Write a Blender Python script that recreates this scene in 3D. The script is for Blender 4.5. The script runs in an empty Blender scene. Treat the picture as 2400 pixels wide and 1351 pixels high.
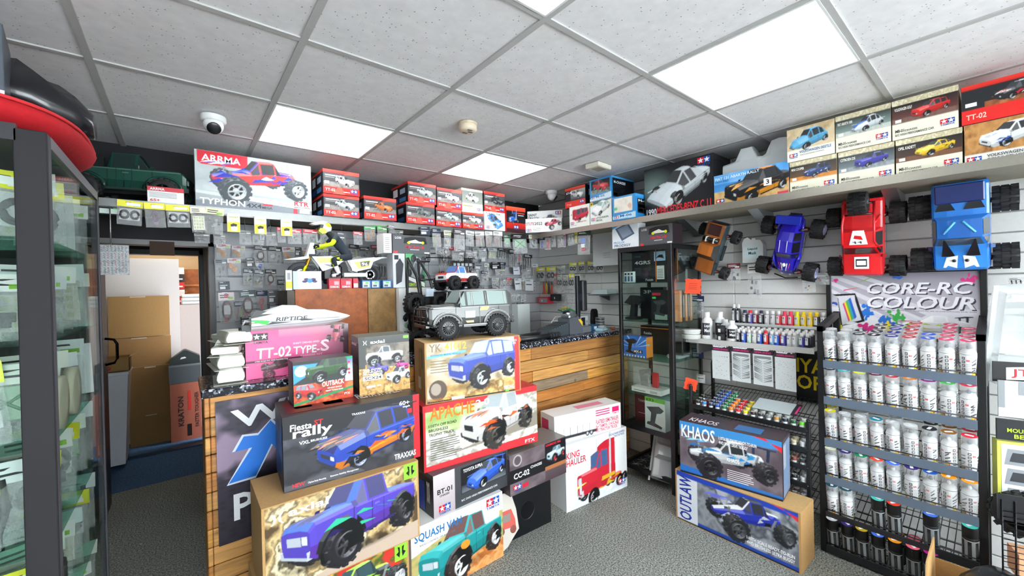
import bpy, math, random
import numpy as np
from mathutils import Matrix, Vector
from mathutils.geometry import tessellate_polygon
random.seed(7); RNG = np.random.RandomState(7)
S = bpy.context.scene; COL = S.collection
# ------------------------------------------------------------------ camera, world, exposure
cam = bpy.data.objects.new('camera', bpy.data.cameras.new('camera')); COL.objects.link(cam)
cam.data.sensor_fit = 'HORIZONTAL'; cam.data.sensor_width = 36; cam.data.lens = 14.2129
cam.data.clip_start = 0.02
CM = [[0.7742918, 0.021634, -0.6324588], [-0.6324128, -0.0097725, -0.7745699], [-0.0229377, 0.9997182, 0.0061148]]
cam.matrix_world = Matrix([r + [t] for r, t in zip(CM, (0, 0, 1.5))] + [[0, 0, 0, 1]])
S.camera = cam
W = bpy.data.worlds.new('daylight'); S.world = W; W.use_nodes = True
W.node_tree.nodes['Background'].inputs[0].default_value = (0.92, 0.92, 1.0, 1)
W.node_tree.nodes['Background'].inputs[1].default_value = 17.0
S.view_settings.view_transform = 'Standard'; S.view_settings.look = 'None'
S.view_settings.gamma = 1.0; S.view_settings.use_curve_mapping = False
S.view_settings.exposure = 0.08
PANEL = 6.5      # ceiling panel emission
S.cycles.max_bounces = 10; S.cycles.diffuse_bounces = 5; S.cycles.transparent_max_bounces = 24
S.cycles.caustics_reflective = False; S.cycles.caustics_refractive = False
# ------------------------------------------------------------------ colour and materials
def lin(c):
    if isinstance(c, str):
        c = c.lstrip('#'); c = ''.join(q * 2 for q in c) if len(c) == 3 else c; c = [int(c[i:i + 2], 16) / 255 for i in (0, 2, 4)]
        return tuple(x / 12.92 if x <= .04045 else ((x + .055) / 1.055) ** 2.4 for x in c)
    return tuple(c)
MATS = {}
def newmat(name):
    m = bpy.data.materials.new(name); m.use_nodes = True
    return m, m.node_tree, m.node_tree.nodes['Principled BSDF']
def attr_mat(name, rough=.5, metal=0., noise=.06, scale=40, coat=0., bump=0., spec=.5):
    """painted / printed surface: colour attribute, slight procedural grain"""
    if name in MATS: return MATS[name]
    m, nt, b = newmat(name); L = nt.links
    a = nt.nodes.new('ShaderNodeAttribute'); a.attribute_name = 'Col'
    t = nt.nodes.new('ShaderNodeTexNoise'); t.inputs['Scale'].default_value = scale; t.inputs['Detail'].default_value = 3
    tc = nt.nodes.new('ShaderNodeTexCoord'); L.new(tc.outputs['Object'], t.inputs['Vector'])
    r = nt.nodes.new('ShaderNodeMapRange'); r.inputs['To Min'].default_value = 1 - noise * 2; r.inputs['To Max'].default_value = 1 + noise * 2
    L.new(t.outputs['Fac'], r.inputs['Value'])
    x = nt.nodes.new('ShaderNodeVectorMath'); x.operation = 'SCALE'
    L.new(a.outputs['Color'], x.inputs[0]); L.new(r.outputs['Result'], x.inputs['Scale'])
    L.new(x.outputs[0], b.inputs['Base Color'])
    b.inputs['Roughness'].default_value = rough; b.inputs['Metallic'].default_value = metal
    b.inputs['Specular IOR Level'].default_value = spec
    if coat: b.inputs['Coat Weight'].default_value = coat; b.inputs['Coat Roughness'].default_value = .08
    if bump:
        bp = nt.nodes.new('ShaderNodeBump'); bp.inputs['Strength'].default_value = bump; bp.inputs['Distance'].default_value = .003
        L.new(t.outputs['Fac'], bp.inputs['Height']); L.new(bp.outputs[0], b.inputs['Normal'])
    MATS[name] = m; return m
CARD = attr_mat('printed_card', .38, 0, .02, 60, spec=.4)
KRAFT = attr_mat('kraft_board', .8, 0, .07, 90, bump=.2)
PLASTIC = attr_mat('plastic', .4, 0, .03, 60)
RUBBER = attr_mat('rubber', .7, 0, .1, 120, bump=.3)
GLOSS = attr_mat('gloss_paint', .28, 0, .02, 40, coat=.35)
METAL = attr_mat('metal', .35, .9, .05, 80)
CLOTH = attr_mat('cloth', .85, 0, .08, 70, bump=.4)
MATTE = attr_mat('matte_paint', .75, 0, .03, 20)
def glass_mat(name, tint, mix, rough=.02, power=None):
    m = bpy.data.materials.new(name); m.use_nodes = True; nt = m.node_tree; nt.nodes.clear(); L = nt.links
    o = nt.nodes.new('ShaderNodeOutputMaterial'); mx = nt.nodes.new('ShaderNodeMixShader')
    tr = nt.nodes.new('ShaderNodeBsdfTransparent'); tr.inputs[0].default_value = (*tint, 1)
    g = nt.nodes.new('ShaderNodeBsdfGlossy'); g.inputs['Roughness'].default_value = rough
    fr = nt.nodes.new('ShaderNodeFresnel'); fr.inputs[0].default_value = 1.45
    mr = nt.nodes.new('ShaderNodeMapRange'); mr.inputs['To Min'].default_value = mix; mr.inputs['To Max'].default_value = .3
    L.new(fr.outputs[0], mr.inputs['Value']); L.new(mr.outputs[0], mx.inputs[0])
    L.new(tr.outputs[0], mx.inputs[1]); L.new(g.outputs[0], mx.inputs[2]); L.new(mx.outputs[0], o.inputs[0]); return m
GLASS = glass_mat('cabinet_glass', (.93, .97, .95), .0)
GLASSG = glass_mat('glass_edge_green', (.55, .78, .70), .05)
def film_mat(name, col, opac, rough=.25, bmp=.6, flat=False):
    """thin clear plastic: part transparent, part milky, with crinkled gloss"""
    m = bpy.data.materials.new(name); m.use_nodes = True; nt = m.node_tree; L = nt.links
    b = nt.nodes['Principled BSDF']; b.inputs['Base Color'].default_value = (*col, 1); b.inputs['Roughness'].default_value = rough
    t = nt.nodes.new('ShaderNodeTexNoise'); t.inputs['Scale'].default_value = 45; t.inputs['Detail'].default_value = 2; t.inputs['Distortion'].default_value = 1.5
    tc = nt.nodes.new('ShaderNodeTexCoord'); L.new(tc.outputs['Object'], t.inputs['Vector'])
    bp = nt.nodes.new('ShaderNodeBump'); bp.inputs['Strength'].default_value = bmp; bp.inputs['Distance'].default_value = .006
    L.new(t.outputs['Fac'], bp.inputs['Height']); L.new(bp.outputs[0], b.inputs['Normal'])
    mr = nt.nodes.new('ShaderNodeMapRange'); mr.inputs['From Min'].default_value = .3; mr.inputs['From Max'].default_value = .7
    mr.inputs['To Min'].default_value = opac * .6; mr.inputs['To Max'].default_value = min(1, opac * 1.5)
    L.new(t.outputs['Fac'], mr.inputs['Value'])
    if flat: b.inputs['Alpha'].default_value = opac
    else: L.new(mr.outputs[0], b.inputs['Alpha'])
    return m
BAG = film_mat('clear_bag', (.85, .87, .88), .21, .2)
SHELL = film_mat('clear_polycarbonate', (.86, .9, .91), .55, .12, .05, True)
CAPP = film_mat('clear_cap', (.88, .9, .92), .26, .1, 0., True)

# ------------------------------------------------------------------ mesh builder
class MB:
    def __init__(s): s.v = []; s.f = []; s.c = []; s.sm = []; s.pri = {}; s.M = Matrix.Identity(4); s.col = (.5, .5, .5)
    def at(s, M=None): s.M = M if M is not None else Matrix.Identity(4); return s
    def color(s, c): s.col = lin(c); return s
    def add(s, vs, fs, smooth=False, cols=None):
        n = len(s.v); M = s.M
        s.v += [tuple(M @ Vector(p)) for p in vs]
        for i, f in enumerate(fs):
            s.f.append(tuple(n + k for k in f)); s.c.append(cols[i] if cols else s.col); s.sm.append(smooth)
        return s
    def box(s, x0, y0, z0, x1, y1, z1, c=None, b=0):
        if c is not None: s.color(c)
        if x0 > x1: x0, x1 = x1, x0
        if y0 > y1: y0, y1 = y1, y0
        if z0 > z1: z0, z1 = z1, z0
        if b:
            b = min(b, (x1 - x0) * .45, (y1 - y0) * .45, (z1 - z0) * .45)
            pts = []
            for (X, sx) in ((x0, 1), (x1, -1)):
                for (Y, sy) in ((y0, 1), (y1, -1)):
                    for (Z, sz) in ((z0, 1), (z1, -1)):
                        pts += [(X, Y + sy * b, Z + sz * b), (X + sx * b, Y, Z + sz * b), (X + sx * b, Y + sy * b, Z)]
            ix = lambda i, j, k, a: ((i * 2 + j) * 2 + k) * 3 + a
            F = []
            for i in (0, 1): F.append([ix(i, 0, 0, 0), ix(i, 1, 0, 0), ix(i, 1, 1, 0), ix(i, 0, 1, 0)][::(-1 if i == 0 else 1)])
            for j in (0, 1): F.append([ix(0, j, 0, 1), ix(1, j, 0, 1), ix(1, j, 1, 1), ix(0, j, 1, 1)][::(-1 if j == 1 else 1)])
            for k in (0, 1): F.append([ix(0, 0, k, 2), ix(1, 0, k, 2), ix(1, 1, k, 2), ix(0, 1, k, 2)][::(-1 if k == 0 else 1)])
            for i in (0, 1):
                for j in (0, 1): F.append([ix(i, j, 0, 0), ix(i, j, 1, 0), ix(i, j, 1, 1), ix(i, j, 0, 1)])
                for k in (0, 1): F.append([ix(i, 0, k, 0), ix(i, 1, k, 0), ix(i, 1, k, 2), ix(i, 0, k, 2)])
            for j in (0, 1):
                for k in (0, 1): F.append([ix(0, j, k, 1), ix(1, j, k, 1), ix(1, j, k, 2), ix(0, j, k, 2)])
            for i in (0, 1):
                for j in (0, 1):
                    for k in (0, 1): F.append([ix(i, j, k, 0), ix(i, j, k, 1), ix(i, j, k, 2)])
            s.add(pts, F); return s
        v = [(x, y, z) for x in (x0, x1) for y in (y0, y1) for z in (z0, z1)]
        s.add(v, [(0, 1, 3, 2), (4, 6, 7, 5), (0, 4, 5, 1), (2, 3, 7, 6), (0, 2, 6, 4), (1, 5, 7, 3)]); return s
    def prism(s, poly, a, b, axis='y', c=None):
        """polygon (u,v) pushed from a to b along axis; u,v are the other two axes in order"""
        if c is not None: s.color(c)
        n = len(poly)
        def P(u, v, w): return {'y': (u, w, v), 'x': (w, u, v), 'z': (u, v, w)}[axis]
        v = [P(u, q, a) for u, q in poly] + [P(u, q, b) for u, q in poly]
        tri = tessellate_polygon([[Vector((u, q, 0)) for u, q in poly]])
        F = [tuple(t) for t in tri] + [tuple(n + k for k in t[::-1]) for t in tri]
        F += [(i, (i + 1) % n, n + (i + 1) % n, n + i) for i in range(n)]
        s.add(v, F); return s
    def tube(s, pts, r, n=6, c=None, cap=True, smooth=True, closed=False):
        if c is not None: s.color(c)
        P = [Vector(p) for p in pts]; R = r if hasattr(r, '__len__') else [r] * len(P); m = len(P); V = []
        up = Vector((0, 0, 1))
        for i, p in enumerate(P):
            if closed: d = P[(i + 1) % m] - P[i - 1]
            else: d = P[min(i + 1, m - 1)] - P[max(i - 1, 0)]
            if d.length < 1e-9: d = Vector((0, 0, 1))
            d.normalize(); q = up if abs(d.dot(up)) < .95 else Vector((1, 0, 0))
            a = d.cross(q).normalized(); b = d.cross(a)
            V += [tuple(p + (a * math.cos(k * 2 * math.pi / n) + b * math.sin(k * 2 * math.pi / n)) * R[i]) for k in range(n)]
        F = []
        for i in range(m if closed else m - 1):
            j = (i + 1) % m
            F += [(i * n + k, i * n + (k + 1) % n, j * n + (k + 1) % n, j * n + k) for k in range(n)]
        if cap and not closed: F += [tuple(range(n))[::-1], tuple((m - 1) * n + k for k in range(n))]
        s.add(V, F, smooth); return s
    def lathe(s, prof, n=16, axis='z', c=None, org=(0, 0, 0), smooth=True, cols=None, cap=True):
        """profile [(r, h)...] spun round axis through org"""
        if c is not None: s.color(c)
        V = []
        for r, h in prof:
            for k in range(n):
                a = k * 2 * math.pi / n; x, y = r * math.cos(a), r * math.sin(a)
                p = {'z': (x, y, h), 'y': (x, h, y), 'x': (h, x, y)}[axis]
                V.append((p[0] + org[0], p[1] + org[1], p[2] + org[2]))
        F = []; C = []
        for i in range(len(prof) - 1):
            for k in range(n):
                F.append((i * n + k, i * n + (k + 1) % n, (i + 1) * n + (k + 1) % n, (i + 1) * n + k)); C.append(lin(cols[i]) if cols else s.col)
        s.add(V, F, smooth, C)
        for i, g in ((0, 1), (len(prof) - 1, -1)):
            if cap and prof[i][0] > 1e-5: s.add(V[i * n:(i + 1) * n], [tuple(range(n))[::g]], False, [lin(cols[min(i, len(cols) - 1)]) if cols else s.col])
        return s
    def cyl(s, p0, p1, r, n=10, c=None, r2=None, smooth=True): return s.tube([p0, p1], [r, r if r2 is None else r2], n, c, True, smooth)
    def ball(s, o, r, n=10, c=None, sq=(1, 1, 1)):
        if c is not None: s.color(c)
        V = []; F = []; m = max(4, n // 2)
        for i in range(m + 1):
            t = math.pi * i / m
            for k in range(n):
                a = 2 * math.pi * k / n
                V.append((o[0] + r * sq[0] * math.sin(t) * math.cos(a), o[1] + r * sq[1] * math.sin(t) * math.sin(a), o[2] + r * sq[2] * math.cos(t)))
        for i in range(m):
            for k in range(n): F.append((i * n + k, i * n + (k + 1) % n, (i + 1) * n + (k + 1) % n, (i + 1) * n + k))
        s.add(V, F, True); return s
    def flat(s, poly, c=None, y=0.):
        """flat polygon in xz facing -y"""
        if c is not None: s.color(c)
        tri = tessellate_polygon([[Vector((u, q, 0)) for u, q in poly]])
        s.add([(u, y, q) for u, q in poly], [tuple(t) for t in tri]); return s
    def text(s, txt, x, z, w, h, c, y=0., shear=0., rot=0.):
        """lettering in xz facing -y, fitted to the w x h box whose lower left corner is x,z"""
        V, F = glyphs(txt); s.color(c); cr, sr = math.cos(rot), math.sin(rot)
        P = []
        for u, q in V:
            a = u * w + shear * q * h; b = q * h
            P.append((x + a * cr - b * sr, y, z + a * sr + b * cr))
        s.add(P, F); return s
    def mesh(s, name):
        me = bpy.data.meshes.new(name); me.from_pydata(s.v, [], s.f)
        a = me.color_attributes.new('Col', 'FLOAT_COLOR', 'CORNER')
        ln = np.fromiter((len(f) for f in s.f), int, len(s.f)); cc = np.repeat(np.array([(*c[:3], 1.) for c in s.c], np.float32).reshape(-1, 4), ln, axis=0)
        a.data.foreach_set('color', cc.ravel()); me.polygons.foreach_set('use_smooth', s.sm); me.update(); return me
    def build(s, name, mat, parent=None, loc=None, rot=None):
        me = s.mesh(name); me.materials.append(mat); return link(name, me, parent, loc, rot)
def link(name, me, parent=None, loc=None, rot=None):
    o = bpy.data.objects.new(name, me); COL.objects.link(o)
    if parent: o.parent = parent
    if loc: o.location = loc
    if rot: o.rotation_euler = rot
    return o
_G = {}
def glyphs(txt):
    if txt in _G: return _G[txt]
    cu = bpy.data.curves.new('t', 'FONT'); cu.body = txt; cu.resolution_u = 2; cu.offset = .02; cu.fill_mode = 'FRONT'
    ob = bpy.data.objects.new('t', cu); me = bpy.data.meshes.new_from_object(ob)
    V = np.array([(v.co.x, v.co.y) for v in me.vertices]); F = [tuple(p.vertices) for p in me.polygons]
    if len(V): V = (V - V.min(0)) / np.maximum(V.max(0) - V.min(0), 1e-6)
    bpy.data.objects.remove(ob); bpy.data.curves.remove(cu); bpy.data.meshes.remove(me)
    _G[txt] = (V.tolist(), F); return _G[txt]
def tag(o, label, cat, group=None, kind=None):
    o['label'] = label; o['category'] = cat
    if group: o['group'] = group
    if kind: o['kind'] = kind
    return o
def thing(name, label, cat, loc=(0, 0, 0), rz=0., group=None, rot=None):
    o = bpy.data.objects.new(name, None); COL.objects.link(o); o.location = loc; o.rotation_euler = rot or (0, 0, rz)
    o.empty_display_size = .05
    return tag(o, label, cat, group)
def struct(o, label=None):
    o['kind'] = 'structure'
    if label: o['label'] = label
    return o
def copy_thing(root, loc, rz=None, label=None, rot=None, scale=None):
    r = root.copy(); COL.objects.link(r); r.location = loc
    if rz is not None: r.rotation_euler = (0, 0, rz)
    if rot: r.rotation_euler = rot
    if label: r['label'] = label
    if scale: r.scale = scale
    for ch in KIDS[root.name]:
        c = ch.copy(); COL.objects.link(c); c.parent = r
        for g in KIDS.get(ch.name, []):
            d = g.copy(); COL.objects.link(d); d.parent = c
    return r
KIDS = {}
def note(root):
    KIDS[root.name] = list(root.children)
    for c in root.children: KIDS[c.name] = list(c.children)
    return root
ORD = 'zeroth first second third fourth fifth sixth seventh eighth ninth tenth eleventh twelfth thirteenth fourteenth fifteenth sixteenth seventeenth eighteenth nineteenth twentieth'.split()
def nth(i): return ORD[i] if i < len(ORD) else {21: 'twenty-first', 22: 'twenty-second', 23: 'twenty-third', 24: 'twenty-fourth', 25: 'twenty-fifth', 26: 'twenty-sixth', 27: 'twenty-seventh', 28: 'twenty-eighth', 29: 'twenty-ninth', 30: 'thirtieth'}.get(i, '%dth' % i)


# ------------------------------------------------------------------ vehicles (for the models and for the pictures on the cartons)
# station: x, z_sill, z_belt, z_top, half width at belt, half width at top, flags (s side glass, t top glass)
BODIES = {
 'coupe': [(.50,.09,.15,.16,.16,.12,''),(.46,.06,.18,.21,.20,.16,''),(.20,.05,.23,.26,.215,.18,'ts'),(.04,.05,.24,.375,.21,.14,'s'),(-.16,.05,.25,.375,.21,.14,'ts'),(-.36,.05,.26,.29,.215,.17,''),(-.49,.08,.24,.26,.19,.16,'')],
 'hatch': [(.50,.09,.18,.19,.18,.15,''),(.47,.06,.22,.25,.21,.17,''),(.22,.06,.25,.29,.215,.18,'ts'),(.08,.06,.26,.43,.21,.15,'s'),(-.12,.06,.26,.44,.21,.15,'s'),(-.36,.06,.27,.42,.21,.15,'ts'),(-.47,.07,.27,.29,.20,.17,''),(-.5,.09,.2,.22,.19,.16,'')],
 'sedan': [(.50,.10,.20,.21,.18,.16,''),(.48,.07,.23,.25,.21,.18,''),(.18,.06,.25,.27,.215,.19,'ts'),(.06,.06,.26,.41,.21,.15,'s'),(-.18,.06,.26,.41,.21,.15,'ts'),(-.30,.06,.26,.28,.21,.18,''),(-.48,.07,.25,.27,.20,.17,''),(-.5,.1,.2,.24,.19,.16,'')],
 'beetle': [(.50,.10,.14,.16,.10,.07,''),(.42,.08,.18,.24,.17,.11,''),(.20,.07,.22,.30,.21,.14,'ts'),(.10,.07,.25,.44,.20,.13,'s'),(-.10,.07,.26,.46,.20,.13,'s'),(-.25,.07,.26,.40,.20,.12,''),(-.42,.09,.2,.26,.17,.1,''),(-.5,.1,.13,.16,.1,.07,'')],
 'mini': [(.50,.10,.2,.22,.19,.15,''),(.45,.08,.25,.28,.22,.18,''),(.24,.07,.28,.31,.225,.19,'ts'),(.13,.07,.28,.47,.22,.16,'s'),(-.12,.07,.28,.48,.22,.16,'s'),(-.38,.07,.28,.46,.22,.16,'t'),(-.46,.08,.27,.3,.21,.18,''),(-.5,.1,.2,.22,.19,.16,'')],
 'suv': [(.50,.15,.30,.31,.2,.18,''),(.47,.13,.33,.345,.215,.2,''),(.18,.13,.345,.37,.22,.2,'ts'),(.08,.13,.35,.53,.22,.175,'s'),(-.16,.13,.35,.54,.22,.175,'s'),(-.45,.13,.35,.53,.22,.175,''),(-.5,.16,.34,.49,.21,.17,'')],
 'pickup': [(.50,.15,.29,.30,.2,.18,''),(.47,.13,.32,.34,.215,.2,''),(.20,.13,.335,.36,.22,.2,'ts'),(.10,.13,.34,.51,.22,.17,'s'),(-.10,.13,.34,.51,.22,.17,''),(-.13,.13,.34,.35,.22,.2,''),(-.46,.13,.34,.35,.22,.2,''),(-.5,.16,.33,.34,.21,.19,'')],
 'racer': [(.50,.06,.09,.10,.20,.17,''),(.40,.05,.13,.15,.22,.16,''),(.20,.04,.17,.20,.22,.11,'ts'),(.05,.04,.17,.33,.22,.09,'s'),(-.12,.04,.18,.33,.22,.09,'t'),(-.30,.04,.20,.24,.22,.12,''),(-.5,.06,.19,.21,.22,.17,'')],
 'truggy': [(.48,.17,.20,.21,.05,.04,''),(.30,.15,.23,.25,.10,.06,''),(.14,.14,.25,.28,.14,.09,'ts'),(.04,.14,.26,.40,.14,.09,'s'),(-.14,.14,.27,.41,.14,.09,'s'),(-.22,.15,.27,.30,.13,.08,''),(-.44,.18,.24,.28,.10,.06,'')],
 'bus': [(.50,.12,.26,.40,.20,.17,'s'),(.47,.10,.30,.50,.22,.18,'s'),(.2,.1,.30,.52,.22,.18,'s'),(-.1,.1,.3,.52,.22,.18,'s'),(-.38,.1,.3,.52,.22,.18,''),(-.5,.12,.28,.46,.21,.17,'')],
 'semi': [(.50,.14,.36,.37,.12,.10,''),(.24,.13,.38,.40,.13,.11,'ts'),(.20,.13,.38,.60,.20,.18,'s'),(.04,.13,.38,.62,.20,.18,''),(.03,.13,.38,.72,.21,.19,''),(-.14,.13,.38,.74,.21,.19,''),(-.15,.13,.17,.19,.08,.08,''),(-.5,.13,.17,.19,.08,.08,'')],
}
# wheel radius, width, front x, rear x, half track, knobbly
WHEELS = {'coupe': (.085,.07,.31,-.31,.19,0),'hatch': (.085,.07,.31,-.30,.19,0),'sedan': (.08,.07,.31,-.29,.19,0),'beetle': (.085,.06,.28,-.28,.19,0),'mini': (.085,.07,.31,-.30,.2,0),
 'suv': (.125,.10,.30,-.29,.22,1),'pickup': (.13,.10,.31,-.30,.22,1),'racer': (.085,.09,.31,-.31,.19,0),'truggy': (.125,.12,.34,-.32,.27,1),'bus': (.085,.06,.3,-.3,.19,0),'semi': (.085,.06,.36,-.28,.2,0)}
def car_body(mb, kind, col, glass='#20262c', hood=None, roof=None, low=None, trim=None, glass_out=None, lamps=True):
    st = BODIES[kind]; col = lin(col); hood = lin(hood) if hood else col; roof = lin(roof) if roof else col; low = lin(low) if low else col; glass = lin(glass)
    G = glass_out if glass_out is not None else mb
    rows = []
    for (x, z0, z1, z2, w1, w2, fl) in st:
        zm = z0 + (z1 - z0) * .45
        zr = z2 + .012
        rows.append([(x, -w1 * .9, z0), (x, -w1 * 1.03, zm), (x, -w1, z1), (x, -w2, z2), (x, -w2 * .5, zr), (x, w2 * .5, zr), (x, w2, z2), (x, w1, z1), (x, w1 * 1.03, zm), (x, w1 * .9, z0)])
    zmax = max(s[3] for s in st)
    def inset(q, k=.86, o=.004):
        c = [sum(p[i] for p in q) / 4 for i in range(3)]
        a = Vector(q[1]) - Vector(q[0]); b = Vector(q[3]) - Vector(q[0]); n = a.cross(b)
        n = n.normalized() if n.length > 1e-9 else Vector((0, 0, 1))
        if n.dot(Vector(c) - Vector((c[0], 0, .2))) < 0: n = -n
        return [tuple(c[i] + (p[i] - c[i]) * k + n[i] * o for i in range(3)) for p in q]
    for i in range(len(rows) - 1):
        A, B, fl = rows[i], rows[i + 1], st[i][6]
        top = min(st[i][3], st[i + 1][3]) > zmax * .93
        for k in range(9):
            q = [A[k], A[k + 1], B[k + 1], B[k]]
            c = low if k in (0, 8) else (roof if top else (hood if k in (3, 4, 5) else col)) if k in (3, 4, 5) else col
            mb.add(q, [(0, 1, 2, 3)], False, [c])
            if ('s' in fl and k in (2, 6)): G.pri[len(G.f)] = .08; G.add(inset(q), [(0, 1, 2, 3)], False, [glass])
            if 't' in fl and k == 4:
                G.pri[len(G.f)] = .10; q = [A[3], A[6], B[6], B[3]]; q = [(p[0], p[1], p[2] + (.012 if 1 else 0)) for p in q]
                G.add(inset(q, .9, .006), [(0, 1, 2, 3)], False, [glass])
    if lamps and kind not in ('truggy', 'semi'):
        dk = tuple(c * .35 for c in col); lt = tuple(min(1, c * 1.5 + .06) for c in col); cab = [s for s in st if s[6]]; xa, xb = cab[0][0] + .02, cab[-1][0] - .16; w = st[len(st) // 2][4] * 1.035; zb = st[len(st) // 2][2]; z0 = st[len(st) // 2][1]
        for s in (-1, 1):
            def q(x0, z_0, x1, z_1, c): mb.pri[len(mb.f)] = .09; mb.add([(x0, s * w, z_0), (x1, s * w, z_0), (x1, s * w, z_1), (x0, s * w, z_1)], [(0, 1, 2, 3)], False, [c])
            for x in (xa, xb, (xa + xb) / 2 - .02): q(x, z0 + .02, x + .007, zb, dk)
            q(-.46, zb - .012, .46, zb, lt); q(-.18, z0, .18, z0 + .022, dk); q(xb + .05, zb - .045, xb + .10, zb - .033, lt)  # lighter strip along the belt line is a painted highlight
            mb.pri[len(mb.f)] = .1; mb.add([(xa - .01, s * (w + .03), zb), (xa + .03, s * (w + .03), zb), (xa + .03, s * w, zb + .04), (xa - .01, s * w, zb + .04)], [(0, 1, 2, 3)], False, [dk])
    for R, e in ((rows[0], 1), (rows[-1], -1)):
        mb.add(R, [tuple(range(10))], False, [col])
        x = R[0][0] + e * .004; h = R[2][2] - R[0][2]
        if lamps and kind not in ('truggy', 'racer'):
            w = abs(R[2][1])
            for sy in (-1, 1):
                mb.pri[len(mb.f)] = .05
                mb.add([(x, sy * w * .55, R[0][2] + h * .55), (x, sy * w * .9, R[0][2] + h * .55), (x, sy * w * .9, R[0][2] + h * .9), (x, sy * w * .55, R[0][2] + h * .9)], [(0, 1, 2, 3)], False, [lin('#e8ecef') if e > 0 else lin('#b01818')])
            mb.add([(x, -w * .5, R[0][2] + h * .5), (x, w * .5, R[0][2] + h * .5), (x, w * .5, R[0][2] + h * .9), (x, -w * .5, R[0][2] + h * .9)], [(0, 1, 2, 3)], False, [lin(trim or '#1c1c1e')])
            mb.box(x - .02, -w * .95, R[0][2] - .01, x + .012, w * .95, R[0][2] + h * .28, trim or '#2a2b2e')
    return mb
def wheel_mb(mb, o, r, w, side=1, rim='#2a2b2d', knob=1, spokes=8, n=20, tyre='#1b1c1e', tread=14, disc=None):
    """tyre + rim spun about y; side = +1 shows the rim towards +y"""
    x, y, z = o; T = lin(tyre); hl = [T] * 8
    mb.lathe([(r * .60, -w / 2), (r * .90, -w / 2), (r * .97, -w * .36), (r * .985, 0), (r * .97, w * .36), (r * .90, w / 2), (r * .60, w / 2)], n, 'y', tyre, o, cap=False)
    if knob:
        for k in range(tread):
            a = 2 * math.pi * k / tread; da = math.pi / tread * .62
            for j, (u0, u1) in enumerate(((-.5, -.2), (-.15, .15), (.2, .5))):
                a2 = a + (math.pi / tread if j == 1 else 0); V = []
                for rr, sh in ((r * .93, 1.), (r * 1.045, .8)):
                    for aa in (a2 - da * sh, a2 + da * sh):
                        for yy in (u0 * w, u1 * w): V.append((x + rr * math.cos(aa), y + yy, z + rr * math.sin(aa)))
                mb.add(V, [(0, 1, 3, 2), (4, 6, 7, 5), (0, 4, 5, 1), (2, 3, 7, 6), (0, 2, 6, 4), (1, 5, 7, 3)], False, [T] * 6)
    return mb
def rim_mb(mb, o, r, w, side=1, rim='#2a2b2d', spokes=8, n=18, deep='#0c0c0d'):
    x, y, z = o; s = side; R = r * .62
    mb.lathe([(R, s * w * .46), (R * .93, s * w * .52), (R * .86, s * w * .40), (R * .80, s * w * .1), (.001, s * w * .1)], n, 'y', rim, o, cols=[rim, rim, rim, deep], cap=False)
    mb.lathe([(R * .34, s * w * .1), (R * .30, s * w * .36), (R * .16, s * w * .42), (.001, s * w * .42)], 10, 'y', rim, o, cap=False)
    for k in range(spokes):
        a = 2 * math.pi * k / spokes; d = .5 / spokes * 1.1
        V = []
        for rr, yy in ((R * .28, s * w * .36), (R * .88, s * w * .40)):
            for aa in (a - d, a + d):
                f = 1. if rr > R * .5 else 1.7
                q = a + (aa - a) * f
                V += [(x + rr * math.cos(q), y + yy, z + rr * math.sin(q)), (x + rr * math.cos(q), y + yy - s * w * .12, z + rr * math.sin(q))]
        mb.add(V, [(0, 2, 6, 4), (1, 5, 7, 3), (0, 4, 5, 1), (2, 3, 7, 6)], False, [lin(rim)] * 4)
    return mb
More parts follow.
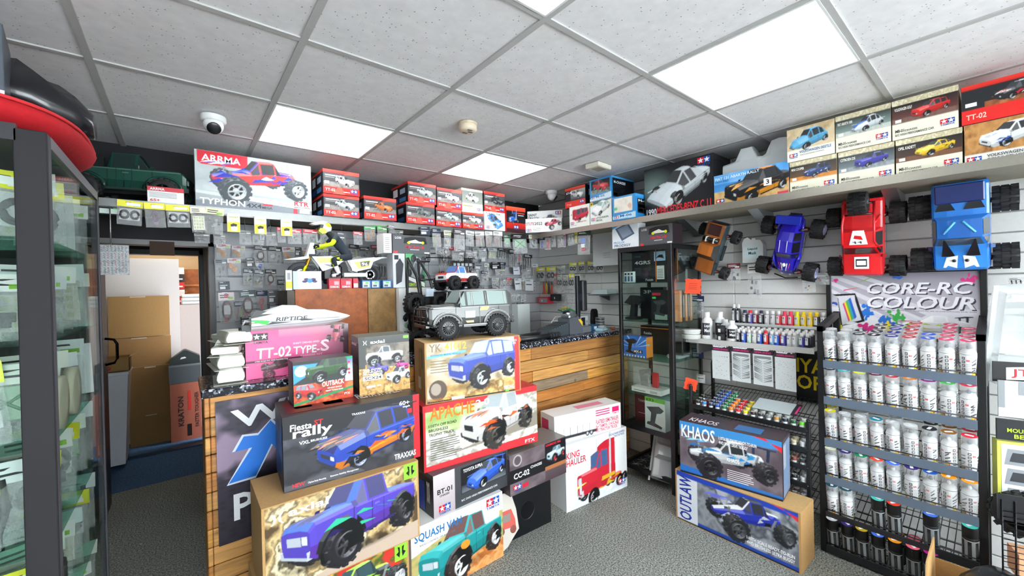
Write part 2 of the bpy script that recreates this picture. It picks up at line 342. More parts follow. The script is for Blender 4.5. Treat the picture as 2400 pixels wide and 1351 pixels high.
def picture_model(kind, col, rim='#c8ccd0', tyre='#2c2d30', streak=(), wing=None, seed=1, n=14, **kw):
    mb = MB(); rr = random.Random(seed)
    car_body(mb, kind, col, **kw)
    r, w, xf, xr, tr, kn = WHEELS[kind]
    for x in ((xf, xr) if kind != 'semi' else (xf, xr, xr - .17)):
        for s in (-1, 1):
            o = (x, s * tr, r)
            if kind != 'truggy': # wheel arch shadow
                mb.pri[len(mb.f)] = .06
                mb.add([(x + math.cos(a) * r * 1.22, s * (tr + w * .42 if not kn else .234), max(.05, r + math.sin(a) * r * 1.22)) for a in np.linspace(-.3, math.pi + .3, 12)], [tuple(range(12))], False, [lin('#0d0e10')])
            wheel_mb(mb, o, r, w, s, knob=kn, n=n, tyre=tyre, tread=13); n0 = len(mb.f); rim_mb(mb, o, r * (1.2 if not kn else 1), w * 1.1, s, rim, 6 if kn else 9, n); mb.pri.update({k: .05 for k in range(n0, len(mb.f))})
    st = BODIES[kind]
    if kind == 'truggy':
        for x in (xf, xr):
            mb.cyl((x, -tr, .13), (x, tr, .13), .012, 5, '#303236'); mb.cyl((x, -.1, .12), (x, -.06, .27), .02, 6, '#505459'); mb.cyl((x, .1, .12), (x, .06, .27), .02, 6, '#505459')
    if kn:
        for x in (xf, xr):
            for s in (-1, 1):
                mb.tube([(x + math.cos(a) * r * 1.25, s * .235, r * 1.1 + math.sin(a) * r * 1.15) for a in np.linspace(.1, math.pi - .1, 8)], .018, 4, '#17181a') if kind != 'truggy' else None
                mb.cyl((x, s * .08, .12), (x, s * .15, .3), .014, 5, '#9a9da2')
        mb.box(xr, -.05, .12, xf, .05, .17, '#141517')
    for i in range(len(streak) * 9):
        mb.pri[len(mb.f)] = .07; mb.pri[len(mb.f) + 1] = .07; c = streak[i % len(streak)]; s = rr.choice((-1, 1)); x = rr.uniform(-.45, .35); zz = rr.uniform(.1, .2) + (.08 if kn else 0); l = rr.uniform(.08, .25); y = s * (.226 if kind != 'truggy' else .15)
        mb.add([(x, y, zz), (x + l, y * .98, zz + rr.uniform(-.03, .05)), (x + l * .6, y, zz + .03)], [(0, 1, 2)], False, [lin(c)])
        if i % 2:
            x = rr.uniform(.22, .42); y = rr.uniform(-.15, .1)
            z = .27 + (.10 if kn else 0)
            mb.add([(x, y, z), (x + .16, y + rr.uniform(-.03, .04), z - .03), (x + .1, y + .035, z - .01)], [(0, 1, 2)], False, [lin(c)])
    if wing:
        zt = max(s[3] for s in st); xe = -.46
        mb.box(xe - .06, -.2, zt * .98, xe + .06, .2, zt * .98 + .014, wing); mb.box(xe - .02, -.15, zt * .6, xe + .01, -.13, zt, wing); mb.box(xe - .02, .13, zt * .6, xe + .01, .15, zt, wing)
    if kind == 'semi':
        for s in (-1, 1): mb.cyl((.02, s * .235, .2), (.02, s * .235, .86), .017, 7, '#dfe3e8')
        for k in range(8): mb.box(.503, -.09 + k * .024, .16, .508, -.078 + k * .024, .35, '#e9edf2')
        for k in range(6): mb.pri[len(mb.f) + k] = .1
        mb.box(-.12, -.225, .22, .2, .225, .27, '#f2c230')
    return mb
# ------------------------------------------------------------------ printed pictures: colour grids on the carton faces
def pnoise(w, h, s, seed, oct=3):
    r = np.random.RandomState(seed); out = np.zeros((h, w)); amp = 1.; tot = 0
    for o in range(oct):
        gx, gy = max(2, int(s * (2 ** o))), max(2, int(s * (2 ** o) * h / max(w, 1)) + 1)
        g = r.rand(gy + 2, gx + 2); X = np.linspace(0, gx, w); Y = np.linspace(0, gy, h)
        xi, yi = X.astype(int), Y.astype(int); fx, fy = (X - xi)[None], (Y - yi)[:, None]
        a = g[yi][:, xi]; b = g[yi][:, xi + 1]; c = g[yi + 1][:, xi]; d = g[yi + 1][:, xi + 1]
        out += amp * ((a * (1 - fx) + b * fx) * (1 - fy) + (c * (1 - fx) + d * fx) * fy); tot += amp; amp *= .55
    return out / tot
class Pic:
    """numpy picture, row 0 at the bottom; coordinates 0..1"""
    def __init__(s, w, h, c='#ffffff'): w *= 2; h *= 2; s.w, s.h = w, h; s.a = np.ones((h, w, 3)) * np.array(lin(c)); s.X, s.Y = np.meshgrid((np.arange(w) + .5) / w, (np.arange(h) + .5) / h)
    def mixm(s, m, c): m = np.clip(m, 0, 1)[..., None]; s.a = s.a * (1 - m) + np.array(lin(c)) * m; return s
    def rect(s, x0, y0, x1, y1, c, k=1.): return s.mixm(((s.X >= x0) & (s.X < x1) & (s.Y >= y0) & (s.Y < y1)) * k, c)
    def grad(s, x0, y0, x1, y1, c0, c1, vert=True):
        m = (s.X >= x0) & (s.X < x1) & (s.Y >= y0) & (s.Y < y1); t = ((s.Y - y0) / (y1 - y0) if vert else (s.X - x0) / (x1 - x0))[..., None]
        g = np.array(lin(c0)) * (1 - t) + np.array(lin(c1)) * t; s.a = np.where(m[..., None], g, s.a); return s
    def noise(s, x0, y0, x1, y1, cs, sc=8, seed=1, sharp=1., oct=4):
        m = (s.X >= x0) & (s.X < x1) & (s.Y >= y0) & (s.Y < y1); n = pnoise(s.w, s.h, sc, seed, oct); n = np.clip((n - .5) * 2.2 * sharp + .5, 0, .9999) * (len(cs) - 1)
        i = n.astype(int); f = (n - i)[..., None]; P = np.array([lin(c) for c in cs]); g = P[i] * (1 - f) + P[np.minimum(i + 1, len(cs) - 1)] * f
        s.a = np.where(m[..., None], g, s.a); return s
    def poly(s, pts, c):
        P = np.array(pts, float); x0, x1 = int(max(0, P[:, 0].min() * s.w - 1)), int(min(s.w, P[:, 0].max() * s.w + 2)); y0, y1 = int(max(0, P[:, 1].min() * s.h - 1)), int(min(s.h, P[:, 1].max() * s.h + 2))
        if x1 <= x0 or y1 <= y0: return s
        X = s.X[y0:y1, x0:x1]; Y = s.Y[y0:y1, x0:x1]; ins = np.zeros(X.shape, bool); n = len(P)
        for i in range(n):
            xa, ya = P[i]; xb, yb = P[(i + 1) % n]
            if ya == yb: continue
            ins ^= ((ya > Y) != (yb > Y)) & (X < (xb - xa) * (Y - ya) / (yb - ya) + xa)
        s.a[y0:y1, x0:x1][ins] = lin(c); return s
    def ell(s, cx, cy, rx, ry, c, k=1., soft=0):
        d = np.hypot((s.X - cx) / rx, (s.Y - cy) / ry); return s.mixm((np.clip((1 - d) / max(soft, 1e-3), 0, 1) if soft else (d < 1)) * k, c)
    def car(s, mb, cx, cy, wf, az=35, el=14, flip=False, roll=0., persp=1.6, amb=.5, lift=None, box=None):
        """painter's projection of a little 3-D model; az 0 = nose to the viewer's left side-on"""
        V = np.array(mb.v); a, e = math.radians(az), math.radians(el)
        X, Y, Z = V[:, 0], V[:, 1], V[:, 2] - .15
        # viewer looks along +D; side-on: right = -x (nose left), viewer on the -y side... nose turns to the viewer with az
        r = np.array([-math.cos(a), -math.sin(a), 0]); d = np.array([-math.sin(a) * math.cos(e), math.cos(a) * math.cos(e), -math.sin(e)]); d[:2] = (-math.sin(a) * math.cos(e), math.cos(a) * math.cos(e)); u = np.cross(r, d)
        if u[2] < 0: u = -u
        P3 = np.stack([X, Y, Z], 1); sx = P3 @ r; sy = P3 @ u; dp = P3 @ d + persp
        if flip: sx = -sx
        k = persp / dp; sx, sy = sx * k, sy * k
        if roll: c0, s0 = math.cos(roll), math.sin(roll); sx, sy = sx * c0 - sy * s0, sx * s0 + sy * c0
        asp = s.asp; sc = wf / (sx.max() - sx.min()); mx = (sx.max() + sx.min()) / 2; my = (sy.max() + sy.min()) / 2
        px = cx + (sx - mx) * sc; py = cy + (sy - my) * sc * asp
        Ld = np.array([.25, -.45, .86]); Ld /= np.linalg.norm(Ld)
        order = []
        for i, f in enumerate(mb.f):
            p = P3[list(f)]; n = np.cross(p[1] - p[0], p[2] - p[0]); ln = np.linalg.norm(n)
            if ln < 1e-10: continue
            n /= ln
            if n @ d > 0: n = -n
            order.append((-(dp[list(f)].mean()) + mb.pri.get(i, 0), i, n))
        order.sort(key=lambda t: t[0])
        for _, i, n in order:
            f = list(mb.f[i]); c = np.array(mb.c[i][:3]); q = amb + (1.15 - amb) * max(0, n @ Ld); c = c * q + max(0, n @ Ld) ** 8 * .18
            s.poly(list(zip(px[f], py[f])), tuple(np.clip(c, 0, 1)))
        return s
def grid_mesh(name, pic, w, h, parent, y=-.0012, mat=None, flipu=False):
    """the picture as a fine coloured sheet lying on a carton's front (xz plane, facing -y)"""
    W_, H_ = pic.w // 2, pic.h // 2; pa = pic.a.reshape(H_, 2, W_, 2, 3).mean((1, 3))
    xs = np.linspace(0, w, W_); zs = np.linspace(0, h, H_); X, Z = np.meshgrid(xs, zs)
    co = np.stack([X, np.full_like(X, y), Z], -1).reshape(-1, 3).astype(np.float32)
    i = np.arange((H_ - 1) * (W_ - 1)); r = i // (W_ - 1); c = i % (W_ - 1); a = r * W_ + c
    q = np.stack([a, a + 1, a + W_ + 1, a + W_], 1).astype(np.int32)
    me = bpy.data.meshes.new(name); me.vertices.add(len(co)); me.vertices.foreach_set('co', co.ravel()); me.loops.add(q.size); me.loops.foreach_set('vertex_index', q.ravel())
    me.polygons.add(len(q)); me.polygons.foreach_set('loop_start', np.arange(0, q.size, 4, dtype=np.int32)); me.polygons.foreach_set('loop_total', np.full(len(q), 4, np.int32))
    at = me.color_attributes.new('Col', 'FLOAT_COLOR', 'POINT'); col = np.ones((H_ * W_, 4), np.float32); col[:, :3] = np.clip(pa.reshape(-1, 3), 0, 1); at.data.foreach_set('color', col.ravel())
    me.update(); me.validate(); me.materials.append(mat or CARD)
    return link(name, me, parent)


# ------------------------------------------------------------------ room shell
def tex_mat(name, fn):
    m, nt, b = newmat(name); fn(nt, b, nt.links, nt.nodes.new('ShaderNodeTexCoord')); return m
def carpet(nt, b, L, tc):
    n = nt.nodes.new('ShaderNodeTexNoise'); n.inputs['Scale'].default_value = 130; n.inputs['Detail'].default_value = 4
    n2 = nt.nodes.new('ShaderNodeTexNoise'); n2.inputs['Scale'].default_value = 2.2
    v = nt.nodes.new('ShaderNodeTexVoronoi'); v.inputs['Scale'].default_value = 9; v.inputs['Randomness'].default_value = 1
    for t in (n, n2, v): L.new(tc.outputs['Object'], t.inputs['Vector'])
    r = nt.nodes.new('ShaderNodeValToRGB'); e = r.color_ramp.elements
    e[0].position = .36; e[0].color = (.05, .06, .06, 1); e[1].position = .66; e[1].color = (.54, .56, .51, 1)
    L.new(n.outputs['Fac'], r.inputs[0])
    mx = nt.nodes.new('ShaderNodeMix'); mx.data_type = 'RGBA'; mx.inputs['B'].default_value = (.16, .155, .13, 1)
    m2 = nt.nodes.new('ShaderNodeMath'); m2.operation = 'MULTIPLY'; m2.inputs[1].default_value = .55; L.new(n2.outputs['Fac'], m2.inputs[0])
    L.new(m2.outputs[0], mx.inputs['Factor']); L.new(r.outputs[0], mx.inputs['A'])
    # crumbs of litter
    c = nt.nodes.new('ShaderNodeMath'); c.operation = 'LESS_THAN'; c.inputs[1].default_value = .022; L.new(v.outputs['Distance'], c.inputs[0])
    m3 = nt.nodes.new('ShaderNodeMix'); m3.data_type = 'RGBA'; m3.inputs['B'].default_value = (.55, .55, .5, 1); L.new(c.outputs[0], m3.inputs['Factor']); L.new(mx.outputs['Result'], m3.inputs['A'])
    L.new(m3.outputs['Result'], b.inputs['Base Color']); b.inputs['Roughness'].default_value = .95; b.inputs['Specular IOR Level'].default_value = .1
    bp = nt.nodes.new('ShaderNodeBump'); bp.inputs['Strength'].default_value = .6; bp.inputs['Distance'].default_value = .004; L.new(n.outputs['Fac'], bp.inputs['Height']); L.new(bp.outputs[0], b.inputs['Normal'])
def carpet_blue(nt, b, L, tc):
    n = nt.nodes.new('ShaderNodeTexNoise'); n.inputs['Scale'].default_value = 120; L.new(tc.outputs['Object'], n.inputs['Vector'])
    r = nt.nodes.new('ShaderNodeValToRGB'); e = r.color_ramp.elements; e[0].position = .35; e[0].color = (.02, .06, .13, 1); e[1].position = .7; e[1].color = (.07, .17, .33, 1)
    L.new(n.outputs['Fac'], r.inputs[0]); L.new(r.outputs[0], b.inputs['Base Color']); b.inputs['Roughness'].default_value = .95
def tilemat(nt, b, L, tc):
    v = nt.nodes.new('ShaderNodeTexVoronoi'); v.inputs['Scale'].default_value = 60; n = nt.nodes.new('ShaderNodeTexNoise'); n.inputs['Scale'].default_value = 25; n.inputs['Detail'].default_value = 5
    oi = nt.nodes.new('ShaderNodeNewGeometry')
    for t in (v, n): L.new(oi.outputs['Position'], t.inputs['Vector'])
    c = nt.nodes.new('ShaderNodeMapRange'); c.inputs['From Min'].default_value = .10; c.inputs['From Max'].default_value = .17; L.new(v.outputs['Distance'], c.inputs['Value'])
    n3 = nt.nodes.new('ShaderNodeTexNoise'); n3.inputs['Scale'].default_value = 5; L.new(oi.outputs['Position'], n3.inputs['Vector'])
    mk = nt.nodes.new('ShaderNodeMath'); mk.operation = 'MAXIMUM'; gt = nt.nodes.new('ShaderNodeMath'); gt.operation = 'LESS_THAN'; gt.inputs[1].default_value = .42
    v2 = nt.nodes.new('ShaderNodeSeparateColor'); L.new(v.outputs['Color'], v2.inputs[0]); L.new(v2.outputs[0], gt.inputs[0]); L.new(c.outputs[0], mk.inputs[0]); L.new(gt.outputs[0], mk.inputs[1])
    mx = nt.nodes.new('ShaderNodeMix'); mx.data_type = 'RGBA'; mx.inputs['A'].default_value = (.25, .25, .25, 1); mx.inputs['B'].default_value = (.80, .79, .80, 1); L.new(mk.outputs[0], mx.inputs['Factor'])
    m4 = nt.nodes.new('ShaderNodeMapRange'); m4.inputs['To Min'].default_value = .86; m4.inputs['To Max'].default_value = 1.1; L.new(n.outputs['Fac'], m4.inputs['Value'])
    sc = nt.nodes.new('ShaderNodeVectorMath'); sc.operation = 'SCALE'; L.new(mx.outputs['Result'], sc.inputs[0]); L.new(m4.outputs[0], sc.inputs['Scale']); L.new(sc.outputs[0], b.inputs['Base Color']); b.inputs['Roughness'].default_value = .9
def granite(nt, b, L, tc):
    v = nt.nodes.new('ShaderNodeTexVoronoi'); v.inputs['Scale'].default_value = 130; L.new(tc.outputs['Object'], v.inputs['Vector'])
    s = nt.nodes.new('ShaderNodeSeparateColor'); L.new(v.outputs['Color'], s.inputs[0])
    r = nt.nodes.new('ShaderNodeValToRGB'); r.color_ramp.interpolation = 'CONSTANT'; e = r.color_ramp.elements; e[0].position = 0; e[0].color = (.008, .009, .014, 1); e[1].position = .62; e[1].color = (.035, .04, .06, 1)
    x = e.new(.80); x.color = (.22, .24, .30, 1); x = e.new(.92); x.color = (.6, .62, .66, 1)
    L.new(s.outputs[0], r.inputs[0]); L.new(r.outputs[0], b.inputs['Base Color']); b.inputs['Roughness'].default_value = .16
def wood(nt, b, L, tc):
    a = nt.nodes.new('ShaderNodeAttribute'); a.attribute_name = 'Col'; g = nt.nodes.new('ShaderNodeNewGeometry')
    mp = nt.nodes.new('ShaderNodeMapping'); mp.inputs['Scale'].default_value = (1.5, 12, 22); L.new(g.outputs['Position'], mp.inputs[0])
    n = nt.nodes.new('ShaderNodeTexNoise'); n.inputs['Scale'].default_value = 2.2; n.inputs['Detail'].default_value = 8; n.inputs['Distortion'].default_value = 1.2; L.new(mp.outputs[0], n.inputs['Vector'])
    r = nt.nodes.new('ShaderNodeMapRange'); r.inputs['From Min'].default_value = .3; r.inputs['From Max'].default_value = .7; r.inputs['To Min'].default_value = .62; r.inputs['To Max'].default_value = 1.25; L.new(n.outputs['Fac'], r.inputs['Value'])
    v = nt.nodes.new('ShaderNodeTexVoronoi'); v.inputs['Scale'].default_value = 4.5; L.new(g.outputs['Position'], v.inputs['Vector'])
    kn = nt.nodes.new('ShaderNodeMapRange'); kn.inputs['From Max'].default_value = .085; kn.inputs['To Min'].default_value = .25; L.new(v.outputs['Distance'], kn.inputs['Value'])
    m = nt.nodes.new('ShaderNodeMath'); m.operation = 'MULTIPLY'; L.new(r.outputs[0], m.inputs[0]); L.new(kn.outputs[0], m.inputs[1])
    sc = nt.nodes.new('ShaderNodeVectorMath'); sc.operation = 'SCALE'; L.new(a.outputs['Color'], sc.inputs[0]); L.new(m.outputs[0], sc.inputs['Scale']); L.new(sc.outputs[0], b.inputs['Base Color']); b.inputs['Roughness'].default_value = .5
def walnut(nt, b, L, tc):
    a = nt.nodes.new('ShaderNodeAttribute'); a.attribute_name = 'Col'; n = nt.nodes.new('ShaderNodeTexNoise'); n.inputs['Scale'].default_value = 14; n.inputs['Detail'].default_value = 9; n.inputs['Roughness'].default_value = .7; L.new(tc.outputs['Object'], n.inputs['Vector'])
    r = nt.nodes.new('ShaderNodeMapRange'); r.inputs['From Min'].default_value = .3; r.inputs['From Max'].default_value = .7; r.inputs['To Min'].default_value = .5; r.inputs['To Max'].default_value = 1.4; L.new(n.outputs['Fac'], r.inputs['Value'])
    sc = nt.nodes.new('ShaderNodeVectorMath'); sc.operation = 'SCALE'; L.new(a.outputs['Color'], sc.inputs[0]); L.new(r.outputs[0], sc.inputs['Scale']); L.new(sc.outputs[0], b.inputs['Base Color']); b.inputs['Roughness'].default_value = .55
M_CARPET = tex_mat('grey_carpet', carpet); M_BLUE = tex_mat('blue_carpet', carpet_blue); M_TILE = tex_mat('mineral_fibre_tile', tilemat)
M_GRAN = tex_mat('speckled_worktop', granite); M_WOOD = tex_mat('pallet_wood', wood); M_WALN = tex_mat('stained_board', walnut)
m, nt, b_ = newmat('light_panel'); b_.inputs['Emission Color'].default_value = (.95, .98, 1, 1); b_.inputs['Emission Strength'].default_value = PANEL; b_.inputs['Base Color'].default_value = (.8, .8, .8, 1); M_PANEL = m
CEIL = 2.378; XR, YB, XL, YF = 3.1, 3.3, -1.3, -2.7
struct(MB().box(XL - .1, YF - .1, -.1, XR + .2, 4.27, 0).build('floor', M_CARPET))
struct(MB().box(-1.1, 4.27, -.1, .9, 6.4, .001).build('floor_1', M_BLUE))
# ceiling: lay-in tiles in a grid of white bars
ceil = MB().box(XL - .1, YF - .1, CEIL + .03, XR + .2, YB, CEIL + .08, '#8a8a8a').build('ceiling', MATTE); struct(ceil)
gx0, gy0 = -.8496, .9578
lights = [(2, 2), (4, 2), (2, -1), (4, -1), (2, -4), (4, -4)]
xs = [gx0 + .6 * i for i in range(-1, 8)]; ys = [gy0 + .6 * j for j in range(-7, 5)]
tile_me = {}
for i in range(-1, 7):
    for j in range(-7, 4):
        x0, x1 = max(gx0 + .6 * i, XL), min(gx0 + .6 * (i + 1), XR); y0, y1 = max(gy0 + .6 * j, YF), min(gy0 + .6 * (j + 1), YB)
        if x1 - x0 < .03 or y1 - y0 < .03 or (i, j) in lights: continue
        key = (round(x1 - x0, 3), round(y1 - y0, 3))
        if key not in tile_me:
            me = MB().box(.005, .005, 0, key[0] - .005, key[1] - .005, .012, '#c8c8c8', b=.003).mesh('ceiling_tile'); me.materials.append(M_TILE); tile_me[key] = me
        link('ceiling_tile', tile_me[key], ceil, (x0, y0, CEIL + .006))
bar = MB().color('#b4b4b2')
for x in xs:
    if XL < x < XR: bar.box(x - .012, YF, CEIL, x + .012, YB, CEIL + .03)
for y in ys:
    if YF < y < YB: bar.box(XL, y - .012, CEIL + .0005, XR, y + .012, CEIL + .03)
bar.build('grid_bars', MATTE, ceil)
for i, j in lights:
    x, y = gx0 + .6 * i, gy0 + .6 * j
    where = {(2, 2): 'above the counter left of the smoke alarm', (4, 2): 'nearest the back corner, above the counter', (2, -1): 'cut by the top edge near the middle', (4, -1): 'large one nearest the right-hand wall'}.get((i, j), 'behind the viewer, %s' % ('left' if i == 2 else 'right'))
    t = thing('ceiling_light', 'bright square ceiling light panel, ' + where, 'light', (x + .3, y + .3, CEIL), 0, 'square ceiling light panels')
    MB().box(-.285, -.285, .002, .285, .285, .006, '#ffffff').build('diffuser', M_PANEL, t)
    f = MB().color('#dcdedd')
    for s in (-1, 1): f.box(-.288, s * .288 - .004, -.001, .288, s * .288 + .004, .012); f.box(s * .288 - .004, -.288, -.0015, s * .288 + .004, .288, .012)
    f.build('frame', MATTE, t)
# walls: slatwall boards on the back and right
def slatwall(name, along, a0, a1, z0, z1, fixed, depth, col, joints):
    w = MB().color('#9a9c9d')
    if along == 'x': w.box(a0, fixed + .012, z0, a1, fixed + .1, z1 + .06)
    else: w.box(fixed + .012, a0, z0, fixed + .1, a1, z1 + .08)
    root = struct(w.build(name, MATTE)); me = {}
    z = .003
    while z < z1 - .01:
        lo, hi = max(z + .003, z0), min(z + .1 - .003, z1)
        if hi - lo > .02 and z >= z0 - .1:
            js = [a0] + [j for j in joints if a0 < j < a1] + [a1]
            for p, q in zip(js[:-1], js[1:]):
                k = (round(q - p, 3), round(hi - lo, 3))
                if k not in me:
                    mb = MB()
                    if along == 'x': mb.box(.001, 0, 0, k[0] - .001, .011, k[1], col, b=.003)
                    else: mb.box(0, .001, 0, .011, k[0] - .001, k[1], col, b=.003)
                    mm = mb.mesh('slat'); mm.materials.append(PLASTIC); me[k] = mm
                link('slat', me[k], root, (p, fixed, lo) if along == 'x' else (fixed, p, lo))
        z += .1
    return root
slatwall('wall_back', 'x', .17, XR, 0, 1.96, YB, 0, '#a8aaae', (1.37, 2.17))
slatwall('wall_right', 'y', YF, YB + .1, 0, CEIL, XR, 0, '#d6d6d4', (-.6, 1.25, 2.45))
struct(MB().box(XL, YB - .002, 1.83, .17, YB + .1, CEIL + .03, '#101216').box(.17, YB - .002, 1.96, XR, YB + .1, CEIL + .03, '#101216').box(XL, YB, 0, -.46, YB + .1, 1.83, '#202226').build('wall_back', MATTE))
struct(MB().box(XL - .1, YF, 0, XL, YB, CEIL + .03, '#b8b8b6').build('wall_left', MATTE))
struct(MB().box(XL, YF - .1, 0, XR, YF, .5, '#9a9a98').box(XL, YF - .1, 2.2, XR, YF, CEIL + .03, '#9a9a98').box(XL, YF - .1, .5, -1.1, YF, 2.2, '#9a9a98').box(2.9, YF - .1, .5, XR, YF, 2.2, '#9a9a98').build('wall_front', MATTE))
wf = MB().color('#e8e8e8')
for x in (-1.1, .2, 1.5, 2.86): wf.box(x, YF - .07, .5, x + .05, YF - .02, 2.2)
wf.box(-1.1, YF - .07, .5, 2.9, YF - .02, .55).box(-1.1, YF - .07, 2.15, 2.9, YF - .02, 2.2)
win = struct(wf.build('window_1', PLASTIC)); MB().box(-1.08, YF - .05, .52, 2.88, YF - .045, 2.18).build('pane', GLASS, win)
# passage behind the opening
struct(MB().box(.17, YB + .1, 0, .26, 5.1, 2.2, '#15161a').build('wall_passage', MATTE))
struct(MB().box(-1.1, 3.4, 0, -1.0, 6.4, 2.3, '#8c8a86').box(-1.0, 6.3, 0, .9, 6.4, 2.3, '#d9b98c').box(.8, 5.2, 0, .9, 6.4, 2.3, '#d9c4a0').build('wall_far_room', MATTE))
struct(MB().box(-1.1, 3.4, 2.2, .9, 6.4, 2.25, '#c8c8c4').build('ceiling_1', MATTE))
struct(MB().box(-1.0, 5.1, 1.92, .25, 5.2, 2.2, '#1a1a1c').box(-1.0, 5.1, 0, -.60, 5.2, 1.92, '#1a1a1c').build('wall_inner', MATTE))
d = MB().box(.135, 5.06, 0, .175, 5.2, 1.92, '#101113', b=.005).box(-.6, 5.06, 1.87, .175, 5.2, 1.92, '#101113', b=.005).box(.14, 3.3, 0, .17, 3.42, 1.83, '#17181b').box(-.46, 3.3, 1.80, .17, 3.42, 1.83, '#6e6f70')
dr = struct(d.build('door_1', PLASTIC))
lf = MB().box(-.46, 3.34, .01, -.42, 4.06, 1.79, '#1c1a1a', b=.004).build('door_leaf', PLASTIC, dr)
MB().tube([(-.415, 3.9, 1.02), (-.37, 3.9, 1.03), (-.355, 3.9, 1.06), (-.355, 3.9, 1.16), (-.37, 3.9, 1.19), (-.415, 3.9, 1.2)], .009, 6, '#0e0e10').build('door_handle', METAL, dr)
struct(MB().box(-.46, 5.02, 0, .14, 5.1, .012, '#3c5a78').build('trim_1', METAL))
# shelves high on the walls
def shelf(name, label, x0, y0, x1, y1, z, t=.018, lipx=None):
    r = thing(name, label, 'shelf', (x0, y0, z)); MB().box(0, 0, -t, x1 - x0, y1 - y0, 0, '#8f8878', b=.002).build('board', KRAFT, r); return r
r = shelf('wall_shelf', 'long wooden board shelf under the boxes along the back wall', XL, 2.86, 2.56, YB - .004, 1.985)
MB().box(0, -.006, -.045, 2.56 - XL, 0, .002, '#8d8f8e').build('front_edge', METAL, r); MB().cyl((0, -.03, -.045), (2.56 - XL, -.03, -.045), .003, 6, '#b0b0b0').build('hanging_rail', METAL, r)
for x in (-.9, .44, .80, 1.6, 2.3):
    b = MB().prism([(0, -.02), (0, -.11), (.03, -.11), (.38, -.028), (.38, -.02)], x - XL - .006, x - XL + .006, 'x'); b = MB().color('#9fa3a6')
    b.box(x - XL - .015, .40, -.13, x - XL + .015, .434, .32); b.add([(x - XL - .012, .40, -.02), (x - XL + .012, .40, -.02), (x - XL + .012, .06, -.02), (x - XL - .012, .06, -.02), (x - XL, .40, -.12)], [(0, 1, 2, 3), (0, 3, 4), (1, 4, 2), (2, 4, 3), (0, 4, 1)]); b.build('bracket', METAL, r)
r = shelf('wall_shelf', 'long wooden board shelf under the cream kit boxes on the right wall', 2.57, YF + .3, XR - .002, 2.84, 1.972)
MB().box(-.006, 0, -.04, 0, 2.84 - YF - .3, .002, '#a09c92').build('front_edge', METAL, r); MB().cyl((.05, 4.2, -.022), (.05, 5.23, -.022), .003, 6, '#b0b0b0').build('hanging_rail', METAL, r)
for y in (1.50, 1.02, .38, -.3):
    b = MB().color('#b4b8ba'); yy = y - YF - .3
    b.box(.49, yy - .03, -.13, .528, yy + .03, -.02); b.add([(.49, yy - .03, -.02), (.49, yy + .03, -.02), (.25, yy + .03, -.02), (.25, yy - .03, -.02), (.49, yy - .03, -.115), (.49, yy + .03, -.115)], [(0, 1, 2, 3), (2, 5, 4, 3), (1, 5, 2), (0, 3, 4)]); b.build('bracket', METAL, r)
# ------------------------------------------------------------------ counter
cz = [0, .085, .17, .25, .33, .41, .488, .566, .646, .728, .806, .882, .965, 1.053]
t = thing('shop_counter', 'long shop counter clad in reclaimed orange pallet planks', 'counter', (.08, 2.155, 0))
MB().box(.02, .022, 0, 3.0, .33, 1.052, '#8a6238').build('carcass', M_WOOD, t)
WC = ['#c08040', '#c98c46', '#b97838', '#cc9654', '#b07030', '#a8743e', '#d09446', '#bc8a4c']
js = {0: [1.3], 1: [.7, 2.2], 2: [1.2, 2.5], 3: [1.75], 4: [.9, 2.5], 5: [1.5], 6: [1.2, 2.45], 7: [1.75], 8: [2.4], 9: [1.85, 2.45], 10: [1.85], 11: [2.45], 12: [1.84]}
rr = random.Random(5)
for i in range(13):
    e = [0] + [j for j in js[i]] + [3.0]
    for p, q in zip(e[:-1], e[1:]):
        o = rr.uniform(0, .004); c = rr.choice(WC)
        if i == 9 and p == 1.85: c = '#8f7a62'
        if i == 7 and p == 0: c = '#c08a50'
        MB().box(p + .0015, -o, cz[i] + .002, q - .0015, .02, cz[i + 1] - .002, c, b=.003).build('plank', M_WOOD, t)
    MB().box(-.018, -.004 + rr.uniform(0, .003), cz[i] + .002, .0, .34, cz[i + 1] - .002, rr.choice(WC), b=.003).build('plank', M_WOOD, t)
wt = tag(MB().box(.052, 2.12, 1.056, XR - .005, 2.50, 1.091, '#181a20', b=.004).build('worktop', M_GRAN), 'dark speckled worktop on the plank-clad counter', 'worktop')
# banner hung on the end of the counter front
def banner(p):
    p.grad(0, 0, 1, 1, '#2c2833', '#3a3444'); s = np.sin(p.Y * 90) * np.sin(p.X * 60 + (np.floor(p.Y * 14.3) % 2) * 3.14); p.mixm(np.clip(s, 0, 1) * .55, '#15131a'); n = pnoise(p.w, p.h, 5, 4); p.mixm(np.clip((n - .52) * 4, 0, .55) * (p.Y > .45), '#b9a0bc')
p = Pic(130, 124); p.asp = 1.06; banner(p)
t = thing('hanging_banner', 'dark woven-pattern banner with white letters and a big blue arrow, on counter front', 'banner', (.10, 2.143, .41))
MB().box(0, 0, 0, .66, .004, .62, '#2a2530').build('sheet', CARD, t); grid_mesh('banner_print', p, .66, .62, t)
b = MB().text('WI', .06, .485, .25, .085, '#e8eaee', -.002, 0, .1); b.text('P', .055, .09, .075, .115, '#e8eaee', -.002)
b.flat([(0.032, 0.251), (0.119, 0.397), (0.054, 0.391), (0.092, 0.458), (0.152, 0.452), (0.206, 0.507), (0.268, 0.422), (0.265, 0.311), (0.213, 0.392), (0.139, 0.253)], '#d8e2f2', -.0018).flat([(0.039, 0.258), (0.128, 0.393), (0.064, 0.39), (0.098, 0.45), (0.152, 0.442), (0.202, 0.498), (0.259, 0.419), (0.257, 0.316), (0.203, 0.39), (0.14, 0.263)], '#2a7be0', -.0026)
b.flat([(.33, .20), (.30, .19), (.27, .25), (.30, .33)], '#2a7be0', -.0026)
b.build('banner_lettering', CARD, t)
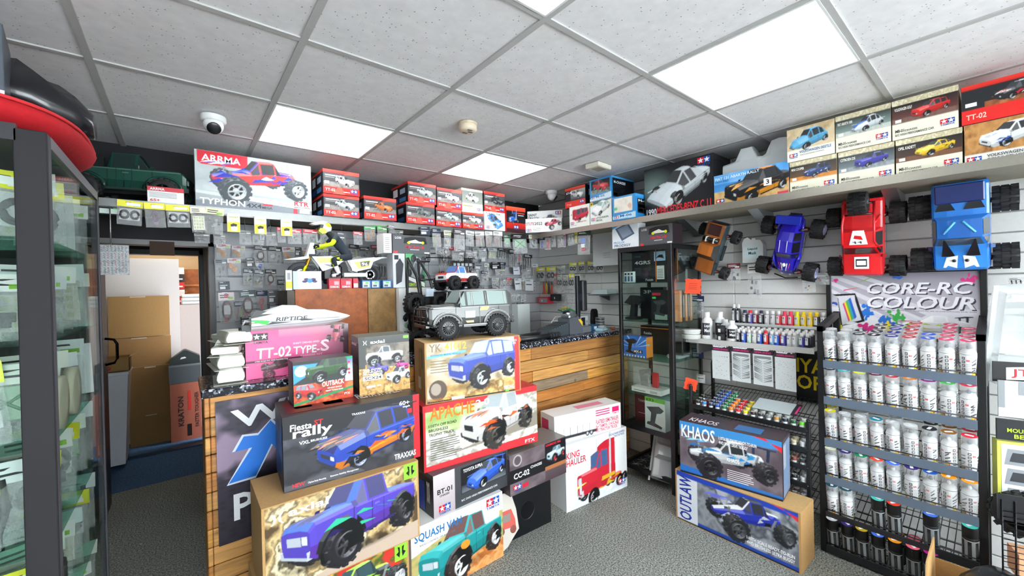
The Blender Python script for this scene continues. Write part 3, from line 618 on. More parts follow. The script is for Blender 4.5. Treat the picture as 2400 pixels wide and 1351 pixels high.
# ------------------------------------------------------------------ cupboards behind the counter
t = thing('cupboard', 'reddish brown stained cupboard behind the counter carrying the motorbike', 'cupboard', (.505, 2.60, 0))
MB().box(0, .018, 0, .418, .32, 1.50, '#5a3a22').build('carcass', M_WALN, t); MB().box(.0, 0, .05, .418, .018, 1.505, '#a0531f', b=.002).build('door', M_WALN, t)
MB().box(-.04, 0, 0, -.002, .30, 1.50, '#4a4034').build('side_panel', M_WALN, t)
t = thing('cupboard', 'narrow lighter chipboard panel cupboard right of the reddish one', 'cupboard', (.926, 2.60, 0))
MB().box(0, .018, 0, .184, .32, 1.495, '#7a5a34').build('carcass', M_WALN, t); MB().box(0, 0, .05, .184, .018, 1.50, '#94703f', b=.002).build('door', M_WALN, t)
# ------------------------------------------------------------------ glass display cabinet by the counter end
CX, CY = 2.64, 1.474; CW, CD, CH = .43, .445, 1.772
t = thing('display_cabinet', 'tall narrow black-framed glass cabinet at the right end of the counter', 'cabinet', (CX, CY, 0))
for n_, (x, y) in enumerate(((0, 0), (CW - .03, 0), (0, CD - .022), (CW - .03, CD - .022))):
    w = .034 if n_ == 0 else .024
    MB().box(x, y, 0, x + w, y + w, CH, '#121316', b=.002).build('post', PLASTIC, t)
for z in (.075, .385, CH - .035):
    MB().box(0, .03, z, .022, CD - .02, z + .03, '#121316').box(.03, 0, z, CW - .02, .022, z + .03, '#121316').box(CW - .022, .03, z, CW, CD - .02, z + .03, '#121316').box(.02, CD - .022, z, CW - .02, CD, z + .03, '#121316').build('rail', PLASTIC, t)
MB().box(.022, .022, .39, CW - .022, CD - .022, .405, '#1c1d20').build('base_panel', PLASTIC, t); MB().box(.01, .01, CH - .012, CW - .01, CD - .01, CH, '#15161a').build('top_panel', PLASTIC, t)
b = MB().box(.01, .01, .08, CW - .01, CD - .01, .092, '#17181b')
for i in range(4):
    for j in range(4):
        cx, cy = .06 + i * .1, .06 + j * .1
        for k in range(6): a = k * math.pi / 3; b.tube([(cx, cy, .095), (cx + .022 * math.cos(a + .3), cy + .022 * math.sin(a + .3), .095), (cx + .045 * math.cos(a), cy + .045 * math.sin(a), .095)], .0014, 3, '#a8aaac', cap=False)
b.build('patterned_base', PLASTIC, t)
CSH = (.655, .925, 1.205, 1.495)
for z in CSH: MB().box(.01, .01, z, CW - .01, CD - .012, z + .006, '#ffffff').build('glass_shelf', GLASSG, t)
for nm, a in (('door_pane', (.004, .034, .415, .008, CD - .024, CH - .035)), ('side_pane', (.036, .004, .415, CW - .03, .008, CH - .035)), ('side_pane', (.03, CD - .008, .415, CW - .03, CD - .004, CH - .035))):
    MB().box(*a, '#ffffff').build(nm, GLASS, t)
# ------------------------------------------------------------------ big glass cabinet on the left
t = thing('display_cabinet', 'large black-framed glass cabinet of bagged parts filling the left edge', 'cabinet', (-.25, 1.495, 0))
LW, LD, LH = .92, .80, 1.905
for (x, y, w, v) in ((-.055, 0, .055, .012), (-.014, .012, .014, .03), (-.022, LD - .02, .022, .02), (-LW, 0, .05, .02), (-LW, LD - .02, .05, .02)):
    MB().box(x, y, .0, x + w, y + v, LH, '#17161b' if w > .05 else '#44434a', b=.002).build('post', MATTE, t)
for z in (.06, LH - .03):
    MB().box(-LW, 0, z, -.05, .016, z + .04, '#1d1e24').box(-.016, .04, z, 0, LD, z + .03, '#5c5d62').box(-LW, LD - .016, z, 0, LD, z + .04, '#1d1e24').box(-LW, 0, z, -LW + .02, LD, z + .04, '#1d1e24').build('rail', PLASTIC, t)
MB().box(-LW, .0, 0, 0, LD, .06, '#1d1e24').build('plinth', PLASTIC, t); MB().box(-LW + .01, .012, LH - .01, -.012, LD - .01, LH, '#1b1c20').build('top_panel', PLASTIC, t)
MB().box(-LW + .04, .004, .1, -.055, .008, LH - .03).build('door_pane', GLASS, t)
MB().box(-.008, .042, .1, -.004, LD - .02, LH - .03).build('side_pane', GLASS, t); MB().box(-LW, LD - .01, .1, -.02, LD - .006, LH - .03).build('back_pane', GLASS, t)
LSH = (.35, .60, .86, 1.12, 1.38, 1.64)
for z in LSH: MB().box(-LW + .02, .02, z, -.014, LD - .02, z + .006).build('glass_shelf', GLASSG, t)
MB().lathe([(.016, 0), (.009, .01), (.007, .022), (.014, .034), (.017, .042), (.001, .046)], 14, 'x', '#15161a').at().build('knob', PLASTIC, t, (0, .05, .72))
# ------------------------------------------------------------------ ceiling fittings
def dome(loc, rz, label):
    t = thing('security_camera', label, 'camera', loc, rz, 'dome security cameras'); MB().lathe([(.055, 0), (.055, -.022), (.05, -.03), (.001, -.03)], 20, 'z', '#e2e4e4').build('base', PLASTIC, t)
    MB().ball((0, -.006, -.045), .043, 18, '#e4e6e6').build('housing', PLASTIC, t)
    m = MB().at(Matrix.Translation((0, -.006, -.045)) @ Matrix.Rotation(math.radians(38), 4, 'X')); m.lathe([(.029, -.036), (.030, -.043), (.026, -.046), (.001, -.0465)], 16, 'y', '#15161c').at(); m.build('lens', GLOSS, t)
dome((.14, 2.50, CEIL), 0, 'white dome camera on the ceiling above the far left shelf'); dome((2.707, 2.70, CEIL), math.radians(45), 'white dome camera on the ceiling by the back corner')
t = thing('smoke_alarm', 'yellowed round smoke alarm on a ceiling tile', 'alarm', (1.212, 1.83, CEIL)); MB().lathe([(.052, 0), (.052, -.008), (.046, -.011)], 24, 'z', '#c9b9a0').build('base', PLASTIC, t)
MB().lathe([(.046, -.010), (.049, -.014), (.049, -.034), (.043, -.043), (.001, -.044)], 24, 'z', '#d8c8b0').build('cover', PLASTIC, t); b = MB()
for a in (0, 2.1, 4.2): b.box(.012 * math.cos(a) - .012, .028 * math.sin(a) - .004 - .005, -.0455, .012 * math.cos(a) + .014, .028 * math.sin(a) + .004, -.0435, '#6a6054')
b.build('vent', PLASTIC, t)
t = thing('ceiling_sensor', 'cream square sensor box on the ceiling above the blue kit boxes', 'sensor', (2.40, 1.90, CEIL), .1); MB().box(-.085, -.06, -.035, .085, .06, 0, '#ddd8c8', b=.006).build('housing', PLASTIC, t)
b = MB().color('#8f8a7c')
for k in range(9): b.box(-.05 + k * .011, -.04, -.0365, -.045 + k * .011, .03, -.0345)
b.build('vent', PLASTIC, t)


# ------------------------------------------------------------------ cartons
D = {'typhon': (0.0707, 2.87, 1.985, 0.0, 0.5977, 0.3216, 199, 100), 'b2': (0.7245, 2.8, 1.985, 0.0, 0.2282, 0.1425, 64, 39), 'b1': (0.7217, 2.79, 2.1295, 0.0, 0.2315, 0.1574, 65, 42), 'b3': (0.9779, 2.78, 1.985, 0.0, 0.2313, 0.1554, 58, 40), 'b5': (1.2995, 2.81, 1.985, 0.0, 0.2355, 0.1549, 52, 35), 'b4': (1.317, 2.81, 2.1419, 0.0, 0.2333, 0.152, 51, 35), 'b7': (1.5579, 2.83, 1.985, 0.0, 0.2325, 0.1424, 45, 33), 'b6': (1.5696, 2.83, 2.1294, 0.0, 0.2312, 0.1586, 45, 36), 'b9': (1.7995, 2.83, 1.985, 0.0, 0.2136, 0.132, 37, 29), 'b8': (1.7979, 2.83, 2.119, 0.0, 0.2089, 0.1957, 37, 42), 'b11': (2.0183, 2.82, 1.985, 0.0, 0.2202, 0.1574, 36, 33), 'b10': (2.0164, 2.82, 2.1444, 0.0, 0.2247, 0.1706, 37, 36), 'b12': (2.249, 2.81, 1.985, 0.0, 0.224, 0.2247, 34, 44), 'astute': (2.473, 2.8106, 1.985, -49.82, 0.3335, 0.1252, 63, 25), 'saint': (2.58, 2.9009, 1.985, -49.82, 0.3335, 0.2191, 44, 34), 'bus': (2.57, 2.3503, 1.972, -90.0, 0.2176, 0.1795, 36, 35), 'gt': (2.59, 2.4157, 2.1535, -90.0, 0.2261, 0.1691, 37, 30), 'lotus': (2.57, 2.125, 1.972, -90.0, 0.2103, 0.1856, 38, 38), 'mup': (2.57, 2.1246, 2.1596, -90.0, 0.2104, 0.1706, 39, 37), 'm06': (2.56, 1.9003, 1.972, -90.0, 0.2029, 0.1781, 42, 38), 'c11': (2.66, 1.6844, 1.972, -90.0, 0.4957, 0.3521, 119, 74), 'f131': (2.66, 1.1831, 1.972, -90.0, 0.4132, 0.1968, 130, 53), 'mini': (2.66, 0.7659, 1.972, -90.0, 0.2099, 0.1789, 86, 54), 'beetle': (2.65, 0.7734, 2.1529, -90.0, 0.2132, 0.1795, 87, 56), 'cit': (2.66, 0.5486, 1.972, -90.0, 0.2122, 0.1774, 101, 59), 'fa1000': (2.65, 0.5554, 2.1514, -90.0, 0.2107, 0.1838, 102, 60), 'opel': (2.66, 0.3304, 1.972, -90.0, 0.2125, 0.1766, 116, 63), 'golf': (2.65, 0.3402, 2.1506, -90.0, 0.2129, 0.1845, 117, 64), 'golf2': (2.66, 0.1118, 1.972, -90.0, 0.2115, 0.1771, 140, 69), 'tt02r': (2.65, 0.1182, 2.1511, -90.0, 0.2191, 0.1643, 148, 62), 'outlaw': (2.4026, 1.3447, 0.0, -90.41, 0.6729, 0.313, 224, 84), 'khaos': (2.3936, 1.3048, 0.313, -83.24, 0.5413, 0.3198, 180, 84), 'kh': (1.9222, 1.8415, 0.0, -5.2, 0.594, 0.4407, 110, 120), 'flat': (1.8867, 1.9023, 0.4407, -9.45, 0.5959, 0.182, 119, 44), 'blk': (1.3897, 1.8289, 0.0, -2.84, 0.4045, 0.2963, 101, 87), 'squash': (0.808, 1.7842, 0.0, 0.0, 0.5435, 0.3586, 160, 138), 'bt01': (0.9355, 1.794, 0.3586, 2.68, 0.4834, 0.2108, 130, 80), 'apache': (0.9197, 1.8559, 0.5695, -6.11, 0.7083, 0.3323, 196, 109), 'yk': (0.9485, 1.8763, 0.9018, -12.18, 0.5499, 0.3146, 158, 105), 'cc02': (1.4161, 1.7926, 0.3003, -0.43, 0.4558, 0.2318, 105, 74), 'axial1': (0.203, 1.7, 0.372, 0.0, 0.611, 0.344, 270, 152), 'axial2': (0.19, 1.71, 0.0, 0.0, 0.573, 0.372, 250, 150), 'fiesta': (0.2889, 1.7732, 0.716, -4.14, 0.5541, 0.291, 234, 128), 'outback': (0.3548, 1.9034, 1.007, -1.83, 0.2418, 0.1889, 104, 81), 'scx': (0.6207, 1.882, 1.007, -6.42, 0.2363, 0.2683, 90, 100), 'tt02s': (0.2202, 2.2172, 1.092, -3.0, 0.4524, 0.2269, 182, 82)}
def stars(mb, x, z, w, c1='#d5162b', c2='#1b4fa8', y=-.0024, txt=True, tc='#1b4fa8', sc='#ffffff'):
    h = w * .45
    mb.flat([(x, z), (x + w * .5, z), (x + w * .5, z + h), (x, z + h)], c1, y); mb.flat([(x + w * .5, z), (x + w, z), (x + w, z + h), (x + w * .5, z + h)], c2, y)
    for cx in (x + w * .26, x + w * .74):
        mb.flat([(cx + math.sin(k * math.pi / 5) * w * (.24 if k % 2 == 0 else .10), z + h * .48 + math.cos(k * math.pi / 5) * w * (.24 if k % 2 == 0 else .10)) for k in range(10)], sc, y - .0004)
    if txt: mb.text('TAMIYA', x, z - h * .45, w, h * .36, tc, y)
def carton(key, label, art, texts=(), sides='#3a3a3c', top=None, depth=.28, group=None, name='model_kit_box', lines=(), logo=None, mat=None, edge=None, extra=None, sidetx=(), loc=None, cat='box', win=None):
    x, y, z, ang, w, h, nx, ny = D[key]
    if loc: x, y, z = loc
    t = thing(name, label, cat, (x, y, z), math.radians(ang), group)
    b = MB().color(sides); s_, tp = lin(sides), lin(top or sides)
    b.add([(0, 0, 0), (w, 0, 0), (w, depth, 0), (0, depth, 0), (0, 0, h), (w, 0, h), (w, depth, h), (0, depth, h)],
          [(0, 3, 2, 1), (4, 5, 6, 7), (0, 1, 5, 4), (1, 2, 6, 5), (2, 3, 7, 6), (3, 0, 4, 7)], False, [s_, tp, lin(edge or sides), s_, s_, s_])
    b.box(-.0008, -.0008, h * .9, w + .0008, depth + .0008, h + .0008, top or sides) if not edge else None   # lid
    b.build('carton', mat or CARD, t)
    if art:
        p = Pic(nx, ny); p.asp = w / h; art(p)
        m = .0 if not edge else .015
        g = grid_mesh('front_print', p, w * (1 - 2 * m), h * (1 - 2 * m), t); g.location = (w * m, 0, h * m)
    if texts or logo or lines:
        b = MB()
        for q in texts:
            s, tx, tz, tw, th, c = q[:6]; b.text(s, tx * w, tz * h, tw * w, th * h, c, -.0022, *(q[6:8] if len(q) > 6 else ()))
        for (x0, z0, x1, z1, c) in lines: b.flat([(x0 * w, z0 * h), (x1 * w, z0 * h), (x1 * w, z1 * h), (x0 * w, z1 * h)], c, -.0017)
        if logo: stars(b, logo[0] * w, logo[1] * h, logo[2] * w, *logo[3:])
        b.build('lettering', CARD, t)
    if sidetx:
        b = MB()
        for (side, s, u, zz, uw, hh, c) in sidetx:
            if side == 'L': b.at(Matrix.Translation((-.002, depth, 0)) @ Matrix.Rotation(-math.pi / 2, 4, 'Z')); D_ = depth
            elif side == 'R': b.at(Matrix.Translation((w + .002, 0, 0)) @ Matrix.Rotation(math.pi / 2, 4, 'Z')); D_ = depth
            elif side == 'T': b.at(Matrix.Translation((0, 0, h + .002)) @ Matrix.Rotation(-math.pi / 2, 4, 'X')); D_ = w
            W2, H2 = (w, depth) if side == 'T' else (depth, h)
            if s == '#': b.flat([(u * W2, zz * H2), ((u + uw) * W2, zz * H2), ((u + uw) * W2, (zz + hh) * H2), (u * W2, (zz + hh) * H2)], c, 0)
            else: b.text(s, u * W2, zz * H2, uw * W2, hh * H2, c, -.0006)
        b.at(); b.build('side_print', CARD, t)
    if extra: extra(t, w, h, depth)
    return t
PM = picture_model
def fine(x, z, w, n, c, dz=.03, hh=.012, seed=3):
    r = random.Random(seed); return [(x, z - i * dz, x + w * r.uniform(.7, 1), z - i * dz + hh, c) for i in range(n)]
# --- red-banded kit boxes along the back shelf
def redbox(mod, sky='#55585c', sky2='#26272a', az=38, flip=True, wf=.56):
    def art(p):
        p.grad(0, 0, 1, 1, '#1f2023', sky2); p.grad(.02, .30, .98, .82, sky2, sky); p.noise(.02, .3, .98, .5, ['#6c6460', '#8f8984', '#55504c'], 6, 5)
        p.grad(0, .86, 1, 1, '#c5242a', '#e24a3a'); p.poly([(.55, .84), (1, .84), (1, 1), (.75, 1)], '#d8564a'); p.rect(0, 0, 1, .30, '#dd2b23'); p.poly([(.25, 0), (.6, 0), (.5, .3), (.4, .3)], '#ee5a4a')
        p.car(mod, .60, .56, wf, az, 12, flip)
    return art
RT = lambda code: [(code, .05, .10, .27, .12, '#ffd9cf', .01)]
RS = (('L', '#', .12, .45, .28, .38, '#e8edf2'), ('L', '#', .55, .5, .3, .25, '#9fb2c8'), ('L', '#', .1, .1, .3, .2, '#2255a8'), ('L', '#', .5, .1, .38, .2, '#3b6ea0'))
g = 'red and black model car kit boxes on the back shelf'
def carR(key, label, mod):
    carton(key, label, redbox(mod), RT('TT-02'), '#1d1f24', '#c9342c', .3, g, logo=(.74, .12, .2, '#1b4fa8', '#1b4fa8'), sidetx=RS, lines=((.04, .40, .16, .52, '#d9dcdf'), (.06, .74, .42, .78, '#e8d9d0'), (.06, .67, .3, .69, '#a89a94'), (.55, .1, .72, .13, '#fff'), (0, .295, 1, .30, '#111111')))
carR('b1', 'black and red kit box with white-red rally car, topmost left of the back shelf', PM('sedan', '#f1efec', streak=('#d33030',), wing='#e8e8e8', seed=2))
carR('b2', 'black and red kit box with silver coupe, under the white rally car box', PM('coupe', '#c3cdd2', seed=4))
carR('b3', 'low single red kit box showing an orange sports car with a wing', PM('coupe', '#ee7420', wing='#2a2a2a', seed=5))
carR('b4', 'red kit box with pale silver sports car, upper right of the orange car box', PM('coupe', '#cfdde0', seed=6))
carR('b5', 'red kit box with grey-green racing car, below the pale silver sports car box', PM('coupe', '#5d6b68', streak=('#dfe6e2', '#2b2b2b'), wing='#aab', seed=7))
carR('b6', 'red kit box with white and red rally coupe, above the cyan racer box', PM('coupe', '#f0e9e6', streak=('#d22',), wing='#eee', seed=8))
carR('b7', 'red kit box with pale cyan endurance racer, below the white-red rally coupe', PM('racer', '#bfe0dc', streak=('#222',), wing='#223', seed=9))
carR('b9', 'red kit box with white classic sports coupe, below the cream kit box', PM('coupe', '#efece6', seed=10))
carR('b10', 'red kit box with black and white small hatchback, above the six-wheeler racer box', PM('mini', '#2b2d30', roof='#f2f2f2', seed=11, streak=('#fff',)))
def a(p):
    p.grad(0, 0, 1, 1, '#e9e7d8', '#d9d6c6'); p.grad(0, .38, 1, .9, '#8b8f86', '#6b726c'); p.car(PM('beetle', '#e8e9e4', seed=3), .5, .62, .62, 38, 12, True)
carton('b8', 'cream kit box with a white rounded classic car, between two red boxes', a, [], '#d8d4c2', '#e8e4d2', .3, g, logo=(.72, .12, .2), lines=((.05, .25, .5, .29, '#8a8a30'),))
def a(p):
    p.grad(0, 0, 1, 1, '#dfeaf0', '#f6f8fa')
    m = PM('racer', '#2f7fd0', streak=('#ffffff',), seed=12); p.car(m, .55, .48, .85, 55, 30, True); p.ell(.35, .4, .12, .06, '#cfe6ff', .6)
carton('b11', 'white kit box with a blue and white six-wheeled racing car', a, [('TYRRELL P34', .05, .84, .7, .10, '#20242a'), ('SIX WHEELER', .06, .77, .4, .04, '#444')], '#e6e9ec', '#f2f2f2', .3, g, logo=(.06, .1, .18, '#1b4fa8', '#d5162b'))
def a(p):
    p.rect(0, 0, 1, 1, '#1c1d22'); p.grad(0, .83, 1, 1, '#e8442a', '#f26a4a'); p.grad(0, .0, 1, .36, '#7d1015', '#d82a1f')
    p.rect(0, 0, 1, .14, '#3a1a20'); p.car(PM('semi', '#2f6fd0', roof='#e9edf5', trim='#d0d4da'), .38, .6, .5, 50, 10, False)
carton('b12', 'upright red and black kit box with a blue racing truck', a, [], '#c92a22', '#e8442a', .3, g, logo=(.36, .14, .26, '#1b4fa8', '#1b4fa8'), sidetx=RS[:2], lines=((.55, .74, .95, .78, '#f04a3a'), (.6, .66, .9, .69, '#ddd')))
def a(p):
    p.grad(0, 0, 1, 1, '#e9eff0', '#f7f8f6'); p.car(PM('truggy', '#30406a', streak=('#e8c84a', '#fff'), seed=5, wing='#e8e8e8'), .62, .62, .46, 40, 20, False)
carton('saint', 'white kit box with a blue and white buggy, standing behind the pink buggy box', a, [('SAINT', .03, .78, .24, .11, '#20242a', .02), ('DRAGON', .03, .63, .3, .12, '#20242a', .02)], '#e8ebec', '#f0f0f0', .12, g, logo=(.8, .84, .16, '#1b4fa8', '#d5162b'), lines=fine(.03, .55, .3, 3, '#777'))
def a(p):
    p.grad(0, 0, 1, 1, '#eef3f2', '#f8f8f6'); p.car(PM('truggy', '#f0486a', streak=('#d02850',), seed=6), .76, .52, .46, 40, 22, False)
carton('astute', 'white kit box with a pink buggy, right end of the back shelf by the corner', a, [('STUTE', .02, .52, .22, .22, '#8a2028'), (' 2022', .25, .52, .22, .22, '#20242a'), ('TD4', .85, .75, .1, .06, '#3f7f88')], '#e8ebec', '#f0f0f0', .12, g, logo=(.03, .1, .13, '#1b4fa8', '#d5162b'), lines=fine(.2, .3, .26, 4, '#888', .07, .02))
# --- big white buggy box
def a(p):
    p.grad(0, 0, 1, 1, '#9aa4a8', '#c0c8c8'); p.noise(0, .3, 1, 1, ['#c2caca', '#aab4b6', '#bac4c4'], 5, 3); p.poly([(0, .12), (.5, .22), (1, .1), (1, 0), (0, 0)], '#7f868e'); p.poly([(0, .3), (1, .22), (1, .1), (0, .25)], '#ccd2d2')
    p.poly([(.02, .8), (.02, 1), (.42, 1), (.42, .79), (.39, .755), (.05, .755)], '#dc2a3c')
    m = PM('truggy', '#ee3f3a', streak=('#2f48c0', '#f4f4f8', '#2f48c0', '#3a3fc8'), hood='#3348b8', wing='#c4ccd0', seed=9, tyre='#4a5258', rim='#b9c2c6'); p.car(m, .5, .52, .93, 24, 12, False)
carton('typhon', 'large white box with a red-orange off-road buggy, left on the back shelf', a,
  [('ARRMA', .05, .82, .31, .12, '#ffffff', .01), ('TYPHON', .03, .06, .36, .11, '#fbfbfd', .02), ('4X4', .40, .06, .13, .08, '#3c3f46', .02), ('MEGA', .535, .055, .09, .05, '#3c3f46'), ('RTR', .83, .17, .14, .09, '#e03038', .01), ('READY-TO-RUN', .83, .13, .15, .025, '#444'), ('TYPHON', .58, .54, .13, .06, '#4a2f9a', .01)],
  '#d4dadb', '#e4e8e8', .11, lines=((.54, .12, .63, .15, '#e0343c'), (.82, .01, .86, .11, '#e83a48'), (.88, .03, .98, .10, '#dfe3e3'), (.0, .005, .3, .02, '#8a8f94')), extra=None)
# --- right wall shelf
g2 = 'model car kit boxes on the right-hand wall shelf'
def a(p):
    p.rect(0, 0, 1, 1, '#1d1f23'); p.grad(0, .85, 1, 1, '#e0341f', '#e8583a'); p.rect(0, 0, 1, .34, '#e22f26'); p.grad(.3, .36, 1, .84, '#3b4242', '#a9b3b0'); p.car(PM('coupe', '#dfe3e2', wing='#ccc'), .6, .6, .6, 38, 12, True)
carton('gt', 'red and black box with a white racing coupe, leaning topmost in the corner', a, [('GT-86', .06, .7, .3, .1, '#fff', .02), ('TT-02', .08, .1, .24, .1, '#ffb8a8')], '#1d1f23', '#1d1f23', .2, g2, logo=(.74, .15, .2, '#1b4fa8', '#1b4fa8'), sidetx=(('R', '#', .2, .5, .3, .3, '#ddd'),))
def a(p):
    p.rect(0, 0, 1, 1, '#eceee6'); p.car(PM('bus', '#d8203c', roof='#f2f2ea', glass='#3a4a5a'), .52, .56, .84, 42, 12, False)
carton('bus', 'cream kit box with a red and white camper van', a, [('VOLKSWAGEN TYPE 2', .35, .22, .5, .05, '#a03030'), ('1/10 R/C 4WD', .06, .1, .3, .03, '#777')], '#d9cdb8', '#e8e0cc', .2, g2, logo=(.06, .19, .17, '#1b4fa8', '#d5162b'))
def a(p):
    p.grad(0, 0, 1, 1, '#ecefe8', '#f0f4f0'); p.poly([(0, .8), (1, .97), (1, 1), (0, 1)], '#46605c'); p.car(PM('coupe', '#f2f5f4', glass='#8fb0a8'), .5, .66, .86, 48, 22, False); p.ell(.08, .88, .07, .09, '#e0cc20'); p.ell(.08, .88, .035, .045, '#203020')
carton('lotus', 'white kit box with a white low sports car, under the blue box', a, [('LOTUS EUROPA', .28, .22, .58, .08, '#4a5a50'), ('SPECIAL', .28, .11, .3, .08, '#4a5a50')], '#d8dcd4', '#e8ebe4', .3, g2, logo=(.05, .19, .18, '#1b4fa8', '#d5162b'))
def a(p):
    p.rect(0, 0, 1, 1, '#2e8fd0'); p.rect(.08, .32, .92, .92, '#1a1c22'); p.noise(.08, .32, .92, .5, ['#5a6a58', '#8a968c', '#3a4038'], 6, 3); p.car(PM('hatch', '#d8202c'), .5, .64, .72, 45, 14, True); p.poly([(0, .02), (1, .05), (1, .3), (.4, .22), (0, .12)], '#d8ecf4')
carton('mup', 'blue kit box with a red hatchback, uppermost of the corner stack', a, [('M-05', .3, .12, .4, .1, '#1b6fb8', .02)], '#2484c8', '#3a9ad8', .3, g2, logo=(.05, .1, .16, '#1b4fa8', '#d5162b', -.0024, False), sidetx=(('R', '#', .05, .08, .9, .84, '#15171c'), ('R', 'M-CHASSIS', .1, .68, .5, .12, '#e8eef2'), ('R', '#', .1, .42, .45, .03, '#888'), ('R', '#', .1, .34, .4, .03, '#888'), ('R', '#', .1, .12, .14, .14, '#d5365a')))
def a(p):
    p.rect(0, 0, 1, 1, '#2e8fd0'); p.noise(.1, .34, .86, .92, ['#efe9dc', '#f4efe2', '#e6dccb'], 5, 6); p.ell(.16, .5, .07, .07, '#50c878'); p.ell(.75, .55, .08, .1, '#e8a070', .7); p.poly([(0, .08), (1, .05), (1, .28), (0, .2)], '#bfe4f2'); p.rect(0, 0, 1, .05, '#2a80c0')
carton('m06', 'blue chassis kit box with a cream panel, overhanging beside the silver racer box', a, [('M-06', .34, .12, .5, .1, '#1b5fa8', .02)], '#2484c8', '#3a9ad8', .22, g2, logo=(.07, .1, .2, '#1b4fa8', '#d5162b', -.0024, False), sidetx=(('R', '#', .1, .22, .8, .6, '#15171c'), ('R', 'M-06', .15, .68, .6, .1, '#e8eef2'), ('R', '#', .15, .45, .6, .12, '#777'), ('R', '#', .15, .28, .25, .12, '#d5365a')))
def a(p):
    p.grad(0, 0, 1, 1, '#15161a', '#1c1e22'); p.ell(.15, .6, .35, .4, '#8aa8a4', .55, 1.); p.car(PM('racer', '#c9d2d6', rim='#999', trim='#333'), .5, .52, .92, 50, 20, False)
carton('c11', 'large black kit box with a silver endurance racer on the wall shelf', a, [('1990', .03, .03, .16, .14, '#f4f4f4'), ('MERCEDES-BENZ C 11', .2, .035, .77, .15, '#e8222c')], '#16171b', '#1b1c20', .26, g2, logo=(.8, .86, .17), lines=((.03, .005, .6, .015, '#ccc'),))
def a(p):
    p.grad(0, .4, 1, 1, '#4d9fe0', '#1f62b8'); p.noise(0, 0, 1, .46, ['#c29a62', '#dcb87c', '#a8824e'], 10, 3); p.noise(0, .7, 1, 1, ['#3f8fd8', '#5aa6e6', '#8cc4f0'], 4, 8)
    p.car(PM('sedan', '#15161a', hood='#1b1c20', roof='#e88a18', low='#f2a01c', streak=('#f2a01c',), seed=3), .58, .47, .86, 42, 13, False)
carton('f131', 'blue and sand kit box with a black and orange rally car', a, [('FIAT 131 ABARTH RALLY', .02, .83, .62, .09, '#dff2ff', .01, .02), ('OLIO FIAT', .02, .76, .2, .05, '#2a4a80'), ('3', .72, .44, .04, .14, '#111')], '#2a5a90', '#7aa8d0', .26, g2, logo=(.03, .12, .12), lines=((.69, .4, .79, .62, '#f4f4f4'), (.86, .04, .99, .16, '#e04060')))
def creambox(mod, code, mid, top='#cfc6a8'):
    def art(p):
        p.rect(0, 0, 1, 1, '#e9e7d3'); p.noise(0, .84, 1, 1, ['#d8cfae', '#b8ad88', '#e4dcc0'], 26, 4, 1.6); p.grad(0, .40, 1, .86, mid[0], mid[1]); p.noise(0, .40, 1, .52, mid[2], 6, 5)
        p.car(mod, .60, .62, .6, 40, 10, False)
    return art
CT = lambda nm: [('MB-01', .05, .17, .14, .08, '#20222a'), (' CHASSIS', .2, .17, .2, .05, '#30323a'), ('R/C HIGH PERFORMANCE CAR', .05, .08, .6, .06, '#55574e'), (nm, .04, .72, .28, .08, '#f2f2e8')]
def carC(key, label, mod, nm, mid, **k): carton(key, label, creambox(mod, '', mid), CT(nm), '#cfc8ac', '#d8d0b0', .26, g2, logo=(.74, .15, .21), lines=((.05, .42, .15, .5, '#e8e8e8'),), **k)
carC('mini', 'cream kit box with a small blue and white rally car, under pale blue car box', PM('mini', '#20407c', roof='#f4f4f4', streak=('#fff',)), 'MINI COOPER', ('#6a4a30', '#1e2420', ['#b8742e', '#d88e3c', '#8a5624']))
carC('cit', 'cream kit box with a purple-blue saloon car in the lower row', PM('sedan', '#3a3aa8', roof='#9fb8d8'), 'CITROEN DS', ('#7c8a90', '#20282c', ['#6c7074', '#9aa4a8', '#50565a']))
carC('opel', 'cream kit box with a yellow and black rally coupe in the lower row', PM('coupe', '#f0c41c', streak=('#16171a',), hood='#f4d23a', seed=4), 'OPEL KADETT', ('#4a2f26', '#1c1a18', ['#5a3a28', '#7a5238', '#3c2820']))
carC('fa1000', 'cream kit box with a white and blue bubble car in the upper row', PM('beetle', '#dfeaf0', hood='#2f66c0'), 'FIAT ABARTH 1000', ('#8fa6a0', '#262c2a', ['#a8b4ac', '#c4ccc4', '#7c8a82']))
carC('golf', 'cream kit box with a red hatchback in the upper row', PM('hatch', '#d42420'), 'VOLKSWAGEN GOLF', ('#6a3a34', '#1c1c1e', ['#5a3c34', '#7a5a50', '#3c2a26']))
def a(p):
    p.noise(0, 0, 1, 1, ['#cdb58e', '#e0cda8', '#b89c70'], 5, 3); p.rect(0, 0, 1, .34, '#eceadf'); p.car(PM('beetle', '#58b0dc', hood='#4aa4d6'), .48, .6, .86, 40, 14, False)
carton('beetle', 'cream kit box with a pale blue rounded car, left of the upper row', a, [('VOLKSWAGEN BEETLE', .27, .21, .66, .08, '#22629c', .0, .0), ('1/10 SCALE RADIO CONTROL', .29, .14, .5, .03, '#777')], '#cfc8ac', '#d8d0b0', .26, g2, logo=(.05, .14, .18))
def a(p):
    p.rect(0, 0, 1, 1, '#1e2226'); p.grad(0, .88, 1, 1, '#d02018', '#e83a2a'); p.rect(0, 0, 1, .36, '#e02420'); p.noise(.3, .36, 1, .5, ['#a05a34', '#7c4426', '#c07a4c'], 8, 3); p.car(PM('hatch', '#20242a', streak=('#e02030', '#fff', '#e02030'), roof='#c8ccd0', seed=14), .66, .62, .62, 40, 12, False)
carton('tt02r', 'red and black kit box with a rally car, far right of the upper row', a, [('TT-02', .06, .1, .26, .14, '#f8c8b8', .02)], '#8a1a18', '#c8241c', .26, g2, lines=((.05, .44, .2, .54, '#e8e8e8'),))
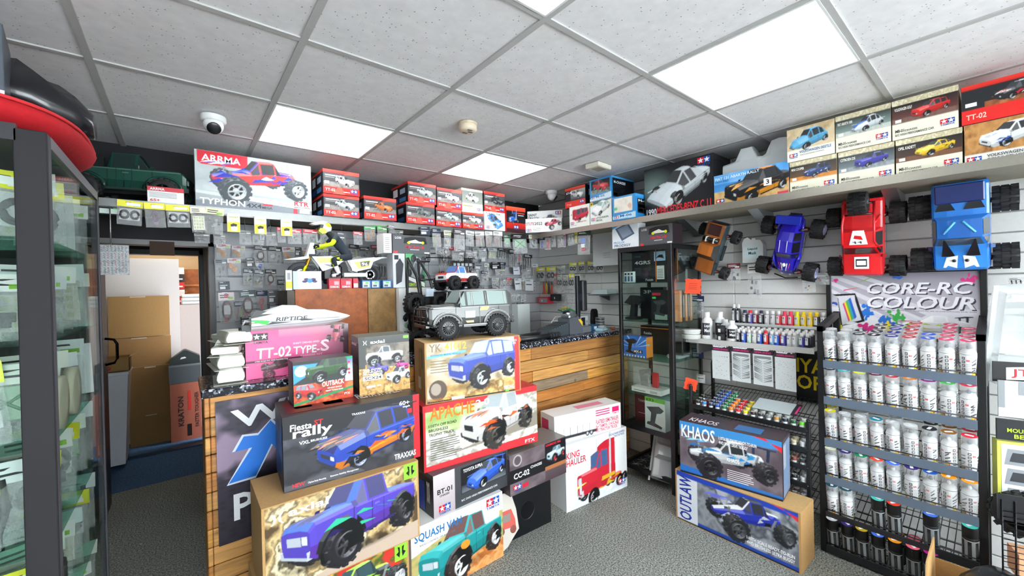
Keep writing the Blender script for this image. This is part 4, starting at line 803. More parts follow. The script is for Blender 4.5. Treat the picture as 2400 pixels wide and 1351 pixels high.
def a(p):
    p.noise(0, 0, 1, 1, ['#a8743c', '#c89254', '#8a5a2c'], 7, 7); p.rect(0, 0, 1, .27, '#f0efe6'); p.car(PM('hatch', '#eceff0', streak=('#2f66c8',), seed=5), .62, .62, .85, 40, 14, False)
carton('golf2', 'kit box with a white rally hatchback, far right of the lower row', a, [('VOLKSWAGEN', .3, .15, .45, .07, '#4a5a68'), ('GOLF II GTI 16V RALLY', .3, .06, .66, .07, '#4a5a68')], '#cfc8ac', '#d8d0b0', .26, g2, logo=(.03, .1, .2))
# --- the pile in front of the counter
g3 = 'large model vehicle boxes piled in front of the counter'
ROCK = ['#57452f', '#9c8257', '#d6bc88', '#6c5a40', '#efe0b8', '#4a4436']
def a(p):
    p.noise(0, 0, 1, 1, ROCK, 7, 4, 1.3, 5); p.grad(0, 0, 1, .001, '#000', '#000'); p.poly([(0, 0), (1, 0), (1, .22), (.6, .16), (.25, .05), (0, .02)], '#bda896'); p.ell(.45, .2, .45, .08, '#2a2118', .8, .5)
    m = PM('pickup', '#5a48c0', hood='#4d6fd0', low='#6a3cb8', glass='#4a4a78', trim='#c8d0d8', tyre='#26242a', rim='#3c3a40', n=22, streak=('#3ad0a0', '#241c60'), seed=3)
    p.car(m, .53, .52, .9, 38, 10, False)
def logo_x(t, w, h, d):
    b = MB(); b.flat([(w * .885, h * .80), (w * .985, h * .80), (w * .985, h * .995), (w * .885, h * .995)], '#8fe03c', -.002)
    for s in (-1, 1):
        cx, cz, r = w * .935, h * .90, h * .055
        b.flat([(cx + s * (r * .25 + 0), cz + r), (cx + s * r * .75, cz + r * 1.2), (cx + s * r * .55, cz + .1 * r), (cx + s * r * 1.1, cz - r * .3), (cx + s * r * .35, cz - r * 1.2), (cx + s * r * .2, cz - r * .2)], '#16181a', -.0026)
    b.build('logo_label', CARD, t)
carton('axial1', 'brown cardboard box with a purple pickup crawler on its big front label', a, [('axial', .14, .83, .23, .09, '#fbfbfb', .0), (')(', .045, .79, .07, .12, '#fbfbfb')], '#b8915c', '#c49c66', .30, g3, name='cardboard_box', mat=KRAFT, edge='#b8915c', extra=logo_x)
def a(p):
    p.noise(0, 0, 1, 1, ['#7a3a1c', '#d0602a', '#e8b84a', '#3c5a28', '#c8342a'], 6, 9, 1.3); m = PM('truggy', '#2f2f34', streak=('#a8e838', '#5ab8e8', '#a8e838'), hood='#a8e838', roof='#8fdc38', glass='#2a4a50', seed=2, n=18); p.car(m, .55, .6, .9, 38, 14, False)
carton('axial2', 'brown cardboard box with a lime green buggy label, lowest of the pile', a, [('axial', .14, .83, .23, .09, '#fbfbfb')], '#b8915c', '#c49c66', .30, g3, name='cardboard_box', mat=KRAFT, edge='#b8915c', extra=logo_x)
def a(p):
    p.grad(0, 0, 1, 1, '#35363c', '#1d1e22'); p.noise(0, .0, 1, .7, ['#3b3c42', '#2b2c31', '#54565e', '#26272c'], 4, 3, 1.4); p.poly([(0, .02), (.55, .02), (.45, .16), (0, .08)], '#54565e'); p.rect(.945, .0, 1, 1, '#d8202c')
    m = PM('hatch', '#2748b0', hood='#28306a', roof='#2a2440', low='#e8841c', glass='#34343e', streak=('#f08a1c', '#e8601c', '#2f6ae0', '#1a1c30', '#f0b020', '#16171c'), wing='#20202a', trim='#3a3c46', rim='#8a94b0', n=26, seed=21)
    p.car(m, .56, .5, .84, 38, 14, False)
carton('fiesta', 'long black and red box with a blue and orange rally car', a,
  [('Fiesta', .045, .80, .14, .09, '#ffffff', .03), ('ST', .20, .83, .06, .07, '#d82030', .01), ('rally', .06, .66, .26, .17, '#ffffff', .03), ('VXL', .10, .60, .07, .045, '#ffffff', .01), ('BRUSHLESS', .175, .61, .11, .03, '#ffffff', .01), ('60+', .83, .87, .085, .065, '#ffffff', .01), ('mph', .86, .82, .06, .04, '#fff'), ('TRAXXAS', .78, .05, .18, .085, '#ffffff', .03), ('NEW', .05, .045, .08, .05, '#e83040', .01), ('Clipless Body Mounting', .15, .045, .12, .03, '#eee'), ('Extreme Stability Management', .3, .05, .2, .03, '#eee'), ('TRAXXAS', .46, .86, .1, .03, '#e8e8f4', .01)],
  '#15161a', '#3c3a3c', .28, g3, sidetx=(('L', '#', .02, .0, .96, 1., '#26272c'), ('L', '#', .1, .1, .7, .3, '#26407c'), ('L', '#', .45, .62, .35, .28, '#c9ccd2'), ('T', '#', .04, .15, .5, .7, '#7a2428'), ('T', 'FIESTA ST RALLY', .55, .3, .38, .3, '#e4dcd8'), ('T', '#', .1, .35, .12, .3, '#2a48b8'), ('T', '#', .3, .3, .14, .35, '#b0a0a0')), lines=((.9, .73, .935, .80, '#d82030'),), name='model_car_box')
def a(p):
    p.noise(0, 0, 1, 1, ['#e2562a', '#8a3018', '#d0401c', '#e87a3a'], 8, 5, 1.2); p.grad(0, .48, 1, 1, '#2a3432', '#161c1a'); p.poly([(0, .5), (.25, .68), (.4, .92), (0, .92)], '#3d9be0'); p.poly([(0, .02), (1, .24), (1, .3), (0, .08)], '#1d8a50'); p.grad(.86, .42, 1, 1, '#e8f0f8', '#2a5fc0'); p.rect(.86, .93, 1, 1, '#1d9a70')
    p.ell(.13, .78, .10, .12, '#e8eef0'); p.ell(.13, .78, .07, .085, '#b8c4c8')
    p.car(PM('suv', '#2f5a2c', hood='#34642e', roof='#20301e', glass='#39423f'), .55, .72, .72, 28, 10, False); p.car(PM('suv', '#d82a28', roof='#e8e8e8', glass='#8a9aa8'), .25, .28, .44, 38, 14, True)
    for i, c in enumerate(('#d02838', '#e8e8f8', '#d02838', '#d02838', '#e8e8f8')): p.ell(.93, .86 - i * .085, .022, .03, c)
carton('outback', 'small clear-fronted box with a green off-roader above a red one', a, [('OUTBACK', .46, .36, .38, .12, '#fbfbfb', .03, .03), ('3', .87, .42, .04, .07, '#fbfbfb'), ('OFF ROAD CRAWLER', .55, .30, .25, .03, '#fff'), ('READY TO RUN SERIES', .52, .24, .3, .03, '#fff'), ('FTX', .84, .1, .1, .05, '#fff', .02)], '#3a3c3e', '#4a4e50', .12, g3, name='model_car_box', sidetx=(('L', '#', .05, .05, .9, .9, '#5a5f60'),))
def a(p):
    p.grad(0, 0, 1, 1, '#6c5a40', '#3c3e3c'); p.noise(0, 0, 1, .52, ['#b98c4c', '#d8ab62', '#8e6836', '#e6c07c'], 8, 3, 1.2); p.noise(.15, .45, 1, .86, ['#55514c', '#8a8074', '#3c3a38'], 5, 6); p.grad(0, .86, 1, 1, '#3a3e3e', '#484c4a'); p.grad(0, .46, .12, 1, '#4a4a46', '#3a3e3e')
    p.car(PM('pickup', '#f0f2f3', glass='#5c6470'), .5, .64, .74, 14, 6, False); p.car(PM('pickup', '#5a4ec0'), .38, .42, .38, 34, 14, True); p.car(PM('pickup', '#e8389a'), .84, .44, .28, 60, 14, True); p.car(PM('pickup', '#eef0f2', glass='#445'), .76, .27, .5, 40, 14, False)
carton('scx', 'upright dark box with a window showing a white pickup crawler', a, [('axial', .22, .88, .28, .06, '#fff'), (')(', .08, .865, .08, .075, '#fff'), ('TRAIL PROVEN', .07, .42, .35, .03, '#fff'), ('OFF-ROAD', .07, .375, .36, .04, '#fff'), ('PERFORMANCE', .07, .345, .36, .02, '#fff'), ('SCX24', .1, .265, .32, .05, '#16181a'), ('RTR', .34, .13, .08, .03, '#fff')], '#3f423f', '#6a7066', .17, g3, name='model_car_box', lines=((.07, .25, .45, .33, '#e8e4da'), (.88, .93, .99, .98, '#7cf03c'), (.13, .12, .3, .16, '#d8d8e8')), sidetx=(('L', 'axial', .2, .85, .6, .06, '#fff'), ('L', '#', .1, .12, .8, .4, '#8f8464')))
def a(p):
    p.grad(0, 0, 1, 1, '#f0609c', '#ec5c96'); p.mixm(np.clip((p.X - .45) * 1.6, 0, .75), '#8a6a74'); p.mixm((p.X > .94) * .9, '#3a2a32'); p.mixm(np.clip((p.Y - .8) * 3, 0, .4) * (p.X > .3), '#c8b8bc')
    p.rect(0, .33, .52, .375, '#4c1830')
    m = PM('truggy', '#501026', glass='#3a0a1c', tyre='#5a1430', rim='#a83a62', streak=('#c8406c',)); p.car(m, .29, .17, .40, 20, 22, False); p.car(PM('truggy', '#c85a6a', tyre='#3a2028'), .86, .82, .2, 80, 60, False)
carton('tt02s', 'large pink chassis kit box behind the green off-roader box', a, [('TT-02', .09, .40, .32, .22, '#f4f8f4', .05), ('TYPE-', .43, .42, .26, .17, '#e8f0ea', .04), ('S', .70, .43, .09, .26, '#f4d8e0', .03), ('SHAFT DRIVEN 4WD', .43, .64, .26, .04, '#e8d4dc'), ('CHASSIS KIT', .5, .36, .22, .035, '#e8d4dc'), ('1/10th SCALE R/C 4WD RACING CAR', .08, .34, .3, .022, '#fff'), ('TAMIYA', .065, .715, .135, .05, '#2a1420')], '#b84478', '#a8a0a4', .13, g3, lines=((.065, .78, .2, .93, '#2a1420'),), extra=lambda t, w, h, d: (lambda b: (stars(b, w * .065, h * .80, w * .135, '#2a1420', '#2a1420', -.0026, False), b.build('emblem', CARD, t)))(MB()))
def a(p):
    p.noise(0, 0, 1, 1, ['#b8a07c', '#d8ccb4', '#8a7858', '#e4dcc8'], 4, 3); p.noise(0, .55, 1, 1, ['#7c6c50', '#a8946c', '#e8e4dc'], 4, 6); p.noise(.05, 0, 1, .26, ['#c09050', '#e8c078', '#8a6430', '#f0d8a0'], 9, 2, 1.2); p.rect(.94, 0, 1, 1, '#dc2a2c'); p.grad(0, 0, .94, .03, '#222', '#222'); p.ell(.5, .2, .36, .1, '#3a2c18', .7, .6); p.poly([(0, .74), (.4, .80), (.4, .84), (0, .78)], '#6cc0e8')
    m = PM('suv', '#3a50b8', hood='#5a78d8', roof='#4a60c8', glass='#b8c8d8', trim='#c8c8d0', n=22); p.car(m, .58, .54, .74, 42, 10, False); p.ell(.11, .2, .09, .17, '#5a4a40'); p.ell(.09, .22, .05, .1, '#a89a8c')
carton('yk', 'brown cardboard box with a blue off-roader label under the grey truck model', a, [('YK', .04, .84, .12, .13, '#8a7a5c'), ('41012', .19, .85, .22, .13, '#e8b83a', .01), ('ADVANCED MODEL VEHICLE', .05, .77, .3, .03, '#3a7ab0'), ('LIVE AN', .86, .9, .1, .04, '#c8ccd0', .01), ('ADVENTURE', .82, .85, .13, .04, '#c8ccd0', .01), ('YIKONG', .80, .06, .12, .07, '#fff'), ('DIFFERENTIAL LOCK', .04, .03, .2, .05, '#b87a28')], '#b08a58', '#c8a878', .22, g3, name='cardboard_box', mat=KRAFT, edge='#b08a58', lines=((.25, .02, .38, .07, '#e8e8e8'), (.82, .02, .86, .05, '#60d050')) + tuple(fine(.05, .68, .2, 5, '#7a6a58', .045, .012)),
   sidetx=(('L', 'ITEM NO', .72, .55, .12, .35, '#3a2a1c'), ('L', 'Qty 1 PCS', .50, .3, .12, .6, '#3a2a1c'), ('L', '#', .4, .2, .25, .2, '#d0c4ac')))
def a(p):
    p.noise(0, 0, 1, 1, ['#c8c4ba', '#e4e2da', '#9c9688', '#f0efe8'], 9, 4); p.noise(0, .55, .6, 1, ['#7aa050', '#a8c078', '#d8e4c0', '#6c8c44'], 4, 5); p.rect(0, .90, 1, 1, '#e03038'); p.poly([(0, 0), (1, 0), (1, .16), (0, .08)], '#e03038'); p.rect(.0, 0, .02, 1, '#c8202c'); p.poly([(.05, .16), (1, .3), (1, .55), (.6, .3)], '#8f877a')
    m = PM('pickup', '#e8e4e0', hood='#d8dcde', roof='#eceeee', glass='#aab4b8', streak=('#f04818', '#2a2a2c', '#f06a28'), trim='#20242a', tyre='#3a3734', rim='#4a463e', n=22, seed=13); p.car(m, .62, .53, .66, 42, 14, False)
carton('apache', 'long white and red box with a black and white trophy truck', a, [('APACHE', .05, .76, .36, .20, '#f07a20', .02), ('2.0', .42, .84, .12, .11, '#f0f0f0', .02), ('1/10TH OFF ROAD', .04, .66, .22, .045, '#2a2a28', .02), ('BRUSHLESS', .04, .59, .15, .045, '#2a2a28', .02), ('TROPHY TRUCK', .04, .52, .2, .045, '#2a2a28', .02), ('FTX', .87, .025, .1, .06, '#ffd8d8', .02)], '#1c1618', '#c8323a', .23, g3, name='model_car_box', lines=tuple(fine(.05, .46, .26, 10, '#5a5a55', .034, .012)), sidetx=(('L', 'APACHE', .1, .2, .5, .5, '#c8303a'), ('T', '#', .5, .3, .4, .5, '#d8d0d0')))
def a(p):
    p.grad(0, 0, .27, 1, '#a89ca0', '#cfc4c8'); p.grad(.26, 0, 1, 1, '#3a3c40', '#46484c'); p.rect(.34, .30, .98, .93, '#17181e'); p.grad(.35, .32, .97, .5, '#6a7078', '#2a2e38'); p.car(PM('coupe', '#2f62d0', rim='#e0e4ea', wing='#2f62d0', n=18), .69, .58, .56, 40, 14, False)
carton('bt01', 'dark grey chassis box with a silver panel and a blue sports coupe', a, [('BT-01', .045, .52, .18, .12, '#17181c'), ('CHASSIS', .07, .45, .12, .05, '#3a3a40'), ('TOYOTA SUPRA', .37, .80, .26, .09, '#f0f0f2'), ('R/C 2WD HIGH PERFORMANCE CAR', .34, .12, .5, .05, '#d8d8dc')], '#2c2e34', '#4a4c52', .20, g3, logo=(.06, .1, .14), sidetx=(('L', '#', .1, .05, .5, .7, '#1f3f98'), ('L', 'TOYOTA', .7, .3, .15, .5, '#e8e8ee')))
def a(p):
    p.grad(0, 0, 1, 1, '#4a3a40', '#6c6064'); p.noise(0, 0, .6, 1, ['#5c5054', '#74686c', '#4a3e44'], 3, 4); p.rect(0, .3, .6, .62, '#17161a'); p.rect(.6, .28, 1, .98, '#14151a'); p.rect(.6, .28, 1, .38, '#a86a40'); p.car(PM('pickup', '#c4dce8', rim='#e02838', glass='#68808c', n=16), .8, .62, .34, 42, 10, False); p.ell(.13, .82, .07, .14, '#b8b0b4'); p.ell(.13, .82, .055, .11, '#5a5054')
carton('cc02', 'dark brushed-metal look chassis box with a pale blue utility truck', a, [('CC-02', .06, .38, .26, .14, '#f4f4f4'), ('CHASSIS', .34, .5, .2, .07, '#e4e4e4'), ('UNIMOG 406', .62, .90, .28, .06, '#e82838')], '#4c4246', '#7a7270', .22, g3, logo=(.05, .12, .13), lines=((.2, .1, .3, .2, '#c8243a'),))
def a(p):
    p.noise(0, 0, 1, 1, ['#d88a48', '#e8a868', '#b86a30', '#c87838'], 9, 3, 1.2); p.noise(0, .3, 1, .75, ['#7c8a4c', '#a8b070', '#c0a868', '#8aa060'], 10, 5); p.poly([(0, .62), (.5, .8), (1, .72), (1, 1), (0, 1)], '#eef2f4'); p.ell(.5, .18, .4, .1, '#5a3014', .6, .6)
    m = PM('pickup', '#1f9a9c', roof='#f0f4f4', hood='#28a8a8', glass='#6a4a48', trim='#d0dce4', rim='#eceef0', tyre='#3a2c28', n=24); m.box(-.46, -.2, .34, -.11, .2, .5, '#f2f4f4'); p.car(m, .52, .42, .92, 42, 12, False); p.ell(.55, .47, .05, .06, '#f0902c')
carton('squash', 'white and green kit box with a teal and white lunchbox-style van', a, [('SQUASH VAN', .03, .78, .48, .13, '#1f6aa8', .02), ('RADIO CONTROL OFF ROAD CAR', .08, .73, .36, .025, '#667')], '#d4d8d8', '#e8ecec', .20, g3, logo=(.80, .86, .16))
def a(p):
    p.grad(0, 0, 1, 1, '#e6eaec', '#f6f7f7'); p.noise(0, .0, 1, .25, ['#eef2f4', '#d8dee4', '#f6f8f8'], 5, 3)
    m = PM('semi', '#e0283c', trim='#d8dde4', glass='#4a6a98', rim='#dfe4ea', streak=('#f4b82c', '#f0d040'), n=18); p.car(m, .57, .53, .86, 36, 8, False)
carton('kh', 'tall white kit box with a red long-nosed tractor truck', a, [('KING', .01, .78, .2, .1, '#e0283c', .01), ('HAULER', .01, .67, .3, .1, '#e0283c', .01), ('1/14 SCALE RADIO CONTROL', .68, .93, .29, .035, '#2a4a90'), ('TRACTOR TRUCK', .78, .89, .18, .03, '#2a4a90')], '#e2e5e7', '#eef0f0', .2, g3, logo=(.84, .1, .12))
def a(p):
    p.rect(0, 0, 1, 1, '#f4f5f6'); p.rect(.0, .10, .62, .22, '#2a2c30'); p.rect(.62, .1, 1, .11, '#f4f5f6')
    for x in (.04, .11, .47, .53): p.ell(x, .12, .028, .1, '#202226'); p.ell(x, .12, .014, .05, '#c8ccd0')
    for x in (.03, .13, .22, .32, .4, .5): p.rect(x, .22, x + .008, .5, '#6a6e74')
carton('flat', 'long low white trailer kit box with pink lettering on top of the tractor truck box', a, [('FLATBED SEMI-TRAILER', .60, .36, .36, .16, '#e0285a'), ('for TAMIYA 1/14 SCALE', .60, .20, .36, .13, '#e0285a'), ('R/C TRACTOR TRUCK', .60, .05, .34, .13, '#e0285a'), ('TAMIYA', .86, .62, .11, .06, '#e0285a')], '#eceff0', '#eceff0', .16, g3, lines=((.60, .86, .82, .90, '#e8206a'), (.60, .77, .82, .81, '#e8206a'), (.60, .68, .82, .72, '#e8206a'), (.86, .70, .97, .9, '#e8206a')), sidetx=(('L', '#', .1, .3, .5, .5, '#c83a68'), ('T', '#', .4, .3, .4, .4, '#e88aa8')))
# --- pair on the floor by the paint rack
def a(p):
    p.grad(0, 0, 1, 1, '#5c5058', '#4a4450'); p.noise(0, 0, 1, .85, ['#584c54', '#7c7078', '#463c44'], 4, 3); p.rect(0, .84, 1, 1, '#3f8fd0'); p.poly([(0, .16), (0, .02), (1, .02), (1, .08)], '#2a70c0'); p.rect(0, 0, 1, .04, '#1a1c22'); p.poly([(.72, 1), (.85, 1), (1, .8), (1, .9)], '#e03038')
    m = PM('truggy', '#d8dce0', hood='#c4c8cc', streak=('#3aa0e0', '#68c8f0', '#2f80d0'), wing='#2a3a5a', tyre='#2e2a32', rim='#26242a', n=24, seed=8); p.car(m, .5, .42, .94, 26, 12, False)
carton('khaos', 'blue and purple-grey box with a silver and blue truggy on top of the cardboard box', a, [('KHAOS', .02, .70, .36, .24, '#f4f8fc', .01), ('1:10TH BRUSHLESS READY-TO-RUN', .42, .80, .36, .06, '#fff'), ('4WD SHAFT DRIVE TRUGGY', .42, .72, .28, .06, '#fff'), ('KHAOS', .50, .44, .12, .07, '#fff', .01)], '#3c3440', '#4a4048', .2, 'big boxes standing on the floor by the paint racks', name='model_car_box', lines=tuple(fine(.5, .28, .28, 6, '#e8e4e8', .035, .014)),
   sidetx=(('R', '#', .08, .04, .84, .9, '#7a90b0'), ('R', '#', .12, .5, .3, .4, '#e0e4ec'), ('T', 'KHAOS', .08, .15, .3, .35, '#f0e8ec'), ('T', '#', .55, .2, .25, .5, '#3a7ab8')))
def a(p):
    p.noise(0, 0, 1, 1, ['#6c7078', '#9a9ea6', '#4c5058', '#b8bcc4'], 7, 3, 1.2); p.rect(0, 0, .2, 1, '#dfe4ea'); p.rect(0, .9, 1, 1, '#2648b8'); p.rect(.2, 0, 1, .09, '#2448a8'); p.rect(0, .0, 1, .03, '#16181c'); p.poly([(.8, 1), (.88, 1), (1, .84), (1, .92)], '#e03038')
    m = PM('truggy', '#2a3cc0', hood='#e8ecf4', roof='#20242c', glass='#2c3038', streak=('#e8ecf4', '#2a3cc0'), tyre='#2a2c30', rim='#4a4e54', n=24, seed=4); p.car(m, .62, .5, .74, 36, 16, False)
carton('outlaw', 'long brown cardboard box with a blue rock racer label, on the floor', a, [('4WD BRUSHLESS ULTRA BUGGY', .62, .13, .34, .06, '#fff'), ('1:10TH SCALE READY-TO-RUN', .62, .21, .34, .06, '#fff')], '#b48c58', '#c8a26a', .21, 'big boxes standing on the floor by the paint racks', name='cardboard_box', mat=KRAFT, edge='#b48c58',
   extra=lambda t, w, h, d: (lambda b: (b.text('OUTLAW', w * .155, h * .06, h * .86, w * .115, '#2038a0', -.0024, 0, math.pi / 2), b.build('vertical_lettering', CARD, t)))(MB()))


# ------------------------------------------------------------------ model vehicles (real three-dimensional ones)
def wheel_thing(parent, o, r, w, side, rim='#2a2b2d', knob=1, spokes=8, tread=16, tyre='#1a1b1d', cache={}):
    k = (round(r, 4), round(w, 4), side, rim, knob, spokes, tread)
    if k not in cache:
        a = wheel_mb(MB(), (0, 0, 0), r, w, side, rim, knob, n=22, tread=tread, tyre=tyre).mesh('wheel'); a.materials.append(RUBBER)
        b = rim_mb(MB(), (0, 0, 0), r * (1.1 if not knob else 1), w, side, rim, spokes, 20).mesh('rim'); b.materials.append(PLASTIC); cache[k] = (a, b)
    t = link('wheel', cache[k][0], parent, o); link('rim', cache[k][1], t); return t
def rc_model(name, label, kind, L, loc, rot, col, rim='#2a2b2d', r=None, w=None, tr=None, xf=None, xr=None, cat='model', glass='#8fa2a2', group=None, spokes=8, knob=1, deco=None, lift=0., bz=1., scale_y=1., tread=16, bar=True, **kw):
    R, Wd, XF, XB, TR, kn = WHEELS[kind]; R = r or R; Wd = w or Wd; TR = tr or TR; XF = xf or XF; XB = xb if (xb := xr) else XB
    t = thing(name, label, cat, loc, 0, group, rot)
    Sm = Matrix.Diagonal((L, L * scale_y, L * bz, 1)) @ Matrix.Translation((0, 0, lift)); g = MB().at(Sm); b = MB().at(Sm)
    car_body(b, kind, col, glass=glass, glass_out=g, **kw)
    if deco: deco(b)
    b.build('body', GLOSS, t)
    g.build('windows', GLOSS, t)
    for x in (XF, XB):
        for s in (-1, 1): wheel_thing(t, (x * L, s * TR * L, R * L), R * L, Wd * L, s, rim, knob, spokes, tread)
    c = MB().at(Matrix.Diagonal((L, L, L, 1))).color('#151618'); c.box(XB, -.06, R * .9, XF, .06, R * 1.35)
    for x in (XF, XB):
        c.cyl((x, -TR, R), (x, TR, R), .016, 6); c.ball((x, 0.02, R), .045, 8)
        for s in (-1, 1): c.tube([(x + .05, s * .05, R * 1.1), (x, s * TR * .8, R * .95)], .011, 5); c.cyl((x, s * TR * .72, R), (x + .01, s * TR * .5, R * 2.3), .02, 7, '#2a2b2e'); c.cyl((x, s * TR * .72, R * 1.2), (x + .01, s * TR * .58, R * 1.9), .028, 7, '#5a1c1c'); c.color('#151618')
    c.build('chassis', PLASTIC, t)
    return t
# grey off-roader on top of the brown box
def suv_deco(b):
    b.at(b.M)
    for s in (-1, 1):
        for x in (.30, -.29): # wheel arches
            b.tube([(x + .155 * math.cos(a), s * .232, .15 + .135 * math.sin(a)) for a in np.linspace(-.05, math.pi + .05, 12)], .016, 5, '#6d6f6e'); b.tube([(x + .165 * math.cos(a), s * .236, .15 + .145 * math.sin(a)) for a in np.linspace(.0, math.pi, 12)], .006, 4, '#d8d8d4')
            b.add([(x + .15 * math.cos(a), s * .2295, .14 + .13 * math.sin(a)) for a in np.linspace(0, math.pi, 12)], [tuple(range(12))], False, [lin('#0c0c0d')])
        b.box(-.14, s * .222, .12, .13, s * .250, .145, '#26282a'); b.box(-.14, s * .250, .142, .13, s * .256, .15, '#b0b2b2')
        b.add([(-.10, s * .2245, .34), (-.20, s * .2245, .34), (-.17, s * .226, .30), (-.07, s * .226, .30)], [(0, 1, 2, 3)], False, [lin('#e8b02c')])
        b.add([(.10, s * .2285, .30), (-.02, s * .2285, .30), (-.02, s * .229, .22), (.10, s * .229, .22)], [(0, 1, 2, 3)], False, [lin('#9a9a98')]); b.add([(.10, s * .2295, .19), (.0, s * .2295, .19), (.0, s * .2295, .165), (.08, s * .2295, .165)], [(0, 1, 2, 3)], False, [lin('#b89a50')])
        b.box(.155, s * .22, .345, .175, s * .262, .39, '#1a1b1d', b=.004)
        for x in (.145, .015, -.01, -.165, -.19, -.40): b.tube([(x, s * .2235, .362), (x * .98, s * .185, .515)], .005, 4, '#c4c4c0')
        b.tube([(.48, s * .2, .348), (.18, s * .222, .358)], .004, 4, '#c8c8c4'); b.tube([(.14, s * .18, .532), (-.44, s * .18, .535)], .005, 4, '#c8c8c4')
        b.cyl((.502, s * .15, .27), (.512, s * .15, .27), .032, 14, '#dfe4e6'); b.cyl((.511, s * .15, .27), (.516, s * .15, .27), .02, 12, '#8fa4ac')
        b.tube([(.53, s * .21, .16), (.53, s * .21, .33), (.50, s * .21, .35)], .011, 6, '#141517'); b.tube([(.53, s * .07, .15), (.53, s * .07, .33)], .009, 6, '#141517')
        b.tube([(.53, s * .20, .17), (.46, s * .235, .15), (.41, s * .235, .17)], .014, 6, '#141517')
    for z in (.33, .24, .19): b.tube([(.53, -.21, z), (.53, .21, z)], .010, 6, '#141517')
    b.box(.49, -.2, .12, .545, .2, .165, '#16171a', b=.01); b.box(.502, -.1, .23, .507, .1, .31, '#1b1c1f')
    for k in range(7): b.box(.506, -.09 + k * .028, .235, .509, -.08 + k * .028, .305, '#404346')
    b.box(-.54, -.2, .13, -.49, .2, .165, '#16171a', b=.01); b.box(.22, -.1, .362, .44, .1, .374, '#5f6160', b=.004)
BODIES['suv'][0] = (.50, .15, .33, .34, .205, .19, '')
rc_model('off_road_car_model', 'metallic grey boxy off-road car model with yellow flash standing on the brown box', 'suv', .50, (1.258, 1.97, 1.2175), (0, 0, math.radians(171)), '#565857', '#55575a', glass='#93a6a2', spokes=16, deco=suv_deco, roof='#666866', hood='#606261', tread=22, lift=.015, bz=.95, w=.085, tr=.205, xf=.30, xr=-.29, trim='#1a1b1d')
# dark green truck lying on the high shelf
def pk_deco(b):
    for s in (-1, 1):
        for x in (.31, -.30): b.tube([(x + .155 * math.cos(a), s * .228, .15 + .135 * math.sin(a)) for a in np.linspace(-.05, math.pi + .05, 12)], .014, 5, '#123a30')
        b.box(.10, s * .22, .34, .13, s * .255, .38, '#0f2a24', b=.004); b.tube([(.48, s * .205, .315), (-.46, s * .222, .315)], .004, 4, '#2a6a58'); b.tube([(.0, s * .226, .15), (.0, s * .2245, .34)], .003, 4, '#0a1c18'); b.tube([(-.125, s * .226, .15), (-.125, s * .2245, .34)], .003, 4, '#0a1c18')
        b.box(-.46, s * .18, .35, -.15, s * .215, .44, '#0f1a18')
    b.box(.25, -.12, .36, .42, .12, .378, '#0d2a22', b=.004)
rc_model('pickup_truck_model', 'dark green pickup truck model on the dark far left end of the back shelf', 'pickup', .52, (-.20, 3.05, 1.986), (0, 0, math.radians(-12)), '#14473a', '#0d0d0e', glass='#20302e', deco=pk_deco, hood='#174f40', roof='#1a5444', low='#0f3a30')
# small painted truck seen behind the grey one
rc_model('monster_truck_model', 'small red white and blue truck model behind the grey off-road car', 'pickup', .28, (1.47, 2.40, 1.478), (0, 0, math.radians(190)), '#e8e8ec', '#28292b', glass='#5a88c8', r=.17, w=.14, tr=.26, hood='#d83a34', low='#c82c34', roof='#3a7ad0', lift=.06)
t = thing('display_stand', 'grey block under the small red white and blue truck model', 'stand', (1.40, 2.31, 1.0915)); MB().box(0, 0, 0, .2, .18, .385, '#6a6c6e', b=.004).build('block', PLASTIC, t); MB().box(.02, -.003, .02, .18, 0, .36, '#3a3c40').build('front_panel', PLASTIC, t)
def crawler():
    t = thing('rock_crawler_model', 'black tube-framed crawler model standing on end left of the small truck', 'model', (1.12, 2.42, 1.0915), 0, None, (0, 0, .2))
    b = MB().color('#17181a')
    for s in (-1, 1):
        b.tube([(s * .05 + .1, -.04, .12), (s * .06 + .1, -.08, .30), (s * .05 + .08, -.05, .48), (s * .04 + .04, 0, .60)], .009, 6); b.tube([(s * .05 + .1, .05, .12), (s * .06 + .1, .07, .32), (s * .04 + .04, 0, .60)], .009, 6)
        b.tube([(s * .055 + .1, -.08, .30), (s * .055 + .1, .07, .32)], .007, 6)
    for z in (.14, .3, .46, .58): b.tube([(.05, -.03 - .03 * (z < .5), z), (.15, -.03 - .03 * (z < .5), z)], .007, 6)
    b.box(.05, -.04, .1, .15, .05, .26, '#1e2022', b=.01); b.box(.06, -.06, .26, .14, .02, .36, '#2a2c30', b=.01)
    b.build('tube_frame', PLASTIC, t); MB().box(.085, -.075, .35, .15, -.065, .40, '#cfe0ee').build('panel', PLASTIC, t)
    for (x, z) in ((.0, .16), (.2, .16), (.0, .40), (.2, .40)): wheel_thing(t, (x, -.06, z - .09 + .0), .068, .05, -1, '#1b1b1d')
    return t
crawler()
